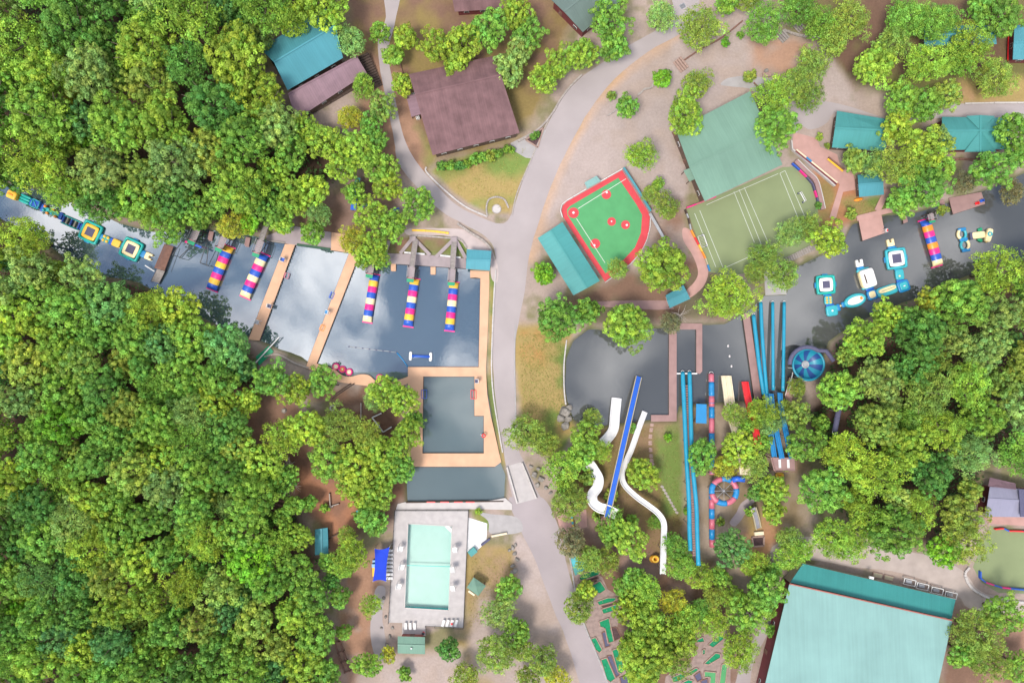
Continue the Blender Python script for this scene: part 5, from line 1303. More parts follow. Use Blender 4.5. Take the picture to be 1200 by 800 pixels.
# ------------------------------------------------------------------ water blobs and launch platforms
BLOB = ['plastic_yellow', 'plastic_blue', 'plastic_magenta']
def blob(label, top, bot, wpx, cols):
    A, B = P(*top, .3), P(*bot, .3); d = (B - A); L = d.length; d.normalize(); s = Vector((-d.y, d.x, 0)); e = thing('water_blob', label, 'inflatable', (A.lerp(B, .5).x, A.lerp(B, .5).y, WATER_Z), 'striped water blobs')
    W = wpx / PXM / 2; nb = len(cols); nr = 18; sub = 5
    def ring_at(t):
        # pinched into a flat seam at both ends
        k = min(t, 1 - t) / .11; k = min(1, max(0, k)); k = math.sqrt(1 - (1 - k) ** 2)
        bul = 1 + .018 * math.sin(t * nb * math.pi * 2 - math.pi / 2)
        h = (.12 + .98 * k) * bul * .92; w = W * (1.06 - .08 * k) * bul
        return [A + d * (t * L) + s * (math.cos(2 * math.pi * i / nr) * w) + Vector((0, 0, math.sin(2 * math.pi * i / nr) * h - .35 + .45 * k)) for i in range(nr)]
    for b in range(nb):
        vs = []; fs = []
        for j in range(sub + 1): vs += ring_at((b + j / sub) / nb)
        for j in range(sub):
            for i in range(nr): fs.append((j * nr + i, j * nr + (i + 1) % nr, (j + 1) * nr + (i + 1) % nr, (j + 1) * nr + i))
        if b == 0: fs.append(tuple(range(nr)))
        if b == nb - 1: fs.append(tuple(sub * nr + i for i in range(nr)))
        MB().add(vs, fs).build('stripe', cols[b], e, True)
    for t, z in ((-.012, -.32), (1.012, -.32)):
        p = A + d * (t * L); MB().beam(Vector((p.x, p.y, z)) - s * W * 1.15, Vector((p.x, p.y, z)) + s * W * 1.15, .35, .1).build('seam', 'plastic_magenta', e)
Y, Bl, Mg, Cr = 'plastic_yellow', 'plastic_blue', 'plastic_magenta', 'plastic_cream'
blob('striped blob with yellow head, leftmost on the lake', (268, 289), (247.5, 339), 12.5, [Y, Bl, Mg, Y, Bl, Mg, Y, Bl])
blob('striped blob with blue head beside the long orange dock', (309, 298), (286.5, 348), 12.5, [Bl, Cr, Mg, Bl, Cr, Mg, Bl, Cr])
blob('striped blob with cream foot right of the bent orange dock', (439, 322), (430, 377), 10.5, [Bl, Y, Mg, Bl, Cr, Mg, Bl, Cr])
blob('striped blob in the middle with blue foot, off the grey boardwalk', (486, 327), (478, 382), 11, [Y, Bl, Mg, Cr, Bl, Mg, Y, Bl])
blob('striped blob nearest the teal pavilion', (532, 331), (526.5, 387), 11, [Y, Bl, Mg, Cr, Bl, Mg, Y, Bl])
blob('striped blob on the river near the wide swimming dock', (1084, 258), (1099.5, 311), 12, [Bl, 'plastic_orange', Mg, Bl, 'plastic_orange', Mg, Bl, Cr])

def launch(label, base, tip, wpx, z=3.4, mat_px=4.5, stairs=None):
    A, B = P(*base, z), P(*tip, z); d = (B - A).normalized(); s = Vector((-d.y, d.x, 0)); W = wpx / PXM / 2; e = thing('launch_platform', label, 'platform', (B.x, B.y, WATER_Z), 'launch platforms at the water blobs')
    b = MB()
    n = max(4, int((B - A).length / .45))
    for k in range(n):
        p = A.lerp(B, (k + .5) / n); MB().beam(p - s * W, p + s * W, (B - A).length / n * .93, .12).build('plank', 'grey_deck', e)
    m0 = B + d * .05; m1 = B + d * (mat_px / PXM)
    MB().prism([tuple(m0 - s * W), tuple(m0 + s * W), tuple(m1 + s * W), tuple(m1 - s * W)], z - .1, z + .1).build('landing_mat', 'plastic_green', e)
    MB().beam(B - s * W + Vector((0, 0, .1)), B + s * W + Vector((0, 0, .1)), .18, .12).build('lip', 'plastic_pink', e)
    for t in (.04, .96):
        for q in (-1, 1):
            p = A.lerp(B, t) + s * (q * W * .86); MB().tube([(p.x, p.y, -1.9), (p.x, p.y, z + 1.0)], .13, 7).build('post', 'dark_wood', e)
    for q in (-1, 1):
        MB().beam(A + s * (q * W) + Vector((0, 0, 1.0)), B + s * (q * W) + Vector((0, 0, 1.0)), .1, .1).build('rail', 'grey_wood', e)
        MB().beam(A.lerp(B, .05) + s * (q * W * .9) + Vector((0, 0, -2.6)), A.lerp(B, .95) + s * (q * W * .9) + Vector((0, 0, -.3)), .14, .14).build('brace', 'dark_wood', e)
    if stairs:
        S = P(*stairs, .5); k = int((A - S).length / .4)
        for i in range(k):
            p = S.lerp(A, (i + .5) / k); MB().beam(p - s * W * .7, p + s * W * .7, .36, .08).build('tread', 'grey_wood', e)
        for q in (-1, 1): MB().beam(S + s * (q * W * .72), A + s * (q * W * .72), .12, .25).build('stringer', 'grey_deck', e)
launch('launch platform with pink lip beside the leftmost dark frame', (231, 268), (225, 282), 8.5, stairs=(236, 257))
launch('launch platform of the leftmost striped blob under the yellow tree', (263, 277), (257, 290.5), 8, stairs=(268, 266))
launch('launch platform of the blob beside the long orange dock', (306, 281), (300.5, 296.5), 8, stairs=(315, 255))
launch('launch platform partly under trees at the third blob', (436, 302), (433, 321), 8, stairs=(437, 286))
launch('launch platform of the middle blob on the grey boardwalk', (482.5, 312), (481, 326), 8, stairs=(487, 281))
launch('launch platform nearest the teal pavilion', (530, 315), (529, 330), 8, stairs=(532.5, 281))
launch('launch platform of the river blob under the green tree', (1090, 250), (1092, 258), 7, 2.2, 3)
e = thing('swing_gantry', 'dark metal frame of poles over the water at the first launch platform', 'frame', P(225, 290))
for a, b in (((222, 270), (202, 299)), ((224, 288), (210, 302)), ((242, 285), (234.5, 308)), ((244, 288), (242, 311)), ((234.5, 308), (242, 311))): MB().beam(P(*a, 2.8), P(*b, 2.0), .16, .16).build('pole', 'dark_metal', e)
MB().beam(P(217, 283, 2.9), P(229, 287, 2.9), .5, .3).build('pink_bar', 'plastic_magenta', e); MB().beam(P(229, 287, 2.9), P(236, 290, 2.9), .5, .3).build('blue_bar', 'plastic_blue', e)
for q in ((202, 299), (210, 302), (234.5, 308), (242, 311)): p = P(*q, 2.0); MB().tube([(p.x, p.y, -1.8), (p.x, p.y, 2.0)], .09, 6).build('pole', 'dark_metal', e)
e = thing('bank_ramp', 'green mat ramp with a pale rail on the bank between the orange docks', 'ramp', P(310, 415))
MB().prism([tuple(P(*q)) for q in ((300, 418), (315, 405), (321, 412), (304, 428))], 0, .3).build('mat', 'plastic_green', e); MB().beam(P(294, 431, 1.2), P(327, 395, 1.2), .25, .2).build('rail', 'white', e)
for q in ((297, 428), (312, 411.5), (326, 396)): p = P(*q, 1.2); MB().tube([(p.x, p.y, -1.5), (p.x, p.y, 1.1)], .08, 6).build('post', 'metal_grey', e)

# ------------------------------------------------------------------ inflatable courses
WZ = WATER_Z
def trampoline(px, py, size_px, ang, label, frame='plastic_teal', band='plastic_cream'):
    c = P(px, py); e = thing('trampoline', label, 'trampoline', (c.x, c.y, WZ), 'floating trampolines'); R = size_px / PXM / 2
    MB().ring((c.x, c.y, .02), R - .42, .42, 64, 12, 1, 16, ang).build('frame_tube', frame, e, True)
    MB().ring((c.x, c.y, .3), R - 1.3, .58, 64, 10, 1, 16, ang, .3).build('spring_cover', band, e, True)
    h = R - 1.62; MB().box((c.x, c.y, .43), (2 * h, 2 * h, .06), ang).build('mat', 'slate', e)
    for k in (0, 1, 2, 3):
        a = ang + k * math.pi / 2; p = c + Vector((math.cos(a), math.sin(a), 0)) * (R + .05); MB().puff((p.x, p.y, -.2), (.45, 1.5, .45), a, .5).build('side_step', 'plastic_sky', e, True)
def ipiece(name, label, px, py, cat='inflatable'):
    c = P(px, py); return c, thing(name, label, cat, (c.x, c.y, WZ), 'pieces of the inflatable courses')
def ipuff(e, c, off, size, ang, m, e_=.4, z=None, nm='block'):
    ca, sa = math.cos(ang), math.sin(ang); p = (c.x + off[0] * ca - off[1] * sa, c.y + off[0] * sa + off[1] * ca, (WZ + size[2] * .35) if z is None else z)
    return MB().puff(p, size, ang, e_).build(nm, m, e, True)
A1 = pix_ang(140, 62)      # direction of the long course on the lake
trampoline(106.5, 272, 24.5, A1 - .02, 'teal trampoline with yellow band on the lake course', band='plastic_yellow')
trampoline(154, 292, 24.5, A1 - .02, 'teal trampoline with cream band on the lake course')
c, e = ipiece('slide_block', 'yellow slide block at the left tip of the lake course', 16.5, 229)
ipuff(e, c, (0, 0), (2.7, 2.2, 1.9), A1, 'plastic_yellow', .35, .2); ipuff(e, c, (-.2, 0), (1.6, .5, .5), A1, 'plastic_orange', .5, 1.05, 'chute')
c, e = ipiece('log_bridge', 'green log bridge next to the yellow slide block', 29.5, 233.5)
for k in (-.75, 0, .75): ipuff(e, c, (0, k), (3.0, .75, .9), A1, 'plastic_teal', .6, -.1, 'log')
ipuff(e, c, (1.6, 0), (.7, 2.0, .7), A1, 'plastic_blue', .5)
c, e = ipiece('balance_frame', 'blue inflatable with green zigzag bars on the lake course', 42, 239)
ipuff(e, c, (0, 0), (2.4, 2.3, .8), A1, 'plastic_blue', .4)
for a, b in (((-1, -1), (1, -1)), ((1, -1), (1, 1)), ((-1, 1), (1, 1)), ((-1, 1), (.9, -.9)), ((-1, -1), (-1, 1))):
    q = [Vector((c.x + x * math.cos(A1) - y * math.sin(A1), c.y + x * math.sin(A1) + y * math.cos(A1), .25)) for x, y in (a, b)]; MB().tube(q, .14, 8).build('bar', 'plastic_aqua', e, True)
c, e = ipiece('stepping_pods', 'green and orange stepping pods in the lake course', 58.5, 247.5)
ipuff(e, c, (0, 0), (5.2, 1.3, .6), A1, 'plastic_teal', .4); ipuff(e, c, (-2.2, 0), (.8, 2, .7), A1, 'plastic_blue', .4)
for k in range(4):
    for j in (-1, 1): ipuff(e, c, (-1.5 + k * 1.15, j * .7 * (1 if (k + (j > 0)) % 2 else .55)), (.75, .7, .9), A1, 'plastic_orange' if (k + (j > 0)) % 2 else 'plastic_aqua', .7, .1, 'pod')
ipuff(e, c, (3.0, 0), (.9, 2.0, .7), A1, 'plastic_blue', .4)
c, e = ipiece('rope_ladder_raft', 'green railed ladder raft left of the yellow banded trampoline', 83, 260.5)
for j in (-1, 1): ipuff(e, c, (0, j * 1.05), (5.4, .4, .5), A1, 'plastic_teal', .6, -.1, 'side_tube')
for k in range(5): ipuff(e, c, (-2.2 + k * 1.1, 0), (.42, 2.0, .45), A1, ['plastic_blue', 'beige'][k % 2], .6, -.1, 'rung')
ipuff(e, c, (3.0, 0), (.8, 1.8, .7), A1, 'plastic_blue', .4)
c, e = ipiece('pod_block', 'yellow dotted pod block between the two lake trampolines', 124, 280)
ipuff(e, c, (0, 0), (2.1, 1.9, .7), A1, 'plastic_teal', .4); ipuff(e, c, (-1.3, 0), (.7, 1.7, .6), A1, 'plastic_sky', .4)
for i in (-.5, .5):
    for j in (-.5, .5): ipuff(e, c, (i, j), (.75, .75, .6), A1, 'plastic_yellow', .7, .05, 'pod')
ipuff(e, c, (1.4, 0), (.9, 1.9, .6), A1, 'plastic_blue', .4)
c, e = ipiece('cushion_block', 'plain yellow cushion between the two lake trampolines', 136.5, 285)
ipuff(e, c, (0, 0), (2.3, 2.0, 1.0), A1, 'plastic_yellow', .35); ipuff(e, c, (1.6, 0), (.8, 1.9, .6), A1, 'plastic_blue', .4)
def ushape(px, py, ang, label, m='plastic_cream'):
    c, e = ipiece('launch_horn', label, px, py)
    ipuff(e, c, (-.7, 0), (1.1, 1.9, .8), ang, 'plastic_sky', .4)
    ipuff(e, c, (.3, 0), (1.1, 1.9, .8), ang, m, .4, nm='seat')
    for j in (-.6, .6): ipuff(e, c, (1.1, j), (1.2, .65, .8), ang, m, .5, nm='horn')
ushape(171, 299, A1, 'cream forked seat at the right tip of the lake course')
trampoline(967.5, 333.5, 23, .06, 'teal trampoline with white band, lower left of the river course', band='plastic_white')
trampoline(1050, 303, 25, .14, 'aqua trampoline with white band near the square dock', 'plastic_aqua', 'plastic_white')
R2 = pix_ang(80, -28)
c, e = ipiece('pod_block', 'yellow dotted pod block below the river trampoline', 971, 351.5)
ipuff(e, c, (0, 0), (2.1, 2.4, .7), .06, 'plastic_aqua', .45); ipuff(e, c, (0, 1.5), (1.8, .8, .6), .06, 'plastic_blue', .4)
for i in (-.45, .45):
    for j in (-.65, 0, .65): ipuff(e, c, (i, j), (.6, .5, .55), .06, 'plastic_yellow', .7, .05, 'pod')
c, e = ipiece('corner_raft', 'aqua square raft at the lower left corner of the river course', 975, 364)
ipuff(e, c, (0, 0), (3.0, 2.8, .9), .15, 'plastic_aqua', .4); ipuff(e, c, (-.2, 1.5), (2.2, .6, .6), .15, 'plastic_blue', .5); ipuff(e, c, (1.9, .3), (1.0, 1.9, .7), .3, 'plastic_sky', .6); ipuff(e, c, (0, 0), (.5, .5, .3), .15, 'plastic_white', .7, .28, 'handle')
c, e = ipiece('rocker', 'white bellied oval raft with aqua rim on the river course', 1002, 352)
MB().ring((c.x, c.y, -.05), 2.5, .5, 40, 10, .5, None, R2).build('rim', 'plastic_aqua', e, True); ipuff(e, c, (0, 0), (4.8, 2.3, 1.1), R2, 'plastic_white', .8, 0, 'belly')
ipuff(e, c, (-3.1, -.05), (1.1, 1.5, .7), R2, 'plastic_sky', .6); ipuff(e, c, (-4.1, -.1), (1.0, .5, .5), R2, 'plastic_cream', .7, nm='tip'); ipuff(e, c, (1.5, .1), (.8, .8, .4), R2, 'plastic_orange', .8, .42, 'patch')
c, e = ipiece('junction_raft', 'small aqua junction raft with cream centre on the river course', 1022, 345.5)
ipuff(e, c, (0, 0), (2.6, 2.6, .9), .3, 'plastic_sky', .4); ipuff(e, c, (0, .1), (1.8, 1.8, .5), .3, 'plastic_cream', .5, .1, 'cushion'); ipuff(e, c, (0, 1.7), (2.2, .9, .6), .3, 'plastic_blue', .5)
c, e = ipiece('tower_slide', 'white inflatable slide tower with a dark slot on the river course', 1014.5, 326.5)
ipuff(e, c, (.2, 0), (3.6, 4.9, 2.0), .3, 'plastic_white', .3, .4, 'tower'); ipuff(e, c, (-.75, 0), (.35, 2.6, .4), .3, 'dark_wood', .5, 1.33, 'slot'); ipuff(e, c, (-1.4, 0), (.9, 4.4, 1.4), .3, 'plastic_cream', .5, .5, 'side_wall')
ipuff(e, c, (0, 2.4), (3.4, .9, .9), .3, 'plastic_aqua', .5); ipuff(e, c, (0, -2.3), (3.4, .8, .9), .3, 'plastic_aqua', .5)
ushape(1008, 311.5, pix_ang(-2, -10), 'white forked seat above the white slide tower', 'plastic_white')
c, e = ipiece('roller_raft', 'aqua raft with cream roller between the corner rafts on the river', 1039.5, 340.5)
ipuff(e, c, (0, 0), (5.6, 2.6, .8), R2 - .02, 'plastic_aqua', .4); ipuff(e, c, (.1, .35), (4.8, 1.3, 1.0), R2, 'plastic_cream', .6, .1, 'roller'); ipuff(e, c, (.1, .35), (3.8, .3, .25), R2, 'beige', .6, .6, 'groove'); ipuff(e, c, (-3.0, 0), (.7, 2.2, .6), R2, 'plastic_blue', .5)
c, e = ipiece('corner_raft', 'blue cornered aqua raft at the lower right of the river course', 1059, 335)
ipuff(e, c, (0, 0), (3.2, 3.1, .8), R2, 'plastic_sky', .4); ipuff(e, c, (0, 0), (2.1, 2.0, .5), R2, 'plastic_aqua', .4, .1); ipuff(e, c, (0, 0), (.6, .3, .3), R2, 'plastic_white', .7, .36, 'handle')
c, e = ipiece('link_raft', 'aqua link raft below the white banded river trampoline', 1054.5, 321.5)
ipuff(e, c, (0, 0), (2.2, 2.8, .8), .14, 'plastic_aqua', .4); ipuff(e, c, (0, 1.7), (2.0, .8, .6), .14, 'plastic_blue', .5); ipuff(e, c, (-.3, -.4), (.5, .5, .4), .14, 'plastic_cream', .8, .3, 'knob'); ipuff(e, c, (0, -1.6), (2.0, .6, .6), .14, 'plastic_blue', .5)
ushape(1044.5, 287.5, pix_ang(-2, -10), 'cream forked seat above the river trampoline')
c, e = ipiece('figure_eight_float', 'blue and cream figure eight float on the river', 1129.5, 280.5)
for q, s_ in (((1127.8, 274), 1), ((1131.3, 287), -1)):
    p = P(*q); b = MB(); b.ring((p.x, p.y, -.25), 1.0, .34, 28, 8, 1.25, None, .12); b.build('ring', 'plastic_aqua', e, True)
    b = MB(); pts = [Vector((p.x - s_ * math.cos(t) * 1.02, p.y + math.sin(t) * 1.26, -.2)) for t in [x * .2 - 1.1 for x in range(12)]]; b.tube(pts, .37, 8).build('cream_half', 'plastic_cream', e, True)
for q in ((1127.6, 268.8), (1132.5, 293.0), (1129.6, 280.6)):
    p = P(*q); MB().puff((p.x, p.y, -.2), (2.1, .9, .7), .15, .4).build('block', 'plastic_sky', e, True)
c, e = ipiece('climbing_float', 'yellow and white plane shaped float with green wings', 1152, 275)
ipuff(e, c, (-1.2, .05), (3.6, 1.8, .9), .12, 'plastic_cream', .4, nm='body'); ipuff(e, c, (-3.0, 0), (.8, 1.9, .8), .12, 'slate', .4, nm='nose'); ipuff(e, c, (1.4, .2), (1.5, 3.6, 1.1), -.25, 'plastic_cream', .4, 0, nm='tail'); ipuff(e, c, (-.2, 1.5), (1.2, .9, .6), .3, 'plastic_green', .6, nm='wing'); ipuff(e, c, (.1, -1.5), (1.4, .9, .6), -.5, 'plastic_green', .6, nm='wing')
p = P(1158.5, 274.5); MB().ring((p.x, p.y, .55), .45, .2, 20, 8).build('ring_seat', 'plastic_aqua', e, True); ipuff(e, c, (.6, -2.0), (1.5, .7, .6), .5, 'plastic_yellow', .6, nm='fin')

# ------------------------------------------------------------------ slides
def posts(e, pts, every, m='grey_wood', r=.1, zmin=.9):
    acc = 0; last = pts[0]
    for p in pts[1:]:
        acc += (p - last).length; last = p
        if acc > every and p.z > zmin:
            acc = 0; MB().tube([(p.x, p.y, -1.6 if (p.z < 3) else -.2), (p.x, p.y, p.z - .1)], r, 6).build('support', m, e)

def flume(label, pix, z0, z1, wpx, m, side_m=None, side=.55, name='water_slide', rail=False, power=1.0, lanes=1, t=.12):
    """Open U-shaped slide; pix runs from the water upwards."""
    sp = smooth_path(pix, 6); n = len(sp); pts = []
    for i, q in enumerate(sp): pts.append(P(q[0], q[1], z0 + (z1 - z0) * (i / (n - 1)) ** power))
    e = thing(name, label, 'water slide', (pts[0].x, pts[0].y, WZ))
    W = wpx / PXM / 2
    def strip(prof, nm, mm):
        vs = []; fs = []; k = len(prof)
        for i, p in enumerate(pts):
            d = pts[min(i + 1, n - 1)] - pts[max(i - 1, 0)]; s = Vector((d.y, -d.x, 0)).normalized()
            for a, h in prof: vs.append(p + s * a + Vector((0, 0, h)))
        for i in range(n - 1):
            for j in range(k): fs.append((i * k + j, (i + 1) * k + j, (i + 1) * k + (j + 1) % k, i * k + (j + 1) % k))
        fs.append(tuple(range(k))); fs.append(tuple((n - 1) * k + j for j in range(k - 1, -1, -1)))
        return MB().add(vs, fs).build(nm, mm, e)
    strip([(-W, -.1), (W, -.1), (W, .0), (W * .5, -.05), (-W * .5, -.05), (-W, .0)][::-1], 'bed', m)
    for q in (-1, 1):
        a, b = (W - t, W + t) if q > 0 else (-W - t, -W + t)
        strip([(a, -.15), (b, -.15), (b, side), (a, side)][::-1], 'side', side_m or m)
    if lanes == 2: strip([(-.12, 0), (.12, 0), (.12, side * .7), (-.12, side * .7)][::-1], 'divider', side_m or m)
    posts(e, pts, 5.0)
    return e, pts

flume('wide white slide whose mouth opens on the round pond, snaking under trees', [(722.5, 466), (720.5, 485), (718.5, 503), (709, 516), (696, 528), (689, 538), (695, 549), (701, 560), (700, 570), (694, 579), (695, 588), (702, 594), (712, 597), (722, 602)], .0, 6.0, 10.5, 'flume_white', side=.4)
flume('slim white slide curving down the grass beside the blue slide', [(755.5, 482), (748, 502), (740, 525), (731, 546), (728.5, 556), (732, 568), (745, 581), (760, 592), (771, 601), (777.5, 612), (777.5, 630), (777, 650), (776.5, 672)], .0, 7.0, 5.6, 'flume_white', side=.45, t=.09)
e, pts = flume('straight dark blue slide with beige rails over the round pond', [(748.5, 441), (736, 495), (724, 548), (711, 606)], .1, 6.2, 6.4, 'slide_blue', 'beige', .5, power=.85, t=.075)
tw = thing('slide_tower', 'timber start tower of the dark blue slide', 'tower', P(710, 612, 6))
c = P(709.5, 610, 6.0); MB().box((c.x, c.y, 5.95), (2.4, 2.0, .2), -.2).build('platform', 'brown_wood', tw)
for i in (-1.0, 1.0):
    for j in (-.8, .8): MB().box((c.x + i, c.y + j, 3.4), (.2, .2, 7.0)).build('post', 'brown_wood', tw)
    MB().box((c.x + i, c.y, 6.9), (.12, 1.9, .12)).build('rail', 'brown_wood', tw)

def tube_slide(label, pix, z0, z1, wpx, mats, bands=1, name='tube_slide', open_top=True, power=1.0, sup=4.5):
    sp = smooth_path(pix, 6); n = len(sp); L = len(sp)
    pts = [P(q[0], q[1], z0 + (z1 - z0) * (i / (n - 1)) ** power) for i, q in enumerate(sp)]
    e = thing(name, label, 'water slide', (pts[0].x, pts[0].y, WZ)); R = wpx / PXM / 2
    if bands == 1: MB().tube(pts, R, 12).build('tube', mats[0], e, True)
    else:
        for b in range(bands):
            i0, i1 = round(b * (n - 1) / bands), round((b + 1) * (n - 1) / bands)
            MB().tube(pts[i0:i1 + 1], R * (1 + .012 * (b % 2)), 12).build('section', mats[b % len(mats)], e, True)
    acc = 0
    for i in range(1, n):
        acc += (pts[i] - pts[i - 1]).length
        if acc > 3.2:
            acc = 0; d = (pts[i] - pts[i - 1]).normalized(); MB().tube([pts[i] - d * .06, pts[i] + d * .06], R * 1.1, 12).build('joint', mats[0] if bands == 1 else mats[-1], e)
    posts(e, [p - Vector((0, 0, R)) for p in pts], sup)
    MB().ring((pts[0].x, pts[0].y, pts[0].z), R * .8, .06, 14, 5).build('mouth_rim', 'plastic_white', e)
    return e, pts
tube_slide('left one of the twin cyan slides', [(800, 436), (801.5, 470), (803, 505), (805, 545), (807.5, 590), (808, 620), (809, 645)], .3, 7.5, 5, ['plastic_cyan'])
tube_slide('right one of the twin cyan slides', [(808, 436), (809, 470), (810, 508), (812, 548), (816, 592), (817, 625), (818.5, 662)], .3, 8.0, 5, ['plastic_cyan'])
st = thing('slide_stairs', 'pink plank stairs between the twin cyan slides', 'stairs', P(807, 520))
for k in range(70):
    q = lerp2((804.5, 452), (814, 650), k / 69); z = .5 + 7 * k / 69; p = P(*q, z * .92); MB().box((p.x, p.y, p.z), (1.0, .42, .1), .05).build('tread', 'mauve_deck', st)
for sgn in (-1, 1): MB().beam(P(804.5 + sgn * 2.2, 452, .4), P(814 + sgn * 2.2, 650, 6.9), .1, .2).build('stringer', 'brown_wood', st)
e = thing('slide_landing', 'pale beam across the mouths of the twin cyan slides', 'beam', P(804, 438))
MB().beam(P(793, 437.5, .2), P(817, 437.5, .2), .35, .2).build('beam', 'white', e)
for x in (795, 815): p = P(x, 437.5); MB().tube([(p.x, p.y, -1.8), (p.x, p.y, .1)], .12, 6).build('pile', 'dark_wood', e)
PB = ['plastic_pink', 'plastic_sky']
tube_slide('pink and blue banded tube slide ending in the pond', [(833.5, 438), (833.8, 460), (834, 485), (834, 512), (834.2, 535), (834.5, 556)], .3, 3.4, 6.6, PB, 9)
# spiral
sp = []
e = thing('spiral_slide', 'pink and blue spiral tube slide round a spoked pole', 'water slide', P(848, 575))
N_ = 48
cpx, cpy, rr_ = 848.5, 575, 14.5
for b in range(8):
    aa = [math.pi - .2 - (b + j / 5) * math.pi / 4 for j in range(6)]
    MB().tube([P(cpx + rr_ * math.cos(t), cpy + rr_ * math.sin(t), 4.4 + .3 * math.sin(t)) for t in aa], .72 + .015 * (b % 2), 12).build('section', PB[b % 2], e, True)
tail = [(834.3, 574, 4.2), (834, 584, 3.9), (834, 595, 3.6), (834.1, 607, 3.3), (834.2, 619, 3.0), (834.3, 631, 2.6), (834.6, 640, 2.3)]
for b in range(6): MB().tube([P(*tail[b]), P(*tail[b + 1])], .72 + .015 * (b % 2), 12).build('section', PB[(b + 1) % 2], e, True)
MB().tube([P(858, 562, 5.3), P(864, 560.5, 5.6), P(872.5, 561.5, 5.8)], .74, 12).build('feed_tube', 'slide_blue', e, True)
c = P(cpx, cpy, 5.6); MB().tube([(c.x, c.y, -.2), (c.x, c.y, 5.6)], .2, 8).build('centre_pole', 'metal_grey', e)
for k in range(8):
    a = k * math.pi / 4; q = P(cpx + 13 * math.cos(a), cpy + 13 * math.sin(a), 4.9); MB().beam((c.x, c.y, 5.4), q, .06, .06).build('spoke', 'metal_grey', e)
    MB().tube([(q.x, q.y, -.2), (q.x, q.y, 4.0)], .1, 6).build('support', 'metal_grey', e)
e, pts = flume('cream double slide ending in the pond beside the red slide', [(850.5, 440), (853, 458), (855.5, 476), (861, 498), (867, 516), (871, 540), (873, 556)], .2, 7.0, 10.5, 'cream', side=.45, lanes=2)
e, pts = flume('red slide ending in the pond beside the mauve dock', [(872.5, 447), (875.5, 464), (879, 480), (884, 500), (887.5, 520)], .2, 5.0, 6.5, 'plastic_red', side=.5)
for l, pp, z0, z1, w in (('leftmost blue river tube slide, slanting along the mauve dock', [(883, 369), (886.5, 400), (890, 430), (895, 462)], .2, 1.8, 4.6), ('second blue river tube slide from the mauve dock', [(891.5, 354), (893, 390), (896, 430), (898.5, 462)], .2, 1.9, 4.2), ('third blue river tube slide from the mauve dock', [(905.5, 354), (905.8, 400), (906, 457)], .2, 1.6, 3.6), ('blue river tube slide nearest the bowl slide', [(919, 354), (918.5, 400), (917.5, 458)], .2, 1.6, 3.8)):
    tube_slide(l, pp, z0, z1, w, ['plastic_cyan'], sup=7)
for l, pp in (('left blue flume on the slope above the river tubes', [(899, 461), (900, 480), (902.5, 505), (907, 535)]), ('middle blue flume on the slope above the river tubes', [(903, 461), (905.5, 482), (910, 508), (916, 537)]), ('right blue flume on the slope above the river tubes', [(913.5, 460), (915, 478), (920.5, 506), (927.5, 537)])):
    flume(l, pp, 1.8, 5.5, 4.4, 'plastic_sky', side=.4)
tw = thing('slide_deck', 'brown timber start deck of the blue slope flumes', 'deck', P(917, 543, 5))
cs = [P(903, 536.5, 5.3), P(931, 536.5, 5.3), P(932, 552, 5.3), P(907, 552, 5.3)]
for k in range(12):
    a, b = cs[0].lerp(cs[3], k / 12), cs[1].lerp(cs[2], k / 12); MB().beam(a, b, .27, .1).build('plank', 'mauve_deck', tw)
for q in cs: q2 = q.lerp(sum(cs, Vector()) / 4, .06); MB().box((q2.x, q2.y, 2.6), (.2, .2, 5.3)).build('post', 'brown_wood', tw)
for a, b in ((0, 3), (3, 2), (2, 1)): MB().beam(cs[a] + Vector((0, 0, 1)), cs[b] + Vector((0, 0, 1)), .1, .1).build('rail', 'brown_wood', tw)
for x in (913.5, 923.5): MB().beam(P(x, 538, 5.45), P(x + .5, 548, 5.45), .6, .12).build('slide_seat', 'white', tw)
c = P(913, 556); e = thing('raft_pile', 'yellow raft lying behind the blue flumes deck', 'raft', c)
MB().ring((c.x, c.y, .3), .85, .32, 22, 8, .55).build('tube', 'plastic_yellow', e, True); MB().box((c.x, c.y, .15), (1.5, .8, .1)).build('floor', 'plastic_orange', e)
c = P(765, 654); e = thing('raft_pile', 'yellow raft standing at the top of the slim white slide', 'raft', c)
for k in range(3): MB().ring((c.x + .2 * k, c.y + .15 * k, .4 + .5 * k), .7, .3, 20, 8, 1, None, .3).build('tube', ('plastic_yellow', 'plastic_orange')[k % 2], e, True)
# grey flume at the slope
e, pts = flume('short grey slide with a pale trough by the log path', [(888.5, 619), (886, 607), (882.5, 595)], .3, 3.0, 6, 'tube_grey', 'beige', .5)
c = P(888.5, 624); MB().box((c.x, c.y, .4), (2.4, .9, .7), .1).build('trough', 'cream', e)
e = thing('sand_box', 'square pink edged pit below the short grey slide', 'pit', P(888, 633))
for a, b in (((881, 629), (895, 628)), ((895, 628), (895, 639)), ((895, 639), (883, 640)), ((883, 640), (881, 629))): MB().beam(P(*a, .15), P(*b, .15), .4, .4).build('edging', 'brick_edge', e)
MB().sheet([P(881, 629), P(895, 628), P(895, 639), P(883, 640)], .05).build('sand', 'mulch', e)
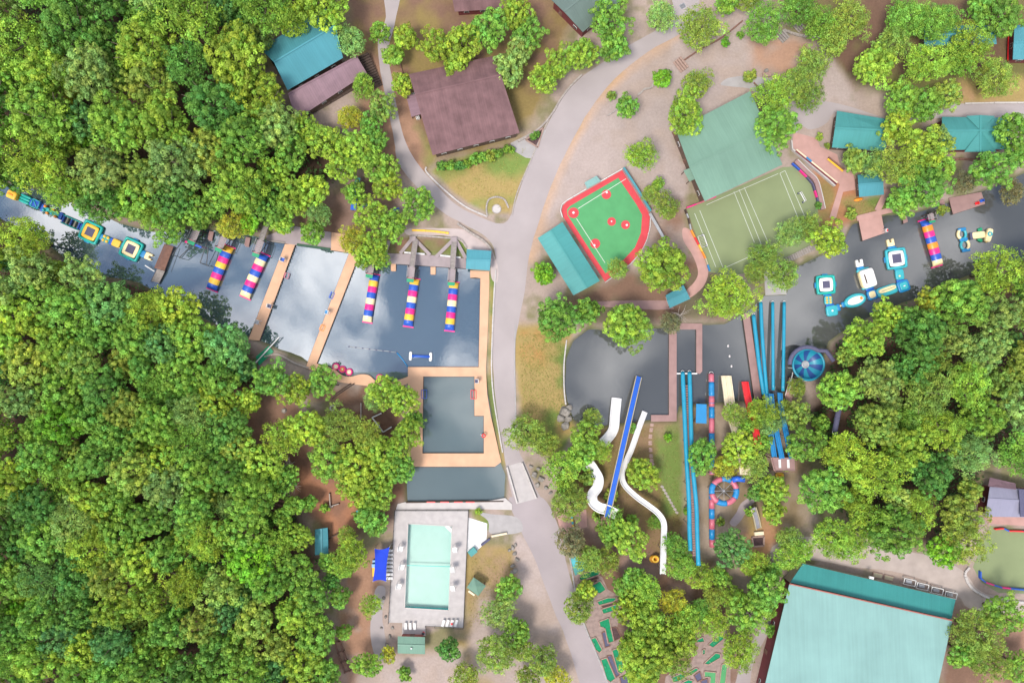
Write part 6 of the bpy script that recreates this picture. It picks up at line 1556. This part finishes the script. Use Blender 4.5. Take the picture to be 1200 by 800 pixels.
# bowl slide
cpx, cpy = 946, 427; zb = 2.4; c = P(cpx, cpy, zb); e = thing('bowl_slide', 'big round blue bowl slide over the river bank', 'water slide', (c.x, c.y, WZ))
Rb = 18.5 / PXM
for k in range(14):
    a0, a1 = 2 * math.pi * k / 14, 2 * math.pi * (k + 1) / 14; vs = []; fs = []
    prof = [(.2, -1.2), (.45, -1.1), (.7, -.7), (.86, .0), (.92, .7)]
    for j in range(4):
        a = a0 + (a1 - a0) * j / 3
        for r_, h in prof: vs.append((c.x + math.cos(a) * r_ * Rb, c.y + math.sin(a) * r_ * Rb, zb + h))
    for j in range(3):
        for i in range(4): fs.append((j * 5 + i, j * 5 + i + 1, (j + 1) * 5 + i + 1, (j + 1) * 5 + i))
    MB().add(vs, fs).build('petal', ('bowl_teal', 'bowl_navy')[k % 2], e, True)
MB().ring((c.x, c.y, zb + .75), Rb * .96, .3, 44, 8).build('rim', 'bowl_teal', e, True)
MB().ring((c.x, c.y, zb - 1.15), Rb * .2, .2, 20, 8).build('drain_rim', 'metal_grey', e, True); b = MB(); disc(b, c, Rb * .19, zb - 1.2); b.build('drain', 'metal_grey', e)
fe = [P(cpx + 20.5 * math.cos(a), cpy + 20.5 * math.sin(a), zb + .9 + i * .05) for i, a in enumerate([math.pi * (1.0 + .07 * k) for k in range(11)])] + [P(968, 411, 3.6), P(977, 423, 4.0)]
MB().tube(fe, .55, 10).build('feed_tube', 'slate', e, True)
for k in range(8):
    a = 2 * math.pi * (k + .3) / 8; p = (c.x + math.cos(a) * Rb * .93, c.y + math.sin(a) * Rb * .93); MB().tube([(*p, -1.8), (*p, zb + .5)], .14, 7).build('post', 'white', e)
for a, b in (((929, 436), (925, 458)), ((934, 447), (950, 446))): MB().beam(P(*a, 1.6), P(*b, 1.6), .14, .14).build('rail', 'white', e)
tube_slide('dark grey feed tube between the trees above the bowl slide', [(978, 506), (981, 490), (985.5, 468)], 6.2, 4.6, 6, ['slate'])

# ------------------------------------------------------------------ swimming pool
pd = thing('pool_deck', 'pale concrete deck round the swimming pool', 'deck', P(500, 665)); zd = .35
outer = [(463, 597.5), (549, 597.5), (543, 735), (498.5, 733), (498.5, 744.5), (471, 744), (471.5, 729.5), (455.5, 729)]
pcs = [[(463, 597.5), (549, 597.5), (548.2, 616), (530, 616), (478, 613), (462.2, 613)], [(462.2, 613), (478, 613), (474, 712), (456.4, 712)], [(530, 616), (548.2, 616), (543.8, 717), (526, 715)], [(456.4, 712), (474, 712), (526, 715), (543.8, 717), (543, 735), (498.5, 733), (471.5, 729.5), (455.5, 729)], [(471.5, 729.6), (498.5, 733.1), (498.5, 744.5), (471, 744)]]
for i, f in enumerate(pcs): MB().prism([tuple(P(*q, zd)) for q in f], -.2, zd).build('slab', 'pool_deck', pd)
for a, b in (((549, 597.5), (543, 735)), ((543, 735), (498.5, 733)), ((463, 597.5), (455.5, 729)), ((463, 597.5), (549, 597.5))):
    A, B = P(*a, zd), P(*b, zd)
    for p, d in along([A, B], 2.6): MB().box((p.x, p.y, .85), (.08, .08, 1.0)).build('fence_post', 'dark_metal', pd)
    for z in (.5, 1.33): MB().beam(Vector((A.x, A.y, z)), Vector((B.x, B.y, z)), .07, .06).build('fence_rail', 'dark_metal', pd)
pl = thing('swimming_pool', 'rectangular swimming pool with pale mint water', 'pool', P(502, 665))
pw = [P(*q, zd) for q in POOL]; depth = -1.1
fl = MB(); fl.add([(p.x, p.y, depth) for p in pw], [(3, 2, 1, 0)]).build('floor', 'pool_floor' if 'pool_floor' in M else mat('pool_floor', (.62, .58, .56), .6, .04, .4), pl)
for i in range(4):
    a, b = pw[i], pw[(i + 1) % 4]; MB().add([(a.x, a.y, depth), (b.x, b.y, depth), (b.x, b.y, zd - .03), (a.x, a.y, zd - .03)], [(0, 1, 2, 3)]).build('wall', M.get('pool_tile') or mat('pool_tile', (.03, .52, .56), .4, .08, 2.0), pl)
    d = (b - a).normalized(); MB().beam(Vector((a.x, a.y, zd + .03)), Vector((b.x, b.y, zd + .03)), .3, .08).build('coping', 'pale_concrete', pl)
m = bpy.data.materials.new('pool_water'); m.use_nodes = True; n_, l_ = m.node_tree.nodes, m.node_tree.links; n_.clear()
o_ = n_.new('ShaderNodeOutputMaterial'); tr_ = n_.new('ShaderNodeBsdfTransparent'); tr_.inputs[0].default_value = (.76, .955, .915, 1); gl_ = n_.new('ShaderNodeBsdfGlossy'); gl_.inputs['Roughness'].default_value = .08; fr_ = n_.new('ShaderNodeFresnel'); fr_.inputs[0].default_value = 1.4; mx_ = n_.new('ShaderNodeMixShader')
g_ = n_.new('ShaderNodeNewGeometry'); t_ = n_.new('ShaderNodeTexNoise'); t_.inputs['Scale'].default_value = 1.4; bp_ = n_.new('ShaderNodeBump'); bp_.inputs['Strength'].default_value = .15; l_.new(g_.outputs['Position'], t_.inputs['Vector']); l_.new(t_.outputs['Fac'], bp_.inputs['Height']); l_.new(bp_.outputs[0], gl_.inputs['Normal'])
l_.new(fr_.outputs[0], mx_.inputs[0]); l_.new(tr_.outputs[0], mx_.inputs[1]); l_.new(gl_.outputs[0], mx_.inputs[2]); l_.new(mx_.outputs[0], o_.inputs[0]); MATS['pool_water'] = m
MB().sheet([(p.x, p.y) for p in pw], .12).build('water', 'pool_water', pl)
MB().beam(P(476.3, 662, .16), P(528, 663.5, .16), .18, .1).build('lane_line', 'plastic_teal', pl)
for q in ((479, 710), (522, 714)): p = P(*q, -1); MB().box((p.x, p.y, -1.05), (.7, .3, .06)).build('drain', 'slate', pl)
p0 = P(530, 616); MB().beam(P(523, 615.4, .1), P(529.8, 622, .1), .9, .25).build('corner_step', 'white', pl)
def lounger(px, py, dx, dy, label, grp):
    c = P(px, py, .7); a = pix_ang(dx, dy); u = Vector((math.cos(a), math.sin(a), 0)); e = thing('sun_lounger', label, 'sun lounger', (c.x, c.y, zd), grp)
    n = Vector((-u.y, u.x, 0))
    MB().box((c.x - u.x * .3, c.y - u.y * .3, zd + .36), (1.35, .68, .09), a).build('bed', 'white', e)
    h0 = c + u * .38; MB().beam(Vector((h0.x, h0.y, zd + .38)), Vector((h0.x, h0.y, zd + .38)) + u * .6 + Vector((0, 0, .38)), .68, .08).build('backrest', 'white', e)
    for i in (-.85, .3):
        for j in (-.28, .28): q = c + u * i + n * j; MB().box((q.x, q.y, zd + .16), (.07, .07, .31), a).build('leg', 'white', e)
for k in range(8): lounger(456.2 - k * .05, 645 + k * 4.6, -1, 0, f'{ORD[k]} white lounger from the top in the row beside the blue sail', 'loungers beside the blue sail')
for k in range(3): lounger(475.5 + k * 5.2, 733, 0, -1, ('left', 'middle', 'right')[k] + ' white lounger of the three beside the pool house', 'loungers by the pool house')
for k in range(4): lounger(519.5 + k * 5.0, 729.5, .3, -1, ('first', 'second', 'third', 'fourth')[k] + ' white lounger from the left at the lower right deck corner', 'loungers at the deck corner')
c = P(529.5, 730.5, .8); e = thing('towel', 'red towel on the loungers at the deck corner', 'towel', c); MB().puff((c.x, c.y, .9), (.6, .5, .18), .3, .7).build('cloth', 'plastic_red', e)
for q, l in (((471, 639.5), 'upper left'), ((472.5, 660.5), 'middle left'), ((469, 683), 'lower left'), ((534, 640.5), 'upper right'), ((531, 663.5), 'middle right'), ((531.5, 685), 'lower right')):
    guard_chair(q[0], q[1], 1 if 'left' in l else -1, .15, f'white lifeguard chair at the {l} side of the pool', 'plastic_white', 1.25, zd)
sl = thing('shade_sail', 'bright blue shade sail beside the pool deck', 'shade sail', P(445, 662, 3))
q = [P(439, 642.5, 3.2), P(456.5, 640.5, 3.6), P(452.5, 681, 3.4), P(437, 681, 3.0)]
vs = []; fs = []; n = 8
for i in range(n + 1):
    for j in range(n + 1):
        u, v = i / n, j / n; p = q[0].lerp(q[1], v).lerp(q[3].lerp(q[2], v), u); cc = sum(q, Vector()) / 4; k = (1 - (2 * u - 1) ** 2) * .16 * abs(2 * v - 1) ** 2 + (1 - (2 * v - 1) ** 2) * .10 * abs(2 * u - 1) ** 2
        p = p.lerp(Vector((cc.x, cc.y, p.z)), k); p.z -= .35 * (1 - (2 * u - 1) ** 2) * (1 - (2 * v - 1) ** 2); vs.append(p)
for i in range(n):
    for j in range(n): fs.append((i * (n + 1) + j, i * (n + 1) + j + 1, (i + 1) * (n + 1) + j + 1, (i + 1) * (n + 1) + j))
MB().add(vs, fs).build('cloth', 'canvas_blue', sl, True)
for p in q: MB().tube([(p.x, p.y, 0), (p.x, p.y, p.z)], .08, 7).build('pole', 'metal_grey', sl)
c = P(438.5, 668); e = thing('play_slide', 'yellow and blue toy slide left of the shade sail', 'toy slide', c)
MB().beam(P(438.5, 675, .3), P(438.5, 664, 1.4), .9, .12).build('chute', 'plastic_yellow', e); MB().box((*P(439, 660.5)[:2], .75), (.9, .9, 1.5)).build('tower', 'plastic_sky', e); MB().box((*P(439, 656.5)[:2], .4), (.8, .7, .8)).build('steps', 'plastic_sky', e)
c = P(496.5, 740); e = thing('bin', 'red topped bin beside the pool house door', 'bin', (c.x, c.y, zd)); MB().tube([(c.x, c.y, zd), (c.x, c.y, zd + .9)], [.3, .36], 12).build('body', 'plastic_red', e); MB().puff((c.x, c.y + .1, zd + .95), (.75, .75, .25), 0, .8).build('lid', 'dark_metal', e)
e = thing('pump_box', 'teal pump box at the foot of the pale pavement right of the pool', 'box', P(554, 645)); c = P(554, 645); MB().box((c.x, c.y, .5), (1.9, 1.4, 1.0), .7).build('body', 'teal_roof', e); MB().box((c.x, c.y, 1.04), (2.1, 1.6, .08), .7).build('lid', 'teal_roof', e)
for l, a, b, m in (('dark timber log beside the teal pump box', (564, 638.5), (574, 631), 'slate'), ('pale yellow log bench at the driveway', (576, 628), (594, 624.5), 'cream')):
    e = thing('log_bench', l, 'bench', P(*a)); MB().tube([P(*a, .45), P(*b, .45)], .3, 10).build('log', m, e)
    for t in (.15, .85): p = P(*lerp2(a, b, t)); MB().box((p.x, p.y, .12), (.4, .5, .3)).build('foot', 'brown_wood', e)
rr = random.Random(3)
def boulder(px, py, s, label, grp='boulders'):
    c = P(px, py); e = thing('boulder', label, 'rock', c, grp); b = MB(); b.puff((0, 0, 0), (s, s * rr.uniform(.6, .95), s * .7), rr.uniform(0, 3), .8, 14, 8)
    b.v = [tuple(Vector(v) * (1 + .45 * mnoise.noise(Vector(v) * 1.3 / s * 2 + Vector((px, py, 0)))) + Vector((c.x, c.y, s * .18))) for v in b.v]; b.build('stone', 'rock', e)
for i, (x, y, s) in enumerate(((601, 641, 1.2), (604, 638, 1.0), (603, 648, 1.1), (606, 655, 1.3), (601, 662, 1.2), (604, 668, 1.4), (600, 670, 1.0), (597, 644, .8))): boulder(x, y, s, 'pale boulder in the scatter left of the lower road', 'boulders by the lower road')
for i, (x, y, s) in enumerate(((662, 482, 2.8), (657, 490, 2.2), (666, 490, 2.0), (662, 499, 2.2), (667, 477, 1.8))): boulder(x, y, s, 'grey boulder heaped at the lower left corner of the round pond', 'boulders at the pond outlet')
for i, (x, y, s) in enumerate(((626, 556, 1.5), (631, 549, 1.1), (634, 561, 1.6), (640, 571, 1.2), (622, 546, 1.0), (630, 568, 1.3), (645, 577, 1.0))): boulder(x, y, s, 'grey brown rubble stone beside the road bridge', 'boulders under the bridge')
for i, (x, y, s) in enumerate(((450, 700, .9), (446, 712, .7), (452, 722, .8), (457, 745, 1.0), (447, 735, .7), (453, 754, .9), (460, 735, .8))): boulder(x, y, s, 'small stone on the bare slope left of the pool deck', 'stones left of the pool deck')
for i in range(16):
    q = smooth_path([(764, 497), (762, 515), (763, 535), (765, 546)], 8)[i + (i // 2)]
    c = P(q[0], q[1]); e = tag(recenter(MB().puff((c.x, c.y, .04), (1.0, .62, .16), 0, .6, 10, 6).build('stepping_stone', 'brick_edge')), f'pinkish stepping stone, {ORD[i]} up from the mauve dock', 'stone', 'stepping stones')
for i in range(9):
    q = lerp2((776, 570), (793, 600), i / 8); c = P(*q); e = tag(recenter(MB().puff((c.x, c.y, .05), (.95, .7, .16), -.6, .6, 10, 6).build('stepping_stone', 'stone')), f'pale stepping stone on the upper slope, {ORD[i]} from the curved white slide', 'stone', 'stepping stones on the slope')

# ------------------------------------------------------------------ mini golf
def green(pix, label, m='putting_green'):
    cx = sum(q[0] for q in pix) / len(pix); cy = sum(q[1] for q in pix) / len(pix)
    pix = [(cx + (q[0] - cx) * 1.16, cy + (q[1] - cy) * 1.16) for q in pix]
    pts = [P(*q) for q in pix]; c = sum(pts, Vector()) / len(pts); e = thing('golf_green', label, 'putting green', c, 'mini golf greens')
    MB().prism([tuple(p) for p in pts], -.05, .1).build('carpet', m, e); n = len(pts)
    for i in range(n): MB().beam(pts[i] + Vector((0, 0, .12)), pts[(i + 1) % n] + Vector((0, 0, .12)), .24, .26).build('edging', 'brick_edge', e)
    q = c.lerp(pts[0], .45); MB().tube([(q.x, q.y, .1), (q.x, q.y, 1.0)], .05, 6).build('flag_pin', 'white', e)
    return e
G = [([(680, 676), (683, 672.5), (697, 668), (702, 669), (700, 673), (687, 677.5), (681, 678.5)], 'bean shaped putting green nearest the teal pad'), ([(693, 685), (703, 681), (709, 690), (703, 694), (698, 693)], 'six sided putting green below the bean shaped one'), ([(701, 704), (712, 700), (722, 700), (718, 704), (703, 708)], 'slim putting green, upper one of the pair by the brown beds'),
     ([(706, 713), (725, 707), (722, 714), (708, 718)], 'slim putting green, lower one of the pair by the brown beds'), ([(703, 729), (713, 725), (718, 749), (712, 751), (709, 736), (704, 734)], 'crooked putting green in the middle of the left row'), ([(693, 749), (698, 747), (705, 760), (702, 763), (698, 760)], 'leaf shaped putting green beside the kerb'),
     ([(718, 763), (724, 761), (731, 783), (728, 787), (724, 785)], 'long tapering putting green right of the slate bed'), ([(705, 774), (711, 772), (720, 793), (715, 797), (711, 794)], 'long putting green at the foot of the lower road'), ([(788, 793), (797, 789), (803, 792), (795, 797), (789, 798)], 'oval putting green near the lower edge'), ([(800, 799), (806, 796), (811, 797), (808, 805), (798, 806)], 'half hidden putting green on the lower edge'),
     ([(807, 787), (815, 782), (818, 784), (810, 790)], 'small putting green peeking from under the yellow green tree'), ([(826, 787), (838, 788), (837, 806), (831, 806), (832, 793), (826, 793)], 'hooked bright putting green on the lower edge', 'turf_green'), ([(846, 779), (850, 778), (851.5, 782), (849, 802), (843, 802), (845, 785)], 'straight upright putting green right of the hooked one', 'turf_green'),
     ([(826, 776), (838, 765), (843, 766), (843, 770), (831, 777)], 'slanting putting green under the round lime tree'), ([(831, 754), (842, 744), (846, 744), (847, 748), (836, 757)], 'slanting putting green, uppermost of the lower course'), ([(815, 750), (823, 746), (825, 751), (816, 752)], 'tiny wedge putting green left of the uppermost slanting one'), ([(823, 761), (826, 760), (826, 765), (823, 766)], 'tiny dark putting green between two slanting ones')]
for g_ in G: green(*g_)
e = thing('teal_pad', 'teal painted pad at the top of the mini golf', 'pad', P(677, 668))
MB().prism([tuple(P(*q)) for q in ((668, 654), (676, 650), (690, 664), (674, 674))], -.05, .09).build('slab', 'teal_roof', e); MB().prism([tuple(P(*q)) for q in ((668, 654), (674, 651), (679, 659), (672, 664))], .091, .11).build('pale_corner', 'plastic_aqua', e)
flat('pavement', [(670, 674), (690, 668), (706, 676), (712, 690), (728, 700), (726, 722), (722, 740), (735, 765), (738, 805), (716, 806), (700, 770), (688, 735), (678, 700)], 'golf_paving', .012, 1, 0, False)
flat('pavement', [(780, 792), (810, 776), (826, 740), (852, 738), (856, 775), (856, 806), (778, 806)], 'golf_paving', .012, 1, 0, False)
for pix, m, l in (([(679, 682), (700, 674), (701, 677), (680, 685)], 'mulch', 'long dark bed below the bean shaped green'), ([(689, 684), (699, 679), (700, 682), (692, 686), (693, 692), (690, 692)], 'mulch', 'bent dark bed round the six sided green'), ([(705, 709), (726, 703), (726, 706), (706, 712)], 'mulch', 'straight brown bed between the slim greens'), ([(715, 735), (722, 734), (728, 746), (720, 750)], 'mulch', 'brown bed right of the crooked green'), ([(705, 741), (709, 739), (715, 756), (709, 758)], 'slate', 'dark slate bed left of the crooked green'), ([(711, 768), (716, 767), (726, 790), (722, 793)], 'slate', 'dark slate bed between the two long greens'), ([(726, 793), (735, 790), (737, 800), (728, 802)], 'slate', 'dark slate bed at the lower end of the left row'),
                  ([(813, 791), (820, 786), (823, 795), (817, 798)], 'slate', 'square slate bed left of the hooked green'), ([(821, 797), (829, 794), (830, 805), (822, 805)], 'slate', 'slate bed on the lower edge beside the hooked green')):
    e = thing('planting_bed', l, 'bed', P(*pix[0])); pts = [P(*q) for q in pix]; MB().sheet(pts, .05).build('soil', m, e)
    for i in range(len(pts)): MB().beam(pts[i] + Vector((0, 0, .08)), pts[(i + 1) % len(pts)] + Vector((0, 0, .08)), .2, .22).build('edging', 'brown_wood', e)
e = thing('striped_kerb', 'green and yellow rail between the pink patios', 'rail', P(670, 610))
for k in range(7): MB().beam(P(669 + k * .45, 598 + k * 3.2, .3), P(669.4 + k * .45, 601 + k * 3.2, .3), .5, .4).build('block', ['plastic_aqua', 'plastic_yellow'][k % 2], e)

# ------------------------------------------------------------------ ropes course timbers
def timbers(label, segs, m, z=.35, w=.32, name='timber_pile', cat='timbers'):
    e = thing(name, label, cat, P(*segs[0][0]))
    for a, b in segs: MB().beam(P(*a, z), P(*b, z), w, .3).build('beam', m, e)
    for a, b in segs:
        for q in (a, b): p = P(*q, z); MB().box((p.x, p.y, z / 2 - .2), (.22, .22, z)).build('post', 'dark_wood', e)
timbers('pale angled timber frame in the thicket by the swim bay', [((436, 489), (447, 484)), ((436, 489), (449, 506)), ((438, 503), (445, 498)), ((449, 506), (459, 500))], 'white', .8, .28)
timbers('dark rails on the bank near the round floats', [((389, 467), (414, 450)), ((391, 463), (410, 450)), ((374, 448), (396, 451))], 'dark_wood', .8, .3)
timbers('pale post and log beside the angled frame', [((423, 472), (423, 490))], 'pale_twig', .5, .25)
timbers('crossed grey poles on the path left of the thicket', [((318, 495), (324, 492)), ((311, 506), (326, 501)), ((316, 498), (318, 508)), ((323, 505), (330, 500))], 'brown_wood', .4, .3)
timbers('rows of log seats above the clay clearing', [((300, 579), (335, 588)), ((300, 584), (333, 593)), ((299, 590), (331, 599)), ((298, 596), (328, 605))], 'brown_wood', .4, .4, 'log_amphitheatre', 'seats')
timbers('pale thin poles at the edge of the lower left clearing', [((386, 578), (387, 592)), ((384, 594), (397, 590)), ((383, 596), (390, 593))], 'pale_twig', .6, .2)
timbers('leaning pole beside the grey blue shed', [((383, 632), (400, 623)), ((385, 622), (385, 642))], 'dark_wood', .8, .25)
timbers('long log stair in the lower left clearing', [((392, 752), (404, 788)), ((398, 750), (410, 786)), ((388, 753), (401, 750)), ((395, 765), (403, 762)), ((399, 776), (407, 773)), ((396, 752), (408, 738)), ((403, 788), (411, 785))], 'brown_wood', .5, .35)
timbers('pale plank lying among trees left of the pool path', [((384, 711), (398, 709)), ((385, 709.5), (397, 712))], 'pale_twig', .5, .35)
timbers('grey plank glimpsed in the big wood near the ropes path', [((222, 535), (250, 533))], 'grey_wood', 1.0, .4)
timbers('tan pole among trees in the lower big wood', [((252, 660), (285, 652))], 'grey_wood', 1.0, .35)
timbers('white tangle of timbers at the top of the ropes path', [((324, 436), (332, 444)), ((328, 437), (340, 441)), ((322, 442), (334, 440))], 'white', .7, .25)
timbers('brown walkway glimpsed through the lower left wood', [((33, 552), (52, 556)), ((33, 558), (52, 562))], 'grey_wood', 1.0, .35)
c = P(390, 478); e = thing('tyre_swing', 'pale round tyre on the ropes course path', 'tyre', c); MB().ring((c.x, c.y, .25), .62, .22, 20, 8).build('tyre', 'pale_concrete', e, True); MB().tube([(c.x, c.y, 0), (c.x, c.y, 1.2)], .1, 6).build('post', 'grey_wood', e)
c = P(333, 481); e = thing('tree_stump', 'pale cut stump on the ropes course path', 'stump', c); MB().tube([(c.x, c.y, -.1), (c.x, c.y, .4)], [.75, .6], 12).build('stump', 'pale_twig', e); MB().ring((c.x, c.y, .4), .5, .06, 14, 5).build('bark_rim', 'bark', e)
e = thing('bench_canopy', 'blue and teal striped canopy between trees above the boardwalk', 'canopy', P(416, 230)); 
for k, m in enumerate(('teal_roof', 'plastic_blue', 'slide_blue', 'plastic_blue', 'slide_blue')):
    a = lerp2((419, 208), (413.5, 246), k / 5); b = lerp2((419, 208), (413.5, 246), (k + .97) / 5)
    MB().prism([tuple(P(a[0] - 3, a[1], 2.4)), tuple(P(a[0] + 3.5, a[1] + .5, 2.4)), tuple(P(b[0] + 3.5, b[1] + .5, 2.4)), tuple(P(b[0] - 3, b[1], 2.4))], 2.35, 2.45 + .01 * (k % 2)).build('panel', m, e)
for q in ((416.5, 209), (422, 209), (411, 245), (416.5, 245)): p = P(*q, 2.3); MB().box((p.x, p.y, 1.15), (.12, .12, 2.3)).build('post', 'metal_grey', e)
for i, q in enumerate(((428, 241), (465, 247))):
    c = P(*q); e = thing('picnic_bench', ('left', 'right')[i] + ' small blue bench under the trees near the canopy', 'bench', c, 'blue benches')
    MB().box((c.x, c.y, .45), (1.6, .6, .1), .4).build('seat', 'plastic_blue', e); MB().box((c.x, c.y + .35, .8), (1.6, .1, .5), .4).build('back', 'plastic_blue', e)
    for s_ in (-.6, .6): MB().box((c.x + s_, c.y + s_ * .4, .2), (.12, .5, .4), .4).build('leg', 'dark_metal', e)
def bare(px, py, s, label):
    c = P(px, py); e = thing('dead_tree', label, 'dead tree', c, 'bare pale trees'); r = random.Random(int(px))
    b = MB(); b.tube([(c.x, c.y, -.2), (c.x + .1, c.y, s * 1.2)], [.16, .08], 6); b.build('trunk', 'pale_twig', e); b = MB()
    for k in range(16):
        a = r.uniform(0, 6.28); z = s * r.uniform(.5, 1.2); L = s * r.uniform(.4, .9); p1 = Vector((c.x + math.cos(a) * L * .5, c.y + math.sin(a) * L * .5, z + .25 * s)); a += r.uniform(-.5, .5); p2 = p1 + Vector((math.cos(a) * L * .5, math.sin(a) * L * .5, .15 * s))
        b.tube([(c.x, c.y, z), p1, p2], [.07, .05, .02], 5)
    b.build('branches', 'pale_twig', e)
bare(347, 566, 3.0, 'bare pale twiggy tree at the clay clearing'); bare(345, 541, 3.2, 'bare grey branches above the clay clearing'); bare(583, 728, 3.4, 'pale bare twigs among the tree right of the shelter'); bare(793, 370, 3.4, 'pale bare twigs above the mauve dock'); bare(738, 684, 3.2, 'white bare twigs above the mini golf'); bare(616, 515, 4.0, 'bare twigs over the road beside the pond outlet')
